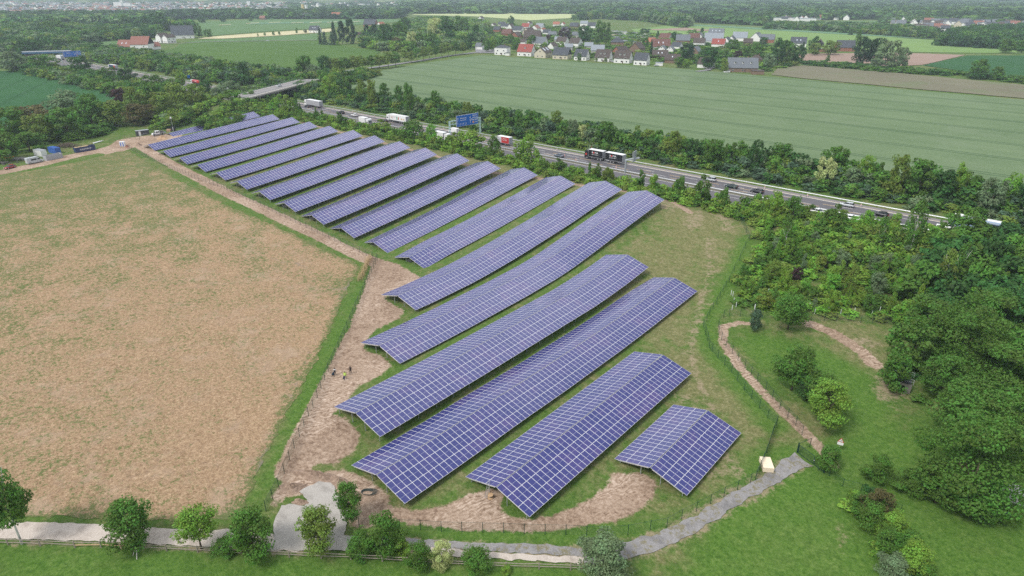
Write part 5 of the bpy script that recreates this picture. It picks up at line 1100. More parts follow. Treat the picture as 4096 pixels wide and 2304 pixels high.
house(2010, 221, 56, -20, 'anth', 'white', 'white villa with low grey hip roof at the left end of the village front row', hw=5.4, pitch=22, hip=True, detail=2, dr=.8)
house(2031, 223, 20, -20, 'anth', 'white', 'small white garage with grey roof between the hip roofed villa and the red roofed house', hw=2.6, flat=True, name='garage', cat='garage', detail=0)
house(2106, 226, 66, -26, 'red', 'white', 'white house with bright red roof ' + FR, dormer=1, detail=2, hw=3.3, pitch=48)
house(2173, 233, 64, 62, 'brown', 'cream', 'beige house with solar collectors on its dark roof, third building of the front row', solar=1, detail=2, pitch=38, hw=3.6)
house(2248, 238, 68, -24, 'anth', 'cream', 'cream house with broad slate blue roof ' + FR, detail=2, pitch=46, hw=3.0, gwall='black')
house(2327, 243, 56, -28, 'anth', 'white', 'narrow white house with steep dark grey roof right of the broad slate blue roof', detail=2, pitch=50, dormer=1, hw=3.0)
house(2414, 248, 64, -26, 'brown', 'white', 'white house with brown roof and wide dormer, left of its lookalike', detail=2, pitch=50, dormer=2, hw=2.9)
house(2492, 254, 68, -26, 'brown', 'white', 'white house with brown roof and wide dormer, right of its lookalike', detail=2, pitch=46, dormer=2, hw=3.3)
house(2566, 262, 58, -30, 'anth', 'white', 'white house with plain steep slate roof beside the dark fence', detail=2, pitch=50, hw=3.4)
house(2482, 228, 66, 40, 'brown', 'brick', 'red brick house with pale barge boards behind the front row', detail=2, pitch=42, hw=3.0)
house(2547, 216, 60, 58, 'brown', 'brown', 'brown gabled house with balcony behind the slate roofed front house', detail=1, pitch=42, hw=4.0)
house(2638, 238, 58, -10, 'brown', 'brown', 'low dark house with two roof windows right of the slate roofed front house', sky=2, hw=2.4, detail=1, pitch=40)
house(2688, 254, 58, -16, 'brown', 'brown', 'low dark house with one roof window beside the big dark tree', sky=1, hw=2.4, detail=1, pitch=40)
house(2636, 264, 30, -12, 'light', 'white', 'white flat garage near the field edge right of the slate roofed house', flat=True, hw=2.6, name='garage', cat='garage', detail=0)
house(2469, 188, 50, -8, 'anth', 'brown', 'house with pyramid shaped slate roof in front of the garage court', hip=True, pitch=36, hw=4.0, detail=1, dr=.95)
house(2602, 182, 38, -30, 'orange', 'cream', 'house with bright orange roof left of the dark red roofed house')
house(2661, 167, 48, -40, 'redbrown', 'white', 'white house with dark red roof standing alone before the bright field')
house(2640, 200, 68, -8, 'redbrown', 'white', 'long low house with red brown roof in the middle of the village', hw=2.6, sky=2)
house(2648, 214, 34, 66, 'grey', 'white', 'left one of the white twin gables', detail=2, pitch=42, hw=3.4, dr=.7)
house(2681, 216, 34, 66, 'grey', 'white', 'right one of the white twin gables', detail=2, pitch=42, hw=3.4, dr=.7)
house(2706, 206, 40, -42, 'anth', 'white', 'white house with dark roof right of the twin gables', hw=4)
house(2730, 176, 52, -14, 'grey', 'brown', 'house with broad blue grey roof behind the twin gables')
house(2776, 164, 40, -20, 'redbrown', 'brown', 'brown roofed house just left of the dark column shaped tree')
house(2797, 156, 30, 60, 'grey', 'white', 'white gable with grey roof beside the dark column shaped tree')
house(2862, 158, 58, -26, 'grey', 'white', 'tall white three storey house with grey roof at the rear edge of the village', hw=6.0, sky=3, pitch=36, detail=2)
house(2852, 180, 70, -16, 'light', 'white', 'long white building with light grey roof below the three storey house', hw=3.6)
house(2872, 192, 50, -24, 'red', 'white', 'white house with red roof among grey roofs at the right of the village', sky=1)
house(2796, 186, 44, -24, 'brown', 'white', 'white gabled house with dark roof left of the long light grey roofed building')
house(2781, 226, 48, 56, 'grey', 'brown', 'house with large glazed gable right of the big dark tree', detail=2, hw=3.4)
house(2822, 274, 60, -34, 'brown', 'white', 'dark roofed house half hidden under the spreading dark tree near the side road', hw=2.6)
house(2905, 180, 38, 58, 'anth', 'white', 'white gabled house with grey roof, leftmost of the three right of the red roof')
house(2926, 172, 32, 60, 'anth', 'white', 'white gabled house with dark roof, middle of the three right of the red roof')
house(2958, 165, 54, -20, 'light', 'white', 'wide white house with light grey roof at the rear right edge of the village')
house(3026, 166, 50, 54, 'grey', 'white', 'white gabled house with grey roof and solar panels at the rear right edge', sky=2)
house(3070, 172, 48, -26, 'grey', 'brick', 'grey roofed house with brick gable at the rear right edge')
house(2990, 184, 34, -20, 'brown', 'brown', 'small dark brown roofed house among the garden trees')
house(2964, 290, 104, -10, 'grey', 'brown', 'large brown house with three white dormers at the right end of the village', hw=2.7, pitch=44, dormer=3, detail=2, dr=.62)
house(3028, 299, 46, -10, 'brown', 'brown', 'brown brick garage with two white doors beside the house with three dormers', flat=True, hw=2.8, name='garage', cat='garage', detail=0)
house(3022, 258, 44, -14, 'brown', 'brown', 'rounded dark roof with chimney behind the house with three dormers', hip=True, pitch=42)
house(3190, 190, 56, -20, 'anth', 'white', 'white house with dark roof standing apart before the bright field', sky=2, detail=2, hw=3.4)
house(3276, 190, 34, 62, 'brown', 'black', 'small house with black wooden gable beside the round olive tree')
house(3292, 208, 30, -8, 'light', 'brick', 'low brick annex next to the black gabled house', flat=True, hw=3.0)
house(3376, 206, 58, -12, 'anth', 'brick', 'brick barn with long dark roof behind the round olive tree', hw=3.2, L=None, detail=1)
house(1920, 200, 32, -24, 'grey', 'white', 'low grey roofed house at the mouth of the avenue', hw=3)
back = [(1975, 110, 22, 60, 'brown', 'white'), (2008, 108, 28, -20, 'anth', 'white'), (2020, 119, 32, -24, 'anth', 'white'), (2044, 120, 28, 62, 'brown', 'white'), (1922, 128, 30, -30, 'grey', 'white'), (2030, 148, 44, -30, 'redbrown', 'brick'), (2066, 157, 40, 60, 'brown', 'brick'),
        (2072, 134, 44, -26, 'anth', 'white'), (2104, 120, 32, -24, 'red', 'white'), (2116, 143, 46, 50, 'brown', 'cream'), (2143, 128, 34, 62, 'tile', 'white'), (2118, 106, 22, 60, 'brown', 'white'), (2160, 117, 32, -28, 'light', 'white'), (2172, 136, 28, 60, 'orange', 'white'),
        (2130, 162, 66, -12, 'brown', 'brown'), (2188, 142, 32, -28, 'anth', 'white'), (2210, 152, 32, -20, 'grey', 'white'), (2226, 108, 26, -16, 'orange', 'white'), (2252, 109, 16, 60, 'red', 'white'), (2298, 118, 36, -24, 'anth', 'brown'), (2337, 107, 30, -20, 'light', 'white'), (2332, 128, 30, 60, 'brown', 'white'),
        (2368, 113, 32, -24, 'anth', 'white'), (2302, 156, 26, -16, 'grey', 'grey'), (2160, 190, 56, -24, 'grey', 'white'), (2210, 202, 36, 56, 'brown', 'white'), (2250, 185, 48, -36, 'brown', 'white'), (2303, 192, 50, -40, 'brown', 'white'), (1942, 118, 24, -20, 'brown', 'cream'), (1990, 132, 30, -26, 'anth', 'brick'),
        (2260, 134, 28, -24, 'anth', 'white'), (2232, 176, 26, -20, 'light', 'grey'), (2090, 186, 30, -18, 'brown', 'white'), (2355, 200, 32, -12, 'light', 'grey'), (2390, 222, 50, -10, 'light', 'grey'), (2275, 204, 30, -10, 'light', 'grey')]
back.sort(key=lambda b: (b[4], b[5], b[0])); seen = {}
for b in back:
    k = (b[4], b[5]); seen.setdefault(k, []).append(b)
for (rf_, wl_), lst in seen.items():
    for i, b in enumerate(lst):
        lab = '%s house with %s roof in the dense left part of the village' % (wl_, RCN[rf_]) if len(lst) == 1 else '%s house with %s roof in the dense village, %s such from left' % (wl_, RCN[rf_], ordinal(i))
        house(b[0], b[1], b[2], b[3], rf_, wl_, lab, detail=1, pitch=RNG.uniform(38, 46), hw=RNG.uniform(2.9, 4.2))
# garage court with flat roofs
for k in range(26):
    c_ = k % 7; r_ = k // 7; x = 2455 + c_ * 24 + r_ * 6 + RNG.uniform(-4, 4); y = 131 + r_ * 13 + c_ * 2.2
    house(x, y, RNG.uniform(20, 34), RNG.uniform(-18, -8), RNG.choice(['light', 'grey', 'light', 'brown']), RNG.choice(['white', 'grey', 'cream', 'white']), 'low flat roofed bungalow in the pale court, row %s, %s from the left' % (('one', 'two', 'three', 'four')[r_], ordinal(c_)), flat=True, hw=2.7, detail=0, name='bungalow', cat='bungalow', group='low flat roofed bungalows behind the pyramid roofed house')
# farmhouses on the left
house(518, 198, 56, -3, 'tile', 'white', 'long red roofed wing with three roof windows of the left farmhouse', hw=2.2, pitch=44, sky=3, detail=1, dr=.7)
house(574, 203, 56, 4, 'tile', 'white', 'white farmhouse with red roof and black gable beside the motorway wood', hw=5.0, pitch=42, detail=2, dr=.9, gwall='black')
house(620, 199, 36, 50, 'tile', 'white', 'small white annex with red roof at the right end of the farmhouse', hw=2.6, detail=1)
house(655, 172, 36, 62, 'brown', 'white', 'left one of the white twin gabled houses beyond the farmhouse', hw=5.5, detail=2, pitch=38, dr=.7)
house(680, 173, 34, 62, 'brown', 'white', 'right one of the white twin gabled houses beyond the farmhouse', hw=5.0, detail=2, pitch=38, dr=.7)
house(632, 170, 22, -5, 'light', 'white', 'small flat white shed left of the twin gabled houses', flat=True, hw=3, name='shed', cat='shed', detail=0)
house(735, 155, 78, 22, 'anth', 'white', 'white barn house with very large dark roof right of the twin gables', hw=3.5, detail=2, pitch=46, dr=.8)
house(1262, 132, 38, -12, 'anth', 'white', 'lone white house with dark roof at the end of the ripe strip', hw=3.2, sky=2, detail=2)
house(1484, 108, 46, -10, 'anth', 'brick', 'brick house with dark roof behind the conifer group', detail=1)
house(1525, 110, 28, 55, 'orange', 'white', 'white gable with orange roof right of the brick house behind the conifers', detail=1)
house(1219, 76, 34, -6, 'grey', 'cream', 'long grey roofed farm building at the far wood edge', detail=1, hw=3)
house(1352, 75, 40, -5, 'orange', 'white', 'long orange roofed farm building at the far wood edge', detail=1, hw=2.6)
house(1052, 80, 18, -6, 'tile', 'brown', 'tiny reddish farm building at the far wood edge', detail=1)
house(1446, 152, 26, 30, 'brown', 'brown', 'dark roof hidden between the conifers and the park', detail=1)
house(1925, 82, 20, 60, 'brown', 'white', 'white gable in the trees above the avenue', detail=1)
for k, (x, y, w_, rf_, wl_, lab) in enumerate([(520, 115, 34, 'tile', 'brick', 'red roof between trees, leftmost of the far farm'), (565, 113, 40, 'tile', 'brick', 'large domed looking red roof of the far farm'), (605, 116, 26, 'tile', 'brick', 'red roof in the middle of the far farm'), (668, 115, 26, 'tile', 'brick', 'red roof at the right end of the far farm'), (485, 108, 24, 'tile', 'brick', 'small red roof left behind the far farm')]):
    house(x, y, w_, RNG.uniform(-20, 10), rf_, wl_, lab, detail=1, hw=3)
house(335, 103, 66, -3, 'light', 'white', 'long white warehouse behind the poplars', flat=True, hw=7, name='warehouse', cat='warehouse', detail=0, dr=.5)
house(42, 106, 58, -3, 'light', 'grey', 'grey warehouse at the left edge in the wood', flat=True, hw=6, name='warehouse', cat='warehouse', detail=0, dr=.5)
# poplars in front of the warehouse
row([(310, 112, 82, 10, 'column', 'dark'), (343, 112, 82, 10, 'column', 'dark'), (356, 112, 86, 10, 'column', 'dark'), (378, 112, 78, 12, 'column', 'blackgreen'), (392, 112, 80, 12, 'column', 'blackgreen'), (408, 112, 74, 14, 'column', 'blackgreen'), (425, 112, 78, 12, 'column', 'blackgreen')], 'in the dark poplar row by the white warehouse', name='poplar')
row([(505, 118, 72, 44, 'round', 'mid'), (590, 125, 80, 40, 'round', 'dark'), (640, 125, 66, 62, 'round', 'dark'), (465, 118, 90, 34, 'round', 'dark'), (515, 150, 120, 36, 'round', 'mid'), (415, 160, 118, 50, 'round', 'mid'), (230, 150, 100, 80, 'round', 'mid')], 'around the far farm at the upper left', name='tree')
# far suburbs on the right: single small houses
subs = []
for k in range(62):
    x = RNG.uniform(3560, 4110); y = RNG.uniform(88, 112) + (x - 3560) * .012; subs.append((x, y))
for k in range(14): subs.append((RNG.uniform(3660, 3780), RNG.uniform(112, 130)))
for k in range(16): subs.append((RNG.uniform(3280, 3420), RNG.uniform(70, 82)))
for k in range(8): subs.append((RNG.uniform(3130, 3270), RNG.uniform(78, 88)))
subs.sort()
SH = []
for k, (rf_, wl_) in enumerate((('anth', 'white'), ('grey', 'white'), ('brown', 'white'), ('grey', 'cream'), ('tile', 'white'))):
    SH.append((rf_, wl_, house(3600 + k * 4, 95, 26, 30, rf_, wl_, 'white house', detail=0, hw=3.6, pitch=42)))
used = [False] * 5
zones = [(3340, 'in the far cluster by the industrial sheds'), (3470, 'in the far cluster before the woods'), (3700, 'in the far suburb, left part'), (3850, 'in the far suburb above the dark wood, middle'), (4000, 'in the far suburb, right part'), (9999, 'in the far suburb at the right edge')]
cnt = {}
for (x, y) in subs:
    k = RNG.randrange(5); rf_, wl_, proto = SH[k]; p = GP(x, y); zn = [z_[1] for z_ in zones if x < z_[0]][0]; lab = 'tiny %s house with %s roof %s' % (wl_, RCN[rf_], zn)
    o = proto if not used[k] else copy_tree(proto); used[k] = True
    o.location = (p[0], p[1], p[2]); o.rotation_euler = (0, 0, PSI + math.radians(RNG.choice([-26, 60, -20, 64]))); sc_ = RNG.uniform(.85, 1.15); o.scale = (sc_, sc_, sc_ * 1.05); o['label'] = lab; o['group'] = 'tiny %s houses with %s roofs %s' % (wl_, RCN[rf_], zn)
    cnt.setdefault(lab, []).append(o)
for x, y, w_, lab in ((3150, 84, 100, 'long pale industrial shed, left one of the far sheds'), (3215, 86, 70, 'pale industrial shed, middle one of the far sheds'), (3300, 70, 80, 'white industrial hall above the far sheds'), (3350, 66, 40, 'white industrial hall right of the far white hall'), (3250, 80, 50, 'small grey shed among the far sheds')):
    house(x, y, w_, -4, 'light', 'white', lab, flat=True, hw=6, name='industrial_shed', cat='shed', detail=0, dr=.6)
# silo
p = GP(1213, 48)
r = empty('silo', (p[0], p[1], p[2]), 0, 'pair of tall silos, yellow and white, rising over the far wood', 'silo'); k_ = math.hypot(p[0], p[1]) / F
m = MB(); m.tube([(0, 0, 0), (0, 0, 22)], 4.2, 14); m.build('tank', simple('silo_yellow', (.65, .50, .22), .6), r); m = MB(); m.tube([(9, 7, 0), (9, 7, 21)], 4.6, 14); m.build('tank', simple('silo_white', (.70, .70, .68), .6), r)
# distant town at the upper left: the nearest big blocks are single things, the rest one mass
for x, y, w_, h_, lab in ((478, 34, 26, 22, 'tall white apartment block in the distant town, left one'), (515, 36, 22, 20, 'tall white apartment block in the distant town, middle one'), (490, 30, 8, 26, 'white tower block behind the distant apartment blocks'), (445, 56, 30, 8, 'white hall at the edge of the distant town'),
                          (560, 54, 60, 8, 'long white industrial hall in the distant town'), (625, 52, 40, 8, 'white industrial hall right of the long hall in the distant town'), (500, 60, 30, 7, 'bluish hall in front of the distant town'), (300, 56, 36, 8, 'pale hall below the distant town at the left'), (835, 48, 34, 6, 'white shed in the distant valley'), (996, 28, 10, 22, 'white church tower in the distant town')):
    house(x, y, w_, RNG.uniform(-8, 4), 'light', 'white', lab, flat=True, hw=h_, name='distant_building', cat='building', detail=0, dr=.5)
pts_ = []
def town_pts(n, x0, x1, y0, y1, dens=lambda x: 1):
    for _ in range(n):
        x = RNG.uniform(x0, x1)
        if RNG.random() < dens(x): pts_.append((x, RNG.uniform(y0, y1)))
town_pts(900, -60, 700, 12, 62); town_pts(300, 640, 1150, 10, 46); town_pts(60, 1150, 1700, 8, 30); town_pts(120, 2400, 3100, 12, 44); town_pts(60, 3000, 4096, 14, 40); town_pts(30, 2700, 3000, 30, 52)
m = MB()
for (x, y) in pts_:
    p = GP(x, y); L_ = RNG.uniform(10, 20); D = L_ * .7; hw = RNG.uniform(5, 9); hr = hw + RNG.uniform(2.5, 4); a = PSI + math.radians(RNG.choice([-26, 60, -18, 66])); ca, sa = math.cos(a), math.sin(a); X, Y = L_ / 2, D / 2
    P_ = [(-X, -Y, 0), (X, -Y, 0), (X, Y, 0), (-X, Y, 0), (-X, -Y, hw), (X, -Y, hw), (X, Y, hw), (-X, Y, hw), (-X, 0, hr), (X, 0, hr)]; P_ = [(p[0] + q[0] * ca - q[1] * sa, p[1] + q[0] * sa + q[1] * ca, p[2] + q[2] - .3) for q in P_]
    m.add(P_, [(0, 1, 5, 4), (2, 3, 7, 6), (1, 2, 6, 9, 5), (3, 0, 4, 8, 7)], 0); m.add(P_, [(4, 5, 9, 8), (6, 7, 8, 9)], RNG.choice([1, 2, 3, 1]))
tag(m.build('distant_town', [WALL['white'], ROOF['grey'], ROOF['tile'], ROOF['brown']]), 'distant towns of pale houses in the valley', kind='stuff')
# ------------------------------------------------------------------ vehicles
def paint(name, col, rough=.3): return simple('paint_' + name, col, rough, .5, var=.04)
PA = {k: paint(k, c) for k, c in dict(white=(.78, .78, .77), silver=(.50, .53, .55), black=(.012, .013, .016), dark=(.03, .033, .04), greyblue=(.12, .15, .19), red=(.45, .03, .03), darkred=(.28, .03, .035), green=(.02, .045, .04), blue=(.04, .12, .42), coach=(.26, .36, .52), grey=(.36, .37, .39), navy=(.03, .05, .14), orange=(.75, .28, .03), anthracite=(.05, .055, .065)).items()}
M_GL = glass_mat(); M_TYRE = simple('tyre_rubber', (.018, .018, .018), .8); M_RIM = simple('wheel_rim', (.45, .46, .47), .35, .5, .5); M_LAMP = simple('headlamp_glass', (.75, .76, .74), .2); M_TAIL = simple('tail_lamp_red', (.45, .02, .02), .3); M_CHAS = simple('chassis_black', (.03, .03, .032), .7); M_TARP = simple('grey_tarpaulin', (.36, .36, .38), .7)
def _wheel(r_, w_):
    m = MB(); m.tube([(0, -w_ / 2, 0), (0, w_ / 2, 0)], r_, 14); t_ = m.mesh('tyre', M_TYRE, True)
    m = MB(); m.tube([(0, -w_ / 2 - .012, 0), (0, w_ / 2 + .012, 0)], r_ * .62, 10); return t_, m.mesh('rim', M_RIM)
WH = {'car': _wheel(.33, .22), 'lorry': _wheel(.50, .30), 'van': _wheel(.36, .24)}
def wheels(r, spots, kind):
    t_, ri = WH[kind]; rr = {'car': .33, 'lorry': .50, 'van': .36}[kind]
    for x, y in spots: w_ = link('wheel', t_, r, (x, y, rr)); link('rim', ri, w_)
def vroot(name, px, py, head, label, cat, z=None, line_s=None):
    """head: angle of the nose in world; px,py: middle of the near lower side"""
    p = GPz(px, py, z) if z is not None else GP(px, py); s = line_s if line_s is not None else p[1]; zz = z if z is not None else tz(p[0], s) + .06
    return empty(name, (p[0], s, zz), head, label, cat)
def car(px, py, colr, label, kind='estate', head=math.pi, z=RZ + .02, line_s=None, name='car', cat='car', L=4.6, w=1.82):
    r = vroot(name, px, py, head, label, cat, z, line_s); P_ = PA[colr]; h = {'estate': 1.47, 'saloon': 1.42, 'suv': 1.68, 'hatch': 1.48, 'mpv': 1.62}[kind]
    x0, x1 = -L / 2, L / 2; belt = .92 if kind != 'suv' else 1.05; y = w / 2
    st = [(x0, .42, .72, y * .86), (x0 + .12, .28, belt - .02, y * .95), (x0 + .7, .24, belt + .03, y), (-.2, .22, belt, y), (x1 - 1.55, .22, belt - .02, y), (x1 - .75, .25, belt - .14, y * .97), (x1 - .15, .30, .68, y * .90), (x1, .40, .55, y * .74)]
    m = MB(); m.loft([[(x, -yy, zb), (x, -yy, (zb + zt) / 2 + .08), (x, -yy * .93, zt), (x, yy * .93, zt), (x, yy, (zb + zt) / 2 + .08), (x, yy, zb)] for x, zb, zt, yy in st]); body = m.build('body', P_, r, True)
    rb = x0 + {'estate': .18, 'suv': .2, 'mpv': .2, 'hatch': .22, 'saloon': .95}[kind]; rt = x0 + {'estate': .62, 'suv': .6, 'mpv': .55, 'hatch': .8, 'saloon': 1.55}[kind]
    ft, fb = x1 - 2.15, x1 - 1.25
    m = MB(); yb, yt = y * .90, y * .72
    m.add([(rb, -yb, belt - .03), (fb, -yb, belt - .06), (fb, yb, belt - .06), (rb, yb, belt - .03), (rt, -yt, h - .05), (ft, -yt, h - .05), (ft, yt, h - .05), (rt, yt, h - .05)], [(4, 5, 6, 7), (0, 1, 5, 4), (1, 2, 6, 5), (2, 3, 7, 6), (3, 0, 4, 7)]); m.build('window_band', M_GL, r)
    m = MB(); m.add([(rt - .06, -yt - .02, h - .05), (ft + .06, -yt - .02, h - .05), (ft + .06, yt + .02, h - .05), (rt - .06, yt + .02, h - .05), (rt + .1, -yt * .88, h), (ft - .12, -yt * .88, h), (ft - .12, yt * .88, h), (rt + .1, yt * .88, h)], [(4, 5, 6, 7), (0, 1, 5, 4), (1, 2, 6, 5), (2, 3, 7, 6), (3, 0, 4, 7)])
    for x in (rt + (ft - rt) * .5,):
        for sg in (-1, 1): m.beam((x - .05, sg * (yb - .005), belt - .03), (x, sg * (yt + .01), h - .04), .09, .03)
    m.build('roof', P_, r)
    wheels(r, [(x0 + .82, -y + .08), (x0 + .82, y - .08), (x1 - .88, -y + .08), (x1 - .88, y - .08)], 'car')
    for sg in (-1, 1):
        m = MB(); m.box((x1 - .10, sg * y * .68, .64), (.20, .38, .15)); m.build('headlight', M_LAMP, r); m = MB(); m.box((x0 + .05, sg * y * .76, .80), (.12, .30, .18)); m.build('tail_light', M_TAIL, r)
    return r
def txt(body, size, mat, parent, loc, rot, name='lettering', ext=.01, align='CENTER', font_shear=0.0, sx=1.0):
    c = bpy.data.curves.new(name, 'FONT'); c.body = body; c.size = size; c.extrude = ext; c.align_x = align; c.align_y = 'CENTER'; c.shear = font_shear; c.space_line = .95; c.offset = size * .012
    c.resolution_u = 2; tmp = bpy.data.objects.new('tmp', c); me = bpy.data.meshes.new_from_object(tmp); me.materials.clear(); me.materials.append(mat); bpy.data.objects.remove(tmp)
    o = bpy.data.objects.new(name, me); C.objects.link(o); o.parent = parent; o.location = loc; o.rotation_euler = rot; o.scale = (sx, 1, 1); return o
SIDE = (math.pi / 2, 0, math.pi)  # lettering on the +y side of a vehicle that faces -x in the world
def cab(r, x, colr, h=3.0, hw=1.22, L=2.2, dark=False):
    """lorry cab with its front at x"""
    m = MB(); y = hw; m.loft([[(x - L, -y, .55), (x - L, -y, h - .1), (x - L, y, h - .1), (x - L, y, .55)], [(x - .9, -y, .45), (x - .9, -y, h), (x - .9, y, h), (x - .9, y, .45)], [(x - .35, -y, .45), (x - .35, -y, h - .15), (x - .35, y, h - .15), (x - .35, y, .45)], [(x, -y * .95, .45), (x - .02, -y * .95, 1.75), (x - .02, y * .95, 1.75), (x, y * .95, .45)]]); c_ = m.build('cab', PA[colr], r)
    m = MB(); m.add([(x - .005, -y * .88, 1.75), (x - .005, y * .88, 1.75), (x - .30, y * .86, h - .45), (x - .30, -y * .86, h - .45)], [(0, 1, 2, 3)]); m.box((x - .1, 0, 1.72), (.25, y * 1.7, .06)); m.build('windscreen', M_GL, c_)
    for sg in (-1, 1):
        m = MB(); m.box((x - .95, sg * (y + .005), 2.05), (.95, .03, .7)); m.build('side_window', M_GL, c_); m = MB(); m.box((x - .05, sg * y * .75, .75), (.12, .35, .2)); m.build('headlight', M_LAMP, c_)
    m = MB(); m.box((x + .01, 0, 1.1), (.04, y * 1.4, .7)); m.build('grille', M_CHAS, c_)
def box_body(r, x0, x1, z0, z1, mat, roof=None, hw=1.27, name='box_body', seams=True):
    m = MB(); m.box(((x0 + x1) / 2, 0, (z0 + z1) / 2), (x1 - x0, hw * 2, z1 - z0)); b = m.build(name, mat, r)
    m = MB(); m.box(((x0 + x1) / 2, 0, z1 + .03), (x1 - x0 + .04, hw * 2 + .04, .08)); m.build('roof', roof or PA['white'], r)
    m = MB(); m.box((x1 + .01, 0, (z0 + z1) / 2), (.05, .06, z1 - z0)); m.box((x0 - .01, 0, (z0 + z1) / 2), (.05, .06, z1 - z0)); [m.box((x, 0, (z0 + z1) / 2), (.07, hw * 2 + .05, z1 - z0)) for x in (x0 + .03, x1 - .03)]; m.box(((x0 + x1) / 2, 0, z0), (x1 - x0, hw * 2 + .05, .12)); m.build('frame', PA['grey'], r)
    return b
def chassis(r, x0, x1): m = MB(); m.box(((x0 + x1) / 2, 0, .85), (x1 - x0, 1.0, .3)); m.box(((x0 + x1) / 2 + .5, 0, .62), ((x1 - x0) * .35, 2.3, .5)); m.build('chassis', M_CHAS, r)
PI = math.pi; LN1, LN2 = 224.6, 221.0
# semi-trailer lorries: vehicle origin at the middle, nose towards local +x
def semi(px, py, label, tarp, cabc='white', line_s=LN1, L=16.0, roof=None, z=RZ + .02, head=PI):
    r = vroot('lorry', px, py, head, label, 'lorry', z, line_s); cab(r, L / 2, cabc, 3.7); chassis(r, -L / 2 + .3, L / 2 - 2.4); b = box_body(r, -L / 2, L / 2 - 2.7, 1.15, 3.95, tarp, roof, name='trailer_body')
    wheels(r, [(x, y) for x in (L / 2 - 1.4, L / 2 - 4.9, -L / 2 + 2.2, -L / 2 + 3.6, -L / 2 + 5.0) for y in (-1.08, 1.08)], 'lorry')
    for sg in (-1, 1): m = MB(); m.box((-L / 2 - .04, sg * 1.0, 1.0), (.06, .35, .2)); m.build('tail_light', M_TAIL, r)
    return r
semi(1276, 424, 'lorry with white cab and plain grey curtain trailer, just right of the grey bridge', M_TARP)
t1 = semi(1624, 484, 'white lorry with colourful pictures on its trailer, between the dark car and the blue sign', PA['white'])
RZ_SIDE = (math.pi / 2, 0, 0)
def side_txt(r, body, size, mat, x, z, y=1.30, near=True, sx=1.0, shear=0.0, name='lettering', nose_left=True):
    """writing on the side that faces the camera (vehicle nose to the left in the picture)"""
    return txt(body, size, mat, r, (x, y, z), (math.pi / 2, 0, math.pi), name, sx=sx, font_shear=shear)
m = MB(); m.disc((3.6, 1.29, 2.7), (0, 1, 0), .55, .02, 14); m.disc((2.9, 1.29, 2.5), (0, 1, 0), .50, .024, 14); m.build('picture', simple('pretzel_brown', (.35, .12, .03), .6), t1)
m = MB(); m.disc((3.6, 1.3, 2.7), (0, 1, 0), .34, .03, 14); m.disc((2.9, 1.3, 2.5), (0, 1, 0), .30, .034, 14); m.build('picture', PA['white'], t1)
side_txt(t1, 'Porzellan', .55, simple('print_grey', (.35, .3, .3), .6), .9, 3.0); m = MB(); m.box((-.9, 1.28, 2.5), (.7, .03, 1.6)); m.build('picture', simple('print_green', (.02, .30, .15), .6), t1); m = MB(); m.box((-2.1, 1.28, 2.5), (.75, .03, 1.4), top=.8); m.build('picture', simple('print_red', (.45, .10, .06), .6), t1)
m = MB(); m.disc((-4.6, 1.28, 2.3), (0, 1, 0), .55, .03, 12); m.disc((-6.2, 1.28, 2.3), (0, 1, 0), .45, .03, 12); m.build('picture', simple('print_sand', (.60, .45, .25), .6), t1)
t_ = semi(522, 272, 'blue and red lorry on the motorway left of the bridge', PA['navy']); m = MB(); m.box((-6.3, 0, 2.55), (3.4, 2.58, 2.82)); m.build('trailer_rear', PA['red'], t_)
semi(268, 236, 'white lorry just before the far blue bridge', PA['white'])
# red tanker
r = vroot('tank_lorry', 838, 335, PI, 'red tanker lorry on the motorway left of the bridge', 'lorry', RZ + .02, LN1); cab(r, 8, 'white', 3.4); chassis(r, -7.5, 6)
m = MB(); m.tube([(-7.8, 0, 2.4), (-7.4, 0, 2.4), (4.9, 0, 2.4), (5.3, 0, 2.4)], [.7, 1.25, 1.25, .7], 16); m.build('tank', PA['red'], r, True); wheels(r, [(x, y) for x in (6.6, 3.2, -5.8, -4.5, -3.2) for y in (-1.08, 1.08)], 'lorry')
side_txt(r, 'HOYER', .9, PA['white'], -1, 2.6, 1.27)
# black lorry with trailer
r = vroot('lorry', 2413, 646, PI, 'black lorry pulling a matching black trailer with white lettering', 'lorry', RZ + .02, LN1)
cab(r, 9.4, 'black', 3.5); chassis(r, 0, 7.4); box_body(r, .3, 7.4, 1.1, 3.95, PA['black']); chassis(r, -9.0, -.8); box_body(r, -9.2, -.9, 1.1, 3.95, PA['black'], name='trailer_body')
m = MB(); m.beam((.4, 0, .7), (-1.0, 0, .7), .15, .15); m.build('drawbar', M_CHAS, r); wheels(r, [(x, y) for x in (8.0, 2.6, 1.3, -3.6, -4.9) for y in (-1.08, 1.08)], 'lorry')
for x in (4.1, -4.6):
    side_txt(r, 'K\u2665MA' if False else 'K  MA', .95, PA['white'], x, 2.95, 1.31, sx=1.25); side_txt(r, 'TRANSPORT SERVICE', .36, PA['white'], x, 2.15, 1.31)
    m = MB(); hx = x + .62; m.add([(hx, 1.30, 2.55), (hx - .38, 1.30, 3.0), (hx - .30, 1.30, 3.25), (hx - .08, 1.30, 3.25), (hx, 1.30, 3.1), (hx + .08, 1.30, 3.25), (hx + .30, 1.30, 3.25), (hx + .38, 1.30, 3.0)], [(0, 1, 2, 3, 4), (0, 4, 5, 6, 7)]); m.build('heart', simple('heart_red', (.6, .04, .05), .5), r)
m = MB(); m.disc((8.5, 1.24, 1.9), (0, 1, 0), .45, .03, 10); m.build('door_logo', simple('logo_red', (.5, .05, .03), .5), r)
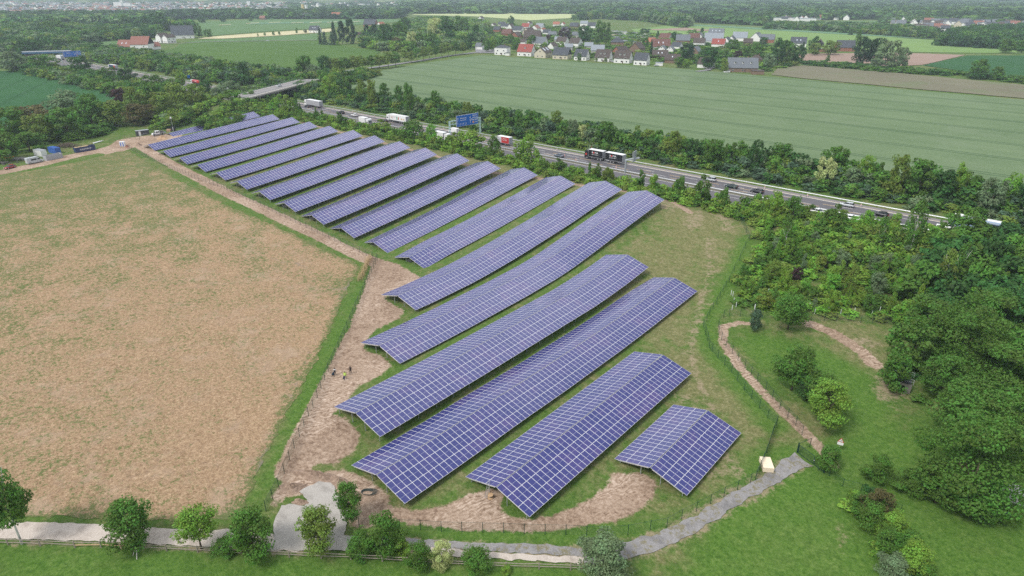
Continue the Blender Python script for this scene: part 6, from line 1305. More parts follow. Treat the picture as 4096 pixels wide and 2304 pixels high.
# red box lorry
r = vroot('lorry', 2038, 572, PI, 'box lorry with dark cab, grey and white picture and red side with white writing', 'lorry', RZ + .02, LN2)
cab(r, 4.6, 'anthracite', 2.7, 1.1, 2.0); chassis(r, -4, 3); box_body(r, -4.3, 2.8, 1.0, 3.7, PA['red']); wheels(r, [(x, y) for x in (3.6, -1.9) for y in (-.98, .98)], 'lorry')
m = MB(); m.box((1.5, 1.275, 2.4), (2.4, .03, 2.5)); m.build('picture', simple('print_lightgrey', (.60, .60, .62), .6), r); m = MB(); [m.box((2.2 - .35 * k, 1.285, 2.1 + .2 * (k % 2)), (.12, .03, 1.5)) for k in range(5)]; m.box((2.3, 1.285, 3.2), (.5, .03, .4)); m.build('picture', simple('print_darkgrey', (.10, .10, .11), .6), r)
side_txt(r, 'Wir bauen', .52, PA['white'], -1.7, 2.95, 1.30); side_txt(r, 'Ihre Tr\u00e4ume', .52, PA['white'], -1.7, 2.35, 1.30)
def van(px, py, colr, label, head=PI, z=RZ + .02, line_s=None, L=5.9, h=2.5, windows=0, name='van', low=None):
    r = vroot(name, px, py, head, label, 'van', z, line_s); y = .98; x1 = L / 2; x0 = -x1
    m = MB(); m.loft([[(x, -y * k, zb), (x, -y * k, (zb + zt) * .5), (x, -y * k * .93, zt), (x, y * k * .93, zt), (x, y * k, (zb + zt) * .5), (x, y * k, zb)] for x, zb, zt, k in ((x0, .40, h - .06, .96), (x0 + .15, .32, h, 1), (x1 - 2.1, .32, h, 1), (x1 - 1.7, .32, h - .08, 1), (x1 - .85, .32, 1.32, .98), (x1 - .15, .35, 1.05, .92), (x1, .42, .8, .85))]); m.build('body', PA[colr], r)
    m = MB(); m.add([(x1 - 1.62, -y * .82, h - .12), (x1 - 1.62, y * .82, h - .12), (x1 - .86, y * .86, 1.36), (x1 - .86, -y * .86, 1.36)], [(0, 3, 2, 1)]); [m.box((x1 - 1.75, sg * (y - .03), 1.65), (.95, .06, .55)) for sg in (-1, 1)]
    for k in range(windows): [m.box((x1 - 3.1 - k * 1.15, sg * (y - .02), 1.68), (1.08, .06, .62)) for sg in (-1, 1)]
    m.build('window_band', M_GL, r); wheels(r, [(x, yy) for x in (x0 + 1.0, x1 - 1.0) for yy in (-y + .08, y - .08)], 'van')
    if low: m = MB(); m.box((0, 0, .55), (L - .5, y * 2 + .03, .4)); m.build('skirt', PA[low], r)
    for sg in (-1, 1): m = MB(); m.box((x1 - .08, sg * y * .75, .95), (.14, .3, .2)); m.build('headlight', M_LAMP, r); m = MB(); m.box((x0, sg * y * .85, 1.2), (.06, .14, .5)); m.build('tail_light', M_TAIL, r)
    return r
van(1812, 532, 'white', 'white delivery van on the motorway left of the big blue sign', line_s=LN1)
v = semi(1783, 560, 'white and red lorry on the near carriageway, only its roof above the shrubs', PA['white'], line_s=208.5, z=RZ, head=0, L=9); m = MB(); m.box((-4.4, 0, 2.55), (.5, 2.6, 2.8)); m.build('trailer_rear', PA['red'], v)
semi(1470, 500, 'white lorry on the near carriageway, mostly hidden by shrubs below the white off-roader', PA['white'], line_s=208.5, z=RZ, head=0, L=8)
for a_ in [(1236, 428, 'dark', 'dark car beside the cab of the grey curtain lorry', 'estate', LN2), (1377, 453, 'black', 'black off-roader between the grey curtain lorry and the white off-roader', 'suv', LN2), (1427, 463, 'white', 'white off-roader on the motorway behind the black one', 'suv', LN2),
           (1540, 487, 'black', 'black hatchback in front of the lorry with colourful pictures', 'hatch', LN2), (2230, 629, 'greyblue', 'grey blue car to the left of the black lorry', 'saloon', 218.2), (2820, 732, 'silver', 'silver people carrier right of the cantilever sign', 'mpv', LN1), (2913, 756, 'green', 'dark green saloon behind the silver people carrier', 'saloon', LN2),
           (3025, 771, 'dark', 'dark estate car right of the dark green saloon', 'estate', LN2), (3381, 829, 'silver', 'silver estate car with large rear windows before the rail', 'estate', LN1), (3512, 871, 'black', 'glossy black fastback car above the young wood', 'hatch', LN2), (3786, 903, 'white', 'white car almost hidden by the trees left of the coach', 'hatch', LN2),
           (355, 262, 'white', 'small light car near the lorries at the far left', 'hatch', LN2), (285, 248, 'dark', 'dark car under the far left sign gantry', 'estate', LN2), (372, 263, 'green', 'greenish car right of the far left sign gantry', 'hatch', 218.5), (970, 368, 'greyblue', 'grey car just before the road bridge', 'saloon', LN2), (968, 356, 'silver', 'silver car on the far lane by the road bridge', 'estate', LN1)]:
    car(a_[0], a_[1], a_[2], a_[3], a_[4], line_s=a_[5])
for x, y, c_, l_ in ((3132, 800, 'white', 'white car on the near carriageway, roof showing over the bushes'), (3290, 840, 'white', 'white car on the near carriageway half hidden before the silver estate car'), (3420, 866, 'white', 'white car on the near carriageway left of the black fastback')):
    car(x, y, c_, l_, 'estate', head=0, line_s=211.0)
# car on the road bridge
dirx = Vector((math.cos(BR_A), math.sin(BR_A))); nrx = Vector((-dirx.y, dirx.x)); pc = GPz(1153, 347, OZ)
k_ = (Vector(pc[:2]) - Vector(BR_O[:2])).dot(dirx); c0_ = Vector(BR_O[:2]) + dirx * k_ - nrx * 1.0
rc = car(1153, 347, 'silver', 'silver car crossing the grey road bridge', 'estate', head=BR_A + PI); rc.location = (c0_.x, c0_.y, OZ - .12)
# coach
r = vroot('coach', 3905, 905, PI, 'pale blue coach with a long dark window band at the right', 'coach', RZ + .02, LN1); y = 1.27
m = MB(); m.loft([[(x, -y, zb), (x, -y, zt - .3), (x, -y * .9, zt), (x, y * .9, zt), (x, y, zt - .3), (x, y, zb)] for x, zb, zt in ((-6.4, .55, 3.45), (-6.2, .4, 3.6), (5.6, .38, 3.6), (6.1, .4, 3.35), (6.4, .5, 1.5))]); m.build('body', PA['coach'], r)
m = MB(); [m.box((-.3, sg * (y + .005), 2.35), (11.0, .04, 1.05)) for sg in (-1, 1)]; m.build('window_band', M_GL, r); m = MB(); m.add([(6.12, -1.1, 3.2), (6.12, 1.1, 3.2), (6.42, 1.15, 1.5), (6.42, -1.15, 1.5)], [(0, 3, 2, 1)]); m.build('windscreen', M_GL, r)
m = MB(); m.box((-.2, 0, 3.62), (12.0, 2.1, .12)); [m.box((-.2, sg * 1.22, 3.2), (12, .12, .1)) for sg in (-1, 1)]; m.build('roof', PA['white'], r); m = MB(); m.box((4.2, 0, 3.78), (1.9, 1.3, .22)); m.build('air_conditioner', PA['white'], r)
m = MB(); [m.box((x, sg * (y + .01), 1.05), (1.6, .03, .7)) for x in (-4.6, -2.8, 0, 1.8) for sg in (1, -1)]; m.build('luggage_flaps', simple('flap_blue', (.34, .44, .60), .35), r); wheels(r, [(x, yy) for x in (3.9, -2.9 - .9, ) for yy in (-1.1, 1.1)], 'lorry')
# ------------------------------------------------------------------ gantries and signs
M_BLUE = simple('sign_blue', (.012, .13, .48), .45, .4, var=.03); M_GANT = simple('gantry_pale_steel', (.42, .58, .58), .5); M_SBK = simple('sign_back_grey', (.35, .38, .40), .5, .4, .3)
def gantry(uL, uR, sL, sR, ztop, label, panel):
    r = empty('sign_gantry', (0, 0, 0), 0, label, 'sign gantry'); A = Vector((uL, sL, 0)); B = Vector((uR, sR, 0)); d = (B - A).normalized()
    for q in (A, B):
        m = MB(); n_ = Vector((-d.y, d.x, 0)) * .45
        for sg in (-1, 1): m.beam(q + n_ * sg + Vector((0, 0, 3.4)), q + n_ * sg + Vector((0, 0, ztop)), .22, .22)
        for z in np.arange(4.5, ztop, 1.3): m.beam(q - n_ + Vector((0, 0, z)), q + n_ + Vector((0, 0, z)), .12, .12)
        m.build('mast', M_GANT, r)
    m = MB(); n_ = Vector((-d.y, d.x, 0)) * .45
    for z in (ztop - 1.5, ztop):
        for sg in (-1, 1): m.beam(A + n_ * sg + Vector((0, 0, z)), B + n_ * sg + Vector((0, 0, z)), .16, .16)
    L_ = (B - A).length; k = 0
    while k * 1.5 < L_:
        q = A + d * k * 1.5; m.beam(q - n_ + Vector((0, 0, ztop - 1.5)), q - n_ + Vector((0, 0, ztop)), .1, .1); m.beam(q - n_ + Vector((0, 0, ztop)), q + n_ + Vector((0, 0, ztop)), .1, .1); k += 1
    m.build('cross_beam', M_GANT, r); return r
# the main sign: drivers on the far carriageway come from the right (+x), so the blue face looks towards +x
def sign_panel(r, c, w_, h_, yaw, big=True):
    q = empty('sign', c, yaw); q.parent = r; m = MB(); m.box((0, 0, 0), (w_, .12, h_)); m.build('panel_edge', PA['white'], q); m = MB(); m.box((0, -.05, 0), (w_ - .22, .08, h_ - .22)); m.build('panel', M_BLUE, q)
    rt = (math.pi / 2, 0, 0); yo = -.10; Wm = PA['white']
    def arrow(x, z, hh, br=False):
        m = MB(); m.box((x, yo, z), (.16, .02, hh)); m.add([(x - .32, yo, z + hh / 2 - .1), (x + .32, yo, z + hh / 2 - .1), (x, yo, z + hh / 2 + .5)], [(0, 1, 2)])
        if br: m.beam((x, yo, z - hh * .25), (x + .8, yo, z + .3), .02, .16); m.add([(x + .55, yo, z + .45), (x + 1.05, yo, z + .05), (x + 1.15, yo, z + .65)], [(0, 1, 2)])
        m.build('arrow', Wm, q)
    s_ = h_ / 4.6
    arrow(-w_ / 2 + .8 * s_, -.2, h_ * .55); arrow(w_ * .12, -.3, h_ * .5, True)
    txt('Hannover', .85 * s_, Wm, q, (-w_ * .19, yo, h_ * .22), rt); txt('Herford-Ost', .62 * s_, Wm, q, (-w_ * .19, yo, h_ * .04), rt)
    txt('Herford', .80 * s_, Wm, q, (w_ * .22, yo, h_ * .32), rt, align='LEFT'); txt('L\u00fcbbecke', .80 * s_, Wm, q, (w_ * .22, yo, h_ * .13), rt, align='LEFT'); txt('Bad Salzuflen', .80 * s_, Wm, q, (w_ * .22, yo, -h_ * .06), rt, align='LEFT', sx=.85)
    m = MB(); m.box((w_ * .265, yo, -h_ * .27), (w_ * .075, .02, h_ * .14)); m.build('number_plate', simple('sign_orange', (.75, .25, .03), .5), q); txt('239', .5 * s_, Wm, q, (w_ * .265, yo - .02, -h_ * .27), rt); txt('1500 m', .62 * s_, Wm, q, (w_ * .33, yo, -h_ * .28), rt, align='LEFT')
    for x in (-w_ * .32, -w_ * .08):
        m = MB(); [m.box((x + a_, yo, -h_ * .30 + b_), sz) for a_, b_, sz in ((-.45, 0, (.07, .02, .8)), (.45, 0, (.07, .02, .8)), (0, .38, (.95, .02, .07)), (0, -.38, (.95, .02, .07)))]; m.build('number_box', Wm, q); txt('2', .55 * s_, Wm, q, (x, yo, -h_ * .30), rt)
    arrow(-w_ * .2, -h_ * .33, .5)
    return q
gL = GPz(1862, 545, 3.5); gR = GPz(1968, 538, 3.5)
uG = -222.5
g = gantry(uG - 1.5, uG + 1.5, 213.9, 231.5, 11.6, 'large blue direction sign on a pale steel gantry over the motorway', None)
sign_panel(g, (uG + .9, 223.4, 11.4), 13.6, 5.2, math.radians(90) - .10)
uG2 = GPz(292, 250, 3.5)[0]
g = gantry(uG2, uG2 + 2, 213.5, 233.5, 11.6, 'blue direction sign on a gantry near the far blue bridge at the left', None); sign_panel(g, (uG2 + 1.6, 223.2, 11.5), 15, 5.2, math.radians(90) - .08)
# small variable sign below the left gantry
r = empty('small_sign', (GPz(313, 258, 4)[0], 214.4, 3.5), 0, 'small grey sign back below the far left gantry', 'sign'); m = MB(); m.box((0, 0, 3.0), (.2, 5, 1.6)); m.build('panel', M_SBK, r); m = MB(); m.box((0, 0, 1.2), (.2, .2, 2.4)); m.build('post', M_GALV, r)
# cantilever sign (seen from behind) next to the black lorry
cu = GPz(2476, 700, 3.5); r = empty('cantilever_sign', (cu[0], 214.3, 3.5), 0, 'grey cantilever sign seen from behind, beside the rear of the black lorry', 'sign gantry')
m = MB(); m.beam((0, 0, 0), (0, 0, 5.2), .5, .5); m.build('mast', M_SBK, r); m = MB(); m.beam((0, -.2, 5.0), (3.3, 4.2, 5.6), .5, .55); m.build('arm', simple('arm_grey', (.48, .52, .54), .5), r)
m = MB(); m.box((2.3, 2.4, 6.4), (.18, 3.4, 4.0), rz=.25); m.build('panel', M_SBK, r); m = MB(); [m.box((2.15, 1.0 + k * .9, 6.4), (.14, .08, 4.0), rz=.25) for k in range(4)]; m.build('stiffener', M_GALV, r)
def tri_sign(p, label, h=3.0, plate=False, yaw=0.0, k=.9, z=None):
    r = empty('warning_sign', (p[0], p[1], z if z is not None else tz(p[0], p[1])), yaw, label, 'sign'); m = MB(); m.tube([(0, .05, 0), (0, .05, h)], .035, 6); m.build('post', M_GALV, r)
    a_ = k * .5; hh = k * .87
    m = MB(); m.add([(-a_, -.02, h - hh), (a_, -.02, h - hh), (0, -.02, h), (-a_, .02, h - hh), (a_, .02, h - hh), (0, .02, h)], [(0, 1, 2), (5, 4, 3), (0, 3, 4, 1), (1, 4, 5, 2), (2, 5, 3, 0)]); m.build('panel_edge', M_RED, r)
    m = MB(); b_ = a_ * .70; m.add([(-b_, -.03, h - hh + .10), (b_, -.03, h - hh + .10), (0, -.03, h - hh + .10 + b_ * 1.74)], [(0, 1, 2)]); m.build('panel', PA['white'], r)
    m = MB(); m.box((0, -.04, h - hh * .62), (k * .10, .01, k * .30)); m.build('symbol', PA['black'], r)
    if plate: m = MB(); m.box((0, -.02, h - hh - .32), (k * .95, .03, .55)); m.build('plate', PA['white'], r)
    return r
tri_sign(GP(3353, 1806), 'red bordered triangular warning sign with white plate in the meadow by the gate', 2.9, True, PSI - .5, 1.0)
p_ = GPz(2355, 612, 4.2); tri_sign((p_[0], 232.2), 'triangular warning sign on the bank behind the black lorry', 3.3, False, math.radians(90), 1.3, 3.6)
r = empty('blue_sign', (GPz(783, 318, 4)[0], 232.5, 3.4), math.radians(90), 'small blue sign in the hedge left of the red tanker', 'sign'); m = MB(); m.box((0, 0, 3.2), (2.2, .1, 2.2)); m.build('panel', M_BLUE, r); m = MB(); m.box((0, .1, 1.2), (.12, .12, 2.6)); m.build('post', M_GALV, r)
# ------------------------------------------------------------------ fences
def fence(name, px, label, h=2.0, spacing=None, matp=None, mesh_alpha=.16, meshcol=(.02, .09, .06), cat='fence', solid=False):
    pts = [GP(*p) for p in px]; o0 = pts[0]; r = empty(name, o0, 0, label, cat)
    if spacing:
        q = resample([p[:2] for p in pts], spacing, False); pts = [(x, y, tz(x, y)) for x, y in q]
    pm = MB(); pm.box((0, 0, h / 2), (.07, .07, h + .1)); me = pm.mesh('post', matp or M_FPOST)
    for p in pts[:100]: link('post', me, r, (p[0] - o0[0], p[1] - o0[1], p[2] - o0[2]))
    t = _MC.get('wire_%s' % mesh_alpha)
    if t is None:
        T_ = NT('wire_mesh_%s' % mesh_alpha); d = T_.n('BsdfPrincipled'); d.inputs['Base Color'].default_value = (*meshcol, 1); d.inputs['Roughness'].default_value = .5; tr = T_.n('BsdfTransparent'); mx_ = T_.n('MixShader')
        w1 = T_.n('TexWave'); w1.bands_direction = 'Z'; w1.inputs['Scale'].default_value = 2.0; T_.l(T_.obj(), w1.inputs['Vector']); T_.inp(mx_.inputs[0], T_.math('MULTIPLY_ADD', T_.math('GREATER_THAN', w1.outputs['Fac'], .9), .25, mesh_alpha)); T_.l(tr.outputs[0], mx_.inputs[1]); T_.l(d.outputs[0], mx_.inputs[2]); T_.l(mx_.outputs[0], T_.out.inputs['Surface']); t = _MC['wire_%s' % mesh_alpha] = T_.m
    m = MB()
    for a_, b_ in zip(pts[:-1], pts[1:]):
        A = (a_[0] - o0[0], a_[1] - o0[1], a_[2] - o0[2]); B = (b_[0] - o0[0], b_[1] - o0[1], b_[2] - o0[2])
        m.add([(A[0], A[1], A[2] + .05), (B[0], B[1], B[2] + .05), (B[0], B[1], B[2] + h - .08), (A[0], A[1], A[2] + h - .08)], [(0, 1, 2, 3)])
    m.build('wire_mesh', t, r)
    m = MB()
    for a_, b_ in zip(pts[:-1], pts[1:]):
        for z in (h - .06,): m.beam((a_[0] - o0[0], a_[1] - o0[1], a_[2] - o0[2] + z), (b_[0] - o0[0], b_[1] - o0[1], b_[2] - o0[2] + z), .025, .025)
    m.build('top_wire', matp or M_FPOST, r); return r
M_FPOST = simple('fence_post_green', (.012, .045, .035), .5); M_FGREY = simple('fence_post_grey', (.10, .10, .095), .6)
fence('wire_fence', [(505, 592), (560, 618), (620, 648), (700, 683), (780, 716), (840, 737), (887, 751), (971, 791), (1044, 825), (1122, 863), (1203, 901), (1248, 924), (1339, 965), (1439, 1010), (1491, 1034), (1510, 1041)], 'grey wire fence between the stubble field and the far rows', spacing=2.45, matp=M_FGREY, mesh_alpha=.07, meshcol=(.14, .14, .13))
fence('wire_fence', [(1510, 1041), (1502, 1059), (1495, 1074), (1487, 1093), (1478, 1112), (1470, 1130), (1461, 1150), (1453, 1171), (1443, 1192), (1433, 1215), (1423, 1238), (1413, 1262), (1402, 1290), (1390, 1317), (1379, 1342), (1367, 1370), (1355, 1397), (1342, 1425), (1328, 1455), (1314, 1486), (1300, 1520), (1285, 1556), (1270, 1592), (1253, 1633), (1235, 1666), (1217, 1706), (1199, 1748), (1178, 1793), (1159, 1841), (1138, 1894), (1115, 1948), (1091, 1997), (1065, 2046)],
      'dark green wire fence running down from the bend past the three walkers', mesh_alpha=.22)
fence('wire_fence', [(1438, 2112), (1520, 2114), (1600, 2118), (1683, 2121), (1766, 2127), (1848, 2129), (1931, 2131), (2015, 2133), (2097, 2136), (2180, 2138), (2263, 2140), (2346, 2144), (2428, 2146), (2511, 2140), (2600, 2123), (2667, 2110), (2726, 2076), (2785, 2047), (2841, 2016), (2895, 1988), (2949, 1960), (3001, 1933), (3021, 1920)],
      'dark green wire fence along the near end of the solar site', mesh_alpha=.05)
fence('wire_fence', [(3021, 1920), (3038, 1880), (3052, 1848), (3066, 1812), (3078, 1775), (3090, 1738), (3106, 1700)], 'dense dark green fence piece behind the pallet of pale boards', mesh_alpha=.62)
fence('wire_fence', [(3106, 1700), (3070, 1672), (3037, 1633), (3005, 1595), (2976, 1561), (2948, 1523), (2925, 1490), (2897, 1460), (2871, 1434), (2848, 1407), (2836, 1392), (2830, 1364), (2821, 1338), (2812, 1308), (2826, 1285), (2838, 1259), (2851, 1238), (2866, 1216), (2879, 1193), (2892, 1169), (2903, 1150), (2916, 1129), (2936, 1086), (2958, 1043), (2980, 992), (2997, 962), (2984, 932), (2967, 894), (2950, 868), (2881, 842), (2826, 819), (2766, 804), (2697, 782)],
      'green wire fence curving between the meadow and the young wood', mesh_alpha=.14)
fence('wire_fence', [(2697, 782), (2620, 765), (2500, 742), (2372, 718), (2265, 701), (2103, 658), (1900, 612), (1700, 572), (1500, 525), (1300, 482), (1150, 450), (1040, 430)], 'long green wire fence behind the far ends of the rows', spacing=3.6, mesh_alpha=.14)
fence('wire_fence', [(3207, 1740), (3182, 1702), (3150, 1670), (3118, 1636), (3088, 1595), (3062, 1561), (3028, 1526), (3003, 1501), (2979, 1473), (2951, 1443), (2928, 1415), (2903, 1390), (2885, 1362), (2875, 1334), (2873, 1308), (2894, 1272), (2916, 1264), (2960, 1266), (3006, 1270), (3049, 1274), (3146, 1278), (3195, 1279), (3244, 1280), (3296, 1285), (3344, 1285), (3391, 1287), (3441, 1291), (3488, 1293), (3535, 1295), (3582, 1300)],
      'green wire fence round the basin meadow', mesh_alpha=.07)
fence('wire_fence', [(3272, 1882), (3316, 1905), (3370, 1945), (3443, 1965), (3520, 2005), (3600, 2050)], 'thin wire fence running right from the gate', h=1.5, mesh_alpha=.03)
fence('wire_fence', [(440, 575), (500, 555), (560, 560)], 'site fence left of the dark container', mesh_alpha=.05, matp=M_FGREY); fence('wire_fence', [(600, 530), (640, 520), (700, 520), (760, 512)], 'site fence behind the white pick-up', mesh_alpha=.05, matp=M_FGREY)
# gate
g0 = GP(3190, 1812); g1 = GP(3282, 1882); v_ = Vector((g1[0] - g0[0], g1[1] - g0[1])); r = empty('gate', g0, math.atan2(v_.y, v_.x), 'dark green double gate at the end of the stony track', 'gate'); L_ = v_.length + .5; hg = 1.75
for x0_, x1_ in ((.05, L_ * .62), (L_ * .64, L_)):
    m = MB(); [m.beam((x0_, 0, z), (x1_, 0, z), .06, .07) for z in (.15, hg)]; [m.beam((x, 0, .12), (x, 0, hg), .07, .07) for x in (x0_ + .03, x1_ - .03)]; n_ = int((x1_ - x0_) / .15); [m.beam((x0_ + k * .15, 0, .15), (x0_ + k * .15, 0, hg), .025, .025) for k in range(n_)]; m.build('gate_leaf', M_FPOST, r)
for x in (-.1, L_ + .15): m = MB(); m.box((x, 0, 1.05), (.16, .16, 2.1)); m.build('gate_post', M_FPOST, r)
m = MB(); m.box((L_ * .63, -.06, .95), (.22, .08, .16)); m.build('lock', M_GALV, r)
m = MB(); q_ = Vector((-.6, 2.6)); m.beam((-.1, 0, 1.9), (-.3, 3.2, 1.9), .05, .05); m.beam((-.3, 3.2, 0), (-.3, 3.2, 1.9), .07, .07); m.beam((-.1, 0, .3), (-.3, 3.2, .3), .03, .03); m.build('side_fence', M_FPOST, r)
# wooden fence
M_WOOD = simple('weathered_wood', (.27, .235, .195), .9, .1, var=.35, scale=5); M_WOODN = simple('fresh_wood', (.50, .34, .20), .8, .1, var=.2)
wf = [(-90, 2176), (34, 2180), (162, 2184), (301, 2191), (406, 2190), (540, 2197), (668, 2204), (792, 2209), (916, 2219), (1042, 2225), (1158, 2229), (1286, 2234), (1404, 2238), (1530, 2246), (1650, 2254), (1770, 2262), (1897, 2268), (2025, 2274), (2156, 2277), (2282, 2281), (2400, 2286)]
P0 = [GP(*p) for p in wf]; r = empty('wooden_fence', P0[0], 0, 'weathered post and rail fence along the bottom of the picture', 'fence'); o0 = P0[0]
pm = MB(); pm.box((0, 0, .55), (.16, .14, 1.3)); me = pm.mesh('post', M_WOOD); [link('post', me, r, (p[0] - o0[0], p[1] - o0[1], p[2] - o0[2]), (0, 0, RNG.uniform(0, 1))) for p in P0]
for k, (a_, b_) in enumerate(zip(P0[:-1], P0[1:])):
    for z in (.55, 1.02):
        m = MB(); A = Vector(a_) - Vector(o0); B = Vector(b_) - Vector(o0); d1, d2_, d3 = RNG.uniform(-.07, .07), RNG.uniform(-.07, .07), RNG.uniform(-.08, .02); M_ = (A + B) / 2
        m.tube([A + Vector((0, 0, z + d1)), M_ + Vector((0, 0, z + d3)), B + Vector((0, 0, z + d2_))], .06, 6); fresh = (k == 3 and z < 1) or (k == 4 and z < 1); o = m.build('rail', M_WOODN if fresh else M_WOOD, r)
        if fresh: o['label'] = 'fresh pale wooden rail'
pb = GP(555, 2226); r = empty('fence_brace', (pb[0], pb[1], pb[2]), PSI, 'whitish slanting brace leaning on the wooden fence under the round tree', 'brace'); m = MB(); m.tube([(0, -.5, 0), (-.5, .9, 1.3)], .06, 6); m.tube([(-.9, .2, 0), (-.6, .9, 1.2)], .05, 6); m.build('pole', simple('pale_pole', (.55, .52, .48), .8), r)
# ------------------------------------------------------------------ people
M_SKIN = simple('skin', (.42, .25, .17), .6); 
def person(px, py, label, top, legs, hair, walk=.28, arms=(.2, -.2), bag=None, yaw=0.0, vest=None):
    p = GP(px, py); r = empty('person', p, PSI + yaw, label, 'person', sc=1.07)
    V = [(0, 0, .96), (0, 0, 1.12), (0, .01, 1.30), (0, .01, 1.44), (0, .01, 1.53), (0, -.01, 1.66), (0, 0, 1.76)]; R = [(.155, .11), (.145, .105), (.175, .115), (.17, .10), (.055, .055), (.085, .10), (.065, .075)]
    E = [(i, i + 1) for i in range(6)]
    def add(v, rr, par): V.append(v); R.append(rr); E.append((par, len(V) - 1)); return len(V) - 1
    for sg, ph in ((-1, 1), (1, -1)):
        h = add((sg * .10, 0, .88), (.10, .10), 0); k = add((sg * .105, -ph * walk * .35 - .03, .50), (.066, .07), h); a = add((sg * .11, -ph * walk * .9 + (.05 if ph < 0 else .02), .09), (.042, .045), k); add((sg * .115, -ph * walk * .9 - .12, .045), (.04, .035), a)
        sh = add((sg * .20, .01, 1.42), (.062, .06), 3); el = add((sg * (.27 + abs(arms[0]) * .2), arms[0 if sg < 0 else 1] * .5, 1.14), (.045, .045), sh); wr = add((sg * (.30 + abs(arms[0]) * .2), arms[0 if sg < 0 else 1] - .08, .90), (.034, .034), el); hd = add((sg * (.31 + abs(arms[0]) * .2), arms[0 if sg < 0 else 1] - .10, .82), (.035, .022), wr)
        for q in range(4): add((sg * (.30 + abs(arms[0]) * .2) + (q - 1.5) * .016, arms[0 if sg < 0 else 1] - .13, .745 - .008 * (q in (1, 2))), (.009, .009), hd)
        add((sg * (.27 + abs(arms[0]) * .2), arms[0 if sg < 0 else 1] - .13, .80), (.010, .010), hd)
    me = bpy.data.meshes.new('body'); me.from_pydata(V, E, []); o = bpy.data.objects.new('body', me); C.objects.link(o); o.parent = r
    sk = o.modifiers.new('skin', 'SKIN'); 
    for i, v in enumerate(me.skin_vertices[0].data): v.radius = R[i]
    me.skin_vertices[0].data[0].use_root = True; sb = o.modifiers.new('sub', 'SUBSURF'); sb.levels = 1; sb.render_levels = 1
    T_ = NT('clothing_%s' % label[:8]); sx_ = T_.n('SeparateXYZ'); T_.l(T_.obj(), sx_.inputs[0]); z = sx_.outputs[2]; n_ = T_.noise(9, 3, .6, T_.obj())
    c = T_.mix(T_.math('GREATER_THAN', z, .93), legs, top if vest is None else vest); 
    if vest is not None: c = T_.mix(T_.math('GREATER_THAN', z, 1.28), c, top)
    hand = T_.math('MULTIPLY', T_.math('LESS_THAN', z, .86), T_.math('GREATER_THAN', T_.math('ABSOLUTE', sx_.outputs[0]), .24)); c = T_.mix(hand, c, (.42, .25, .17))
    arm = T_.math('MULTIPLY', T_.math('GREATER_THAN', z, .86), T_.math('GREATER_THAN', T_.math('ABSOLUTE', sx_.outputs[0]), .235)); c = T_.mix(arm, c, top)
    c = T_.mix(T_.math('LESS_THAN', z, .10), c, (.03, .03, .035)); c = T_.mix(T_.math('GREATER_THAN', z, 1.51), c, (.42, .25, .17)); c = T_.mix(T_.math('MULTIPLY', n_, .25), c, (.02, .02, .02)); T_.bsdf(c, .85, .15); me.materials.append(T_.m)
    m = MB(); rings = []
    for k in range(7):
        a = k / 6; z = 1.64 + .16 * math.sin(a * math.pi / 2); rr = .108 * math.cos(a * math.pi / 2 * .97) + .004; rings.append([(rr * .92 * math.cos(t_), .02 + rr * 1.05 * math.sin(t_), z - (.035 if math.sin(t_) > .1 and k == 0 else 0)) for t_ in np.linspace(0, 2 * math.pi, 12, endpoint=False)])
    m.loft(rings); m.build('hair', simple('hair_%s' % label[:6], hair, .8), r, True)
    for sg in (-1, 1): m = MB(); m.disc((sg * .033, -.112, 1.665), (0, 1, 0), .012, .012, 8); m.build('eye', PA['black'], r); m = MB(); m.box((sg * .088, 0, 1.66), (.02, .04, .06)); m.build('ear', M_SKIN, r)
    m = MB(); m.box((0, -.118, 1.635), (.026, .035, .045), top=.5); m.build('nose', M_SKIN, r); m = MB(); m.box((0, -.105, 1.595), (.05, .01, .012)); m.build('mouth', simple('lips', (.35, .12, .10), .6), r)
    if bag:
        b_ = empty('rubbish_bag', (p[0] + .0, p[1], p[2]), PSI + yaw, bag[3], 'bag'); sx0 = bag[0]; loc = r.matrix_basis @ Vector((0, 0, 0)); ca, sa = math.cos(PSI + yaw), math.sin(PSI + yaw); ox, oy = sx0 * .36, -.2; b_.location = (p[0] + ox * ca - oy * sa, p[1] + ox * sa + oy * ca, p[2] + .02)
        m = MB(); rings = []
        for z_, w_ in ((0, .16), (.08, bag[1]), (.35, bag[1] * .85), (.62, bag[1] * .45), (.78, .05)): rings.append([(w_ * math.cos(t_) * (1 + .12 * math.sin(3 * t_ + z_ * 9)) + sx0 * (.78 - z_) * .15 * bag[2], w_ * .6 * math.sin(t_), z_) for t_ in np.linspace(0, 2 * math.pi, 12, endpoint=False)])
        m.loft(rings); m.build('sack', simple('rubbish_bag_blue', (.025, .05, .075), .35), b_, True)
    return r
person(1403.5, 1496, 'person in black clothes walking on the sandy path, the rightmost of three', (.012, .012, .014), (.015, .015, .02), (.02, .017, .015), arms=(.05, -.05), yaw=math.pi + .1)
person(1341, 1503, 'person in white topped black jacket dragging a blue bag beside the fence', (.72, .72, .72), (.02, .018, .03), (.02, .017, .015), arms=(-.1, .1), yaw=math.pi - .1, vest=(.02, .02, .03), bag=(1, .34, 1.6, 'dark blue rubbish bag dragged by the person at the fence'))
person(1382, 1518, 'person in bright yellow safety jacket carrying a grey bag', (.62, .90, .16), (.035, .03, .12), (.10, .07, .045), arms=(.0, .08), yaw=math.pi, bag=(1, .17, .2, 'grey green rubbish bag carried by the person in the yellow jacket'))
person(618, 546, 'person in dark clothes standing before the white pick-up', (.05, .06, .07), (.04, .045, .06), (.03, .025, .02), walk=.1, yaw=.5)
person(652, 540, 'person in a grey pullover standing behind the earth heap by the pick-up', (.30, .28, .28), (.03, .03, .04), (.05, .035, .02), walk=.1, yaw=1.2)
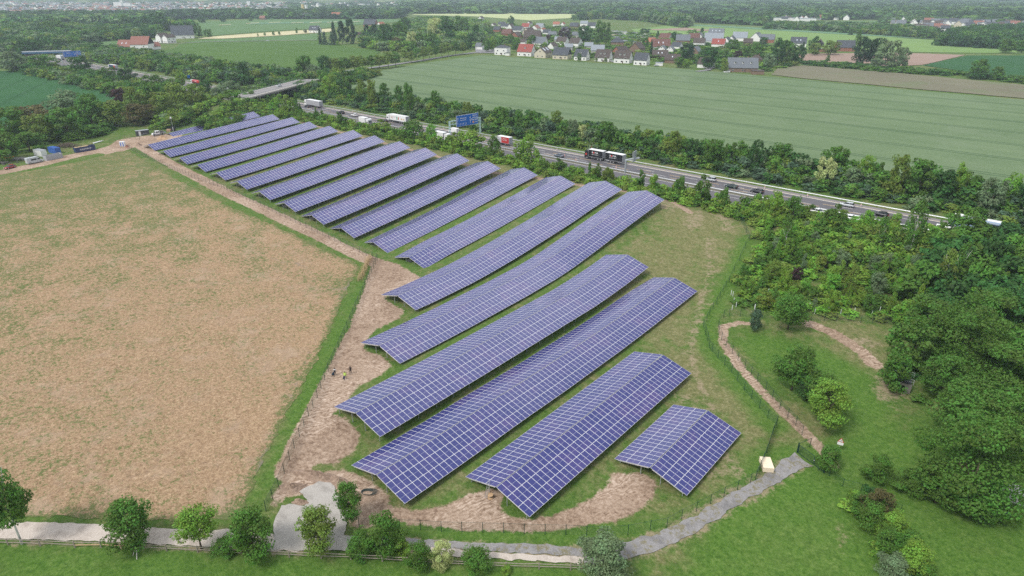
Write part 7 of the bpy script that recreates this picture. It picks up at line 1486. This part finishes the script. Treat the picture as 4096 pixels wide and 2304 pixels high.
# ------------------------------------------------------------------ site things
def ang_px(a_, b_):
    A = GP(*a_); B = GP(*b_); return math.atan2(B[1] - A[1], B[0] - A[0]), math.dist(A[:2], B[:2])
def container(pxa, pxb, h, w_, colr, label, name='container', L=None, ribs=True, open_top=False, door=None, text=None):
    a0 = GP(*pxa); an, ln = ang_px(pxa, pxb); ln = L or ln; r = empty(name, a0, an, label, 'container'); mt = colr if not isinstance(colr, str) else PA[colr]
    m = MB()
    if open_top:
        for c_, s_ in (((ln / 2, .05, h / 2), (ln, .1, h)), ((ln / 2, w_ - .05, h / 2), (ln, .1, h)), ((.05, w_ / 2, h / 2), (.1, w_ - .2, h)), ((ln - .05, w_ / 2, h / 2), (.1, w_ - .2, h)), ((ln / 2, w_ / 2, .1), (ln - .2, w_ - .2, .16))): m.box(c_, s_)
        m.build('wall', mt, r); m = MB(); m.box((ln / 2, w_ / 2, h * .45), (ln - .3, w_ - .3, h * .5), top=.9); m.build('load', simple('rubble_load', (.30, .22, .16), .95, var=.5), r)
    else: m.box((ln / 2, w_ / 2, h / 2), (ln, w_, h)); m.build('wall', mt, r); m = MB(); m.box((ln / 2, w_ / 2, h + .03), (ln + .08, w_ + .08, .08)); m.build('roof', mt if ribs else simple('container_roof', (.30, .32, .34), .6), r)
    if ribs:
        m = MB(); k = .4
        while k < ln - .2: m.box((k, -.03, h / 2), (.12, .06, h - .2)); k += .55
        m.build('rib', mt, r)
    if door: m = MB(); m.box((ln * door[0], -.06, h * .47), (door[1], .08, h * .86)); m.build('door', PA[door[2]], r)
    if text: txt(text, h * .42, PA['white'], r, (ln * .5, -.09, h * .5), (math.pi / 2, 0, 0), sx=1.25)
    return r, ln
container((137, 622), (201, 633), 2.7, 2.5, 'white', 'white office container beside the blue container', ribs=False, L=6.0)
container((246, 612), (184, 600), 2.6, 2.4, 'blue', 'bright blue container behind the open grey skip', L=6.0)
container((188, 644), (264, 628), 2.1, 2.4, simple('skip_grey', (.40, .41, .43), .6), 'open grey skip filled with rubble next to the white van', open_top=True, name='skip', L=7.2)
rc_, ln = container((306, 612), (398, 596), 2.3, 2.4, PA['navy'], 'long dark blue open container with white lettering and wooden crates on top', open_top=True, text='KASTRUP', name='skip', L=8.6)
a0 = rc_.location; an = rc_.rotation_euler.z
for k in range(4):
    c_, s_ = math.cos(an), math.sin(an); x, y = .9 + k * 1.5, 1.2
    q = empty('wooden_crate', (a0[0] + x * c_ - y * s_, a0[1] + x * s_ + y * c_, a0[2] + 1.7), an, 'pale wooden crate in the lettered blue container, %s from the left' % ordinal(k), 'crate'); m = MB(); m.box((0, 0, .3), (1.25, 1.6, .6)); m.build('panel', simple('plywood', (.60, .47, .27), .8), q); m = MB(); [m.box((0, yy, .62), (1.3, .12, .05)) for yy in (-.7, 0, .7)]; m.build('slat', simple('plywood_dark', (.45, .33, .18), .8), q)
container((548, 546), (604, 536), 2.6, 2.5, 'anthracite', 'dark grey site container with one white door next to the pick-up', ribs=False, L=6.0, door=(.26, .95, 'white'))
r = empty('goal_frame', GP(571, 548), ang_px((571, 548), (600, 541))[0], 'white metal trestle frame in front of the dark container', 'frame'); m = MB(); m.tube([(0, 0, 0), (0, .3, 1.4), (3, .3, 1.4), (3, 0, 0)], .05, 6); m.build('tube', M_GALV, r)
for k, x in enumerate((484, 494)):
    q = empty('portable_toilet', GP(x, 586), PSI - .15, ('white and blue portable toilet at the fence corner, left one', 'white and blue portable toilet at the fence corner, right one')[k], 'toilet'); m = MB(); m.box((0, .6, 1.1), (1.1, 1.1, 2.2)); m.build('cabin', PA['white'], q); m = MB(); m.box((0, .02, 1.05), (.5, .06, 1.9)); m.build('door', PA['blue'], q); m = MB(); m.box((0, .6, 2.25), (1.2, 1.2, .14), top=.8); m.build('roof', PA['white'], q)
van(140, 652, 'silver', 'silver and white minibus parked on the lane at the left edge', head=ang_px((100, 662), (171, 648))[0], z=None, windows=2, L=6.4, h=2.65, name='minibus')
car(41, 674, 'darkred', 'dark red car parked on the lane at the very left', 'estate', head=ang_px((12, 682), (68, 668))[0] + PI, z=None)
# pick-up
an_ = ang_px((656, 532), (612, 541))[0]; r = vroot('pickup_truck', 634, 541, an_, 'white pick-up with crew cab on the sandy parking area', 'pick-up'); m = MB(); y = .98
m.loft([[(x, -y * k, .4), (x, -y * k, (zt + .4) / 2), (x, -y * k * .9, zt), (x, y * k * .9, zt), (x, y * k, (zt + .4) / 2), (x, y * k, .4)] for x, zt, k in ((-.6, 2.2, .97), (-.5, 2.3, 1), (1.1, 2.3, 1), (1.9, 1.35, .98), (2.9, 1.15, .9), (3.0, .8, .85))]); m.build('cab', PA['white'], r)
m = MB(); m.add([(1.16, -.8, 2.22), (1.16, .8, 2.22), (1.9, .84, 1.4), (1.9, -.84, 1.4)], [(0, 3, 2, 1)]); [m.box((.45, sg * .97, 1.75), (1.7, .05, .55)) for sg in (-1, 1)]; m.build('window_band', M_GL, r); m = MB(); m.box((-2.1, 0, .95), (2.9, 2.0, .12)); [m.box((-2.1, sg * .98, 1.2), (2.9, .05, .4)) for sg in (-1, 1)]; m.build('load_bed', PA['grey'], r)
m = MB(); m.box((-1.6, 0, 1.5), (1.6, 1.7, .9)); m.build('load', simple('load_dark', (.08, .08, .09), .7), r); m = MB(); m.box((1, 0, .6), (3.9, 1.99, .3)); m.build('skirt', PA['navy'], r); wheels(r, [(x, yy) for x in (-2.2, 2.1) for yy in (-.85, .85)], 'van')
# camera mast trailer
p = GP(696, 524); r = empty('camera_mast', p, PSI, 'black trailer with a tall camera mast by the end of the farthest row', 'camera mast'); m = MB(); m.box((0, 0, 1.3), (1.5, 1.2, 2.2)); m.build('cabinet', PA['black'], r); m = MB(); m.box((0, -.62, 1.3), (.2, .04, 2.0)); m.build('stripe', PA['white'], r)
m = MB(); m.tube([(-.3, 0, 2.3), (-.3, 0, 6.6)], .07, 6); m.build('mast', M_GALV, r); m = MB(); m.box((-.3, 0, 6.7), (.9, .4, .4)); m.box((-.3, 0, 7.1), (.35, .35, .5)); m.build('camera_head', PA['white'], r)
q = empty('wooden_crate', GP(677, 526), PSI, 'brown wooden crate between the pick-up and the camera mast', 'crate'); m = MB(); m.box((0, 0, .6), (2.2, 1.4, 1.2)); m.build('panel', simple('crate_brown', (.42, .28, .18), .85), q); m = MB(); [m.box((x, -.72, .6), (.1, .05, 1.2)) for x in (-.9, 0, .9)]; m.build('slat', simple('crate_slat', (.35, .22, .13), .85), q)
def heap(px, py, w_, d_, h, mat, label, name='earth_heap', rz=0.0, seed=1, n=26):
    rs = np.random.RandomState(seed); p = GP(px, py); V = [(0, 0, h)]; Fq = []; R = 7
    for i in range(1, R + 1):
        f = i / R
        for k in range(n):
            a = 2 * math.pi * k / n; g = 1 + .16 * math.sin(3 * a + seed) + .1 * math.sin(5 * a + 2 * seed) + rs.uniform(-.05, .05); X = math.cos(a) * w_ / 2 * f * g; Y = math.sin(a) * d_ / 2 * f * g
            ca, sa = math.cos(rz), math.sin(rz); X, Y = X * ca - Y * sa, X * sa + Y * ca; z = h * (math.cos(f * math.pi) * .5 + .5) * (1 + rs.uniform(-.28, .28)) - (.15 if i == R else 0); V.append((X, Y, z + tz(p[0] + X, p[1] + Y) - p[2]))
    m = MB(); F_ = [(0, 1 + k, 1 + (k + 1) % n) for k in range(n)]
    for i in range(R - 1): F_ += [(1 + i * n + k, 1 + (i + 1) * n + k, 1 + (i + 1) * n + (k + 1) % n, 1 + i * n + (k + 1) % n) for k in range(n)]
    m.add(V, F_); o = m.build(name, mat, None, False, p); return tag(o, label, 'heap')
t = NT('heap_soil_mat'); P = t.obj(); n = t.noise(2.2, 7, .75, P); t.bsdf(t.ramp(n, [(.3, (.17, .12, .09)), (.5, (.30, .215, .16)), (.72, (.46, .35, .27))]), .95, .1, bump=n, bstr=.9, bdist=.2); M_HEAP = t.m
t = NT('sand_heap_mat'); P = t.obj(); n = t.noise(1.5, 6, .7, P); t.bsdf(t.ramp(n, [(.3, (.34, .22, .13)), (.7, (.52, .37, .24))]), .95, .1, bump=n, bstr=.6, bdist=.2); M_SAND = t.m
heap(650, 554, 6.5, 4.5, 1.5, M_SAND, 'sandy heap in front of the white pick-up', rz=.4, seed=2); heap(556, 583, 4.6, 3.0, 1.3, M_HEAP, 'small dark earth heap at the left end of the second farthest row', seed=3); heap(508, 588, 2.2, 1.6, .9, simple('reddish_soil', (.32, .13, .09), .95), 'small reddish heap beside the portable toilets', seed=4)
for x, y, w_, d_, h, rz, sd_, lab in ((1265, 1905, 9, 2.6, .9, .45, 5, 'rough brown earth bank above the gravel pad, left part'), (1360, 1930, 6.5, 2.6, .8, .2, 6, 'rough brown earth bank above the gravel pad, right part'), (1170, 1952, 4.6, 2.8, .8, .9, 7, 'earth heap at the fence left of the gravel pad'), (1205, 2010, 3.6, 1.5, .5, .6, 8, 'small dark earth heap at the edge of the gravel pad'), (1420, 1985, 3.5, 2.2, .45, .2, 9, 'low brown soil mound near the cable coil')):
    heap(x, y, w_, d_, h, M_HEAP, lab, rz=rz, seed=sd_)
# brush pile, bags, rubble at the lane
def sticks(px, py, n, spread, h, mat, name, label, ln=1.6, rad=.05, seed=3, cat='pile'):
    rs = random.Random(seed); p = GP(px, py); r = empty(name, p, 0, label, cat); m = MB()
    for _ in range(n):
        a = rs.uniform(0, 6.28); x, y = rs.gauss(0, spread[0] / 2), rs.gauss(0, spread[1] / 2); ca, sa = math.cos(PSI), math.sin(PSI); x, y = x * ca - y * sa, x * sa + y * ca; z = rs.uniform(.05, h) * max(.15, 1 - (x * x + y * y) / (spread[0] ** 2)); l = rs.uniform(.4, 1) * ln
        m.tube([(x, y, z), (x + math.cos(a) * l / 2, y + math.sin(a) * l / 2, z + rs.uniform(-.1, .35)), (x + math.cos(a) * l, y + math.sin(a) * l, z + rs.uniform(-.2, .4))], rad * rs.uniform(.5, 1.3), 4)
    m.build('sticks', mat, r); return r
sticks(268, 588, 260, (5.5, 2.6), 2.0, simple('dead_wood', (.14, .10, .08), .95, var=.4), 'brush_pile', 'brown brush pile between the blue and the lettered container', 2.4, .06)
def slabs(px, py, n, spread, mat, name, label, seed=5):
    rs = random.Random(seed); p = GP(px, py); r = empty(name, p, 0, label, 'pile'); m = MB()
    for _ in range(n):
        x, y = rs.gauss(0, spread[0] / 2), rs.gauss(0, spread[1] / 2); ca, sa = math.cos(PSI), math.sin(PSI); m.box((x * ca - y * sa, x * sa + y * ca, rs.uniform(.1, .9)), (rs.uniform(.5, 1.8), rs.uniform(.4, 1.0), rs.uniform(.1, .3)), rz=rs.uniform(0, 3))
    m.build('slab', mat, r)
slabs(72, 640, 40, (5.5, 1.8), simple('rubble_grey', (.26, .25, .23), .95, var=.4), 'rubble_pile', 'grey pile of concrete slabs behind the minibus'); slabs(15, 655, 22, (3.0, 1.4), simple('rubble_dark', (.14, .13, .12), .95, var=.4), 'rubble_pile', 'dark rubble pile behind the dark red car', 6)
r = empty('tipper_bucket', GP(40, 640), PSI, 'orange tipper bucket beside the rubble', 'bucket'); m = MB(); m.loft([[(-1.3, -.8, .5), (1.3, -.8, .5), (1.3, .8, .5), (-1.3, .8, .5)], [(-1.7, -1, 1.5), (1.7, -1, 1.5), (1.7, 1, 1.5), (-1.7, 1, 1.5)]]); m.build('tub', PA['orange'], r); m = MB(); [m.box((x, 0, .3), (.15, 1.2, .6)) for x in (-1, 1)]; m.build('frame', M_CHAS, r)
for k, (x, y, lab) in enumerate(((22, 632, 'pale leaning panel left of the orange bucket'), (36, 622, 'pale upright panel behind the orange bucket'))): q = empty('pale_panel', GP(x, y), PSI + .2, lab, 'panel'); m = MB(); m.beam((0, 0, 0), (-.5 + .4 * k, .2, 2.2), .9, .15); m.build('board', simple('pale_board', (.62, .60, .60), .7), q)
r = empty('pipe_stack', GP(395, 570), ang_px((370, 576), (412, 563))[0], 'white pipes lying on the bank above the lettered container', 'pipes'); m = MB(); [m.tube([(-3.4 + .2 * k, k * .28, .25), (3.2 - .3 * k, k * .28, .3)], .12, 6) for k in range(5)]; m.build('pipe', PA['white'], r)
# pallet with pale boards
p = GP(3064, 1868); an = ang_px((3047, 1873), (3078, 1886))[0]; r = empty('board_pallet', p, PSI - .12, 'stack of pale wooden boards on a pallet beside the green fence', 'pallet')
m = MB(); [m.box((0, 0, .18 + k * .15), (1.75, 2.9, .12)) for k in range(6)]; m.build('boards', simple('pale_boards', (.80, .68, .50), .7, var=.08), r); m = MB(); [m.box((x, 0, .06), (.15, 2.9, .12)) for x in (-.75, 0, .75)]; m.build('pallet', M_WOODN, r)
# ladder, drum, coil
x0_, y0_ = -52.84 - 1.7, 57.26 + .4; g_ = tz(x0_, y0_ - .9); r = empty('ladder', (x0_, y0_ - 1.0, g_), 0, 'aluminium ladder leaning at the left end of the second nearest row', 'ladder'); H_ = zr_ = 2.75
m = MB(); [m.beam((x, 0, 0), (x, .9, 3.1), .04, .07) for x in (-.2, .2)]; m.build('stile', M_GALV, r); m = MB(); [m.beam((-.2, .9 * k / 10, 3.1 * k / 10), (.2, .9 * k / 10, 3.1 * k / 10), .03, .03) for k in range(1, 10)]; m.build('rung', M_GALV, r)
r = empty('cable_drum', GP(1962, 1992), 0, 'small wooden cable drum at the foot of the ladder', 'cable drum'); m = MB(); m.tube([(0, 0, .05), (0, 0, .12)], .45, 14); m.tube([(0, 0, .62), (0, 0, .69)], .45, 14); m.build('flange', M_WOODN, r); m = MB(); m.tube([(0, 0, .12), (0, 0, .62)], .2, 10); m.build('core', M_WOOD, r)
p = GP(1470, 1972); r = empty('cable_coil', p, PSI, 'dark coil of cable lying on the soil at the near row end', 'cable coil'); m = MB()
for k in range(6):
    rr = .55 + .06 * k; m.tube([(rr * 1.5 * math.cos(a) + .06 * k, rr * .85 * math.sin(a), .06 + .05 * k + .04 * math.sin(3 * a)) for a in np.linspace(0, 2 * math.pi, 26)], .035, 5, cap=False)
m.tube([(-1.2, -.4, .08), (-2.0, -1.0, .06), (-3.0, -1.2, .05)], .04, 5); m.build('cable', simple('cable_dark', (.035, .05, .045), .5), r)
# white tree guards along the young wood and the site fence
gm_m = MB(); gm_m.tube([(0, 0, 0), (0, 0, 1.3)], .075, 7); gme = gm_m.mesh('tree_guard', simple('guard_white', (.68, .72, .70), .6))
for i, (x, y) in enumerate([(2935, 1210), (2944, 1228), (2928, 1240), (2931, 1185), (2924, 1180), (3018, 1236), (3035, 1222), (3019, 1238), (3237, 1231), (3258, 1256), (3313, 1250), (3362, 1256), (3417, 1251), (3486, 1262), (3518, 1247), (3072, 1174), (3054, 1160), (3053, 890), (2582, 744), (2503, 733), (2292, 690), (2264, 683), (2000, 640), (1937, 606), (1554, 552), (1600, 562), (1313, 503), (1331, 507), (1190, 475), (1216, 482), (3243, 975), (3310, 985), (3174, 983), (3620, 990)]):
    p = GP(x, y); o = link('tree_guard', gme, None, p); near_ = 'above the basin fence' if 3000 < x < 3560 and y > 1200 else ('at the left edge of the young wood' if 2900 < x < 3100 else ('inside the young wood' if x >= 3100 else 'in the shrub strip before the motorway'))
    tag(o, 'white plastic tree guard tube ' + near_, 'tree guard', 'white tree guards ' + near_)
# culvert bridge
p = GP(3598, 1566); r = empty('culvert_bridge', p, PSI - .55, 'small dark culvert bridge with pale handrails under the trees', 'bridge'); m = MB(); [m.box((x, .2, .75), (1.1, .5, 1.6)) for x in (-1.6, 1.2)]; m.box((-.2, .2, 1.75), (3.9, .5, .4)); m.build('headwall', simple('old_concrete', (.17, .155, .14), .95, var=.3), r)
m = MB(); m.box((-.2, 1.9, 1.85), (3.6, 3.2, .2)); m.build('deck', simple('dark_deck', (.05, .05, .055), .8), r); m = MB(); m.box((-.25, .3, .7), (1.8, .3, 1.4)); m.build('opening', PA['black'], r)
m = MB()
for yy in (.4, 3.4):
    m.beam((-2, yy, 3.0), (1.9, yy, 3.0), .06, .06); m.beam((-2, yy, 2.5), (1.9, yy, 2.5), .05, .05); [m.beam((x, yy, 1.9), (x, yy, 3.0), .06, .06) for x in (-2, 0, 1.9)]
m.build('handrail', simple('handrail_pale', (.42, .45, .44), .5), r)
# white caravan and blue tub at the lower right
p = GP(4050, 2020); r = empty('caravan', p, PSI - .55, 'white flat roofed caravan under the trees at the right edge', 'caravan'); m = MB(); m.box((0, 1.1, 1.3), (4.2, 2.1, 1.9)); m.build('body', simple('caravan_white', (.62, .60, .60), .6), r); m = MB(); m.box((0, 1.1, 2.3), (4.3, 2.2, .12)); m.build('roof', simple('caravan_roof', (.72, .68, .67), .6), r); m = MB(); [m.box((x, .03, 1.6), (.9, .05, .6)) for x in (-1.2, .9)]; m.build('window', M_GL, r); wheels(r, [(0, .3), (0, 1.9)], 'car')
p = GP(4015, 2060); r = empty('water_tub', p, PSI - .7, 'small blue tub lying in the grass near the caravan', 'tub'); m = MB(); m.loft([[(-.7, -.3, .3), (.7, -.3, .3), (.7, .3, .3), (-.7, .3, .3)], [(-.9, -.4, .55), (.9, -.4, .55), (.9, .4, .55), (-.9, .4, .55)]]); m.build('tub', PA['blue'], r); m = MB(); m.box((0, 0, .15), (1.0, .4, .3)); m.build('stand', M_CHAS, r)
# reed strip and tall grass by the fence bend
t = NT('reed_mat'); t.bsdf(t.ramp(t.noise(2, 3, .6, t.obj()), [(.3, (.34, .24, .13)), (.7, (.62, .47, .29))]), .9, .1); rs = np.random.RandomState(4)
LR = GPs([(1480, 1035), (1465, 1065), (1450, 1100), (1437, 1125)]); m = MB(); q = resample(LR, .12, False)
for (x, y) in q * 3:
    X, Y = x + rs.normal(0, .45), y + rs.normal(0, .45); z = tz(X, Y); h = rs.uniform(.9, 2.0); a = rs.uniform(0, 6.28); l = rs.uniform(0, .3); w_ = .03
    m.add([(X - w_ * math.cos(a), Y - w_ * math.sin(a), z), (X + w_ * math.cos(a), Y + w_ * math.sin(a), z), (X + l + w_, Y + l * .4, z + h), (X + l - w_, Y + l * .4, z + h)], [(0, 1, 2, 3)])
tag(m.build('reeds', t.m), 'dry straw coloured reeds at the bend of the fence', kind='stuff')
# cars and van in the village
for x, y, c_, l_, k_ in ((2454, 249, 'silver', 'silver car parked between the two wide dormer houses', 'hatch'), (2626, 265, 'silver', 'light car before the flat garage in the village front row', 'estate'), (1914, 197, 'dark', 'dark car at the mouth of the lime avenue', 'estate')): car(x, y, c_, l_, k_, head=PSI + .3, z=None)
van(2906, 291, 'white', 'white van parked left of the house with three dormers', head=PSI + PI + .1, z=None, L=5.2, h=2.1, windows=2)
car(1071, 165, 'silver', 'light car driving on the narrow farm road', 'estate', head=PSI, z=None)
# ------------------------------------------------------------------ look-alikes told apart by their order in the picture
def img_x(p):
    x, y, z = p[0], p[1], p[2] - CZ; r_ = x * math.cos(PSI) + y * math.sin(PSI); f_ = -x * math.sin(PSI) + y * math.cos(PSI)
    w_ = f_ * _c - z * _s; return r_ / max(w_, 1e-3)
same = {}
for o in scene.objects:
    if o.parent is None and o.get('category') and o.get('label'): same.setdefault(o['label'], []).append(o)
for lab, os_ in same.items():
    if len(os_) < 2 or len(os_) > 20: continue
    os_.sort(key=lambda o: img_x(o.location))
    for i, o in enumerate(os_):
        l = '%s, %s from left' % (lab, ordinal(i)); o['label'] = l if len(l.split()) <= 16 else lab
        if len(l.split()) > 16 and not o.get('group'): o['group'] = lab
# ------------------------------------------------------------------ camera, sky, sun, haze
cam = bpy.data.cameras.new('camera'); co = bpy.data.objects.new('camera', cam); C.objects.link(co)
cam.sensor_width = 36; cam.lens = F / W * 36; cam.clip_end = 30000; cam.clip_start = .5
co.location = (0, 0, CZ); co.rotation_euler = (math.pi / 2 - PIT, 0, PSI); scene.camera = co
w = bpy.data.worlds.new('World'); scene.world = w; w.use_nodes = True; nt = w.node_tree; nt.nodes.clear()
out = nt.nodes.new('ShaderNodeOutputWorld'); bg = nt.nodes.new('ShaderNodeBackground'); sky = nt.nodes.new('ShaderNodeTexSky')
SUN_EL, SUN_AZ = math.radians(52), math.radians(190)
sky.sky_type = 'NISHITA'; sky.sun_disc = False; sky.sun_elevation = SUN_EL; sky.sun_rotation = SUN_AZ; sky.air_density = 1.0; sky.dust_density = 3.0; sky.ozone_density = 1.0
# broken cloud deck: grey white cloud over the blue
tc = nt.nodes.new('ShaderNodeTexCoord'); mp = nt.nodes.new('ShaderNodeMapping'); mp.inputs['Scale'].default_value = (1, 1, 2.4); nt.links.new(tc.outputs['Generated'], mp.inputs[0])
nz = nt.nodes.new('ShaderNodeTexNoise'); nz.inputs['Scale'].default_value = 3.2; nz.inputs['Detail'].default_value = 6; nz.inputs['Roughness'].default_value = .6; nt.links.new(mp.outputs[0], nz.inputs['Vector'])
rp = nt.nodes.new('ShaderNodeValToRGB'); rp.color_ramp.elements[0].position = .35; rp.color_ramp.elements[1].position = .62; rp.color_ramp.elements[0].color = (.55, .55, .55, 1); nt.links.new(nz.outputs['Fac'], rp.inputs[0])
n2 = nt.nodes.new('ShaderNodeTexNoise'); n2.inputs['Scale'].default_value = 2.0; n2.inputs['Detail'].default_value = 5; nt.links.new(mp.outputs[0], n2.inputs['Vector'])
r2 = nt.nodes.new('ShaderNodeValToRGB'); r2.color_ramp.elements[0].position = .3; r2.color_ramp.elements[1].position = .7
r2.color_ramp.elements[0].color = (5.2, 5.6, 6.3, 1); r2.color_ramp.elements[1].color = (10.5, 10.8, 11.4, 1); nt.links.new(n2.outputs['Fac'], r2.inputs[0])
mx = nt.nodes.new('ShaderNodeMix'); mx.data_type = 'RGBA'; nt.links.new(rp.outputs[0], mx.inputs[0]); nt.links.new(sky.outputs[0], mx.inputs[6]); nt.links.new(r2.outputs[0], mx.inputs[7])
# a thinner, brighter part of the cloud deck
dt = nt.nodes.new('ShaderNodeVectorMath'); dt.operation = 'DOT_PRODUCT'; nt.links.new(tc.outputs['Generated'], dt.inputs[0]); dt.inputs[1].default_value = Vector((-.45, .64, .62)).normalized()[:]
mr = nt.nodes.new('ShaderNodeMapRange'); mr.interpolation_type = 'SMOOTHERSTEP'; mr.inputs[1].default_value = .905; mr.inputs[2].default_value = 1.0; mr.inputs[3].default_value = 0.0; mr.inputs[4].default_value = 26.0; nt.links.new(dt.outputs['Value'], mr.inputs[0])
ml = nt.nodes.new('ShaderNodeMath'); ml.operation = 'MULTIPLY'; nt.links.new(mr.outputs[0], ml.inputs[0]); nt.links.new(n2.outputs['Fac'], ml.inputs[1])
ad = nt.nodes.new('ShaderNodeMix'); ad.data_type = 'RGBA'; ad.blend_type = 'ADD'; ad.inputs[0].default_value = 1.0; nt.links.new(mx.outputs[2], ad.inputs[6]); nt.links.new(ml.outputs[0], ad.inputs[7])
nt.links.new(ad.outputs[2], bg.inputs['Color']); bg.inputs['Strength'].default_value = .082; nt.links.new(bg.outputs[0], out.inputs['Surface'])
sd = bpy.data.lights.new('sun', 'SUN'); sd.energy = 2.0; sd.angle = math.radians(16); sd.color = (1, .965, .92)
so = bpy.data.objects.new('sun', sd); C.objects.link(so)
# sun direction in the same azimuth as the sky's sun_rotation
dv3 = Vector((math.sin(SUN_AZ) * math.cos(SUN_EL), math.cos(SUN_AZ) * math.cos(SUN_EL), math.sin(SUN_EL)))
so.rotation_euler = dv3.to_track_quat('Z', 'Y').to_euler(); so.location = (-100, 100, 200)
HAZE = 1
if HAZE:
    m = MB(); x0, x1, y0, y1, z0, z1 = -6400, 1700, -1000, 6700, -8, 150
    m.box(((x0 + x1) / 2, (y0 + y1) / 2, (z0 + z1) / 2), (x1 - x0, y1 - y0, z1 - z0))
    hm = bpy.data.materials.new('haze_air'); hm.use_nodes = True; ht = hm.node_tree; ht.nodes.clear()
    ho = ht.nodes.new('ShaderNodeOutputMaterial'); pv = ht.nodes.new('ShaderNodeVolumePrincipled'); pv.inputs['Color'].default_value = (.74, .86, 1.0, 1); pv.inputs['Density'].default_value = .00013; pv.inputs['Anisotropy'].default_value = .1
    ht.links.new(pv.outputs[0], ho.inputs['Volume']); tag(m.build('haze', hm), 'thin bluish haze filling the air over the land', kind='stuff')
scene.view_settings.view_transform = 'Standard'; scene.view_settings.look = 'None'; scene.view_settings.exposure = 0.55; scene.view_settings.gamma = 1.0
cy = scene.cycles; cy.max_bounces = 5; cy.diffuse_bounces = 3; cy.glossy_bounces = 2; cy.transmission_bounces = 2; cy.transparent_max_bounces = 8; cy.volume_bounces = 1
cy.use_adaptive_sampling = True; cy.adaptive_threshold = .01
cy.caustics_reflective = False; cy.caustics_refractive = False; cy.sample_clamp_indirect = 4
try: cy.use_denoising = False
except Exception: cy.use_denoising = False
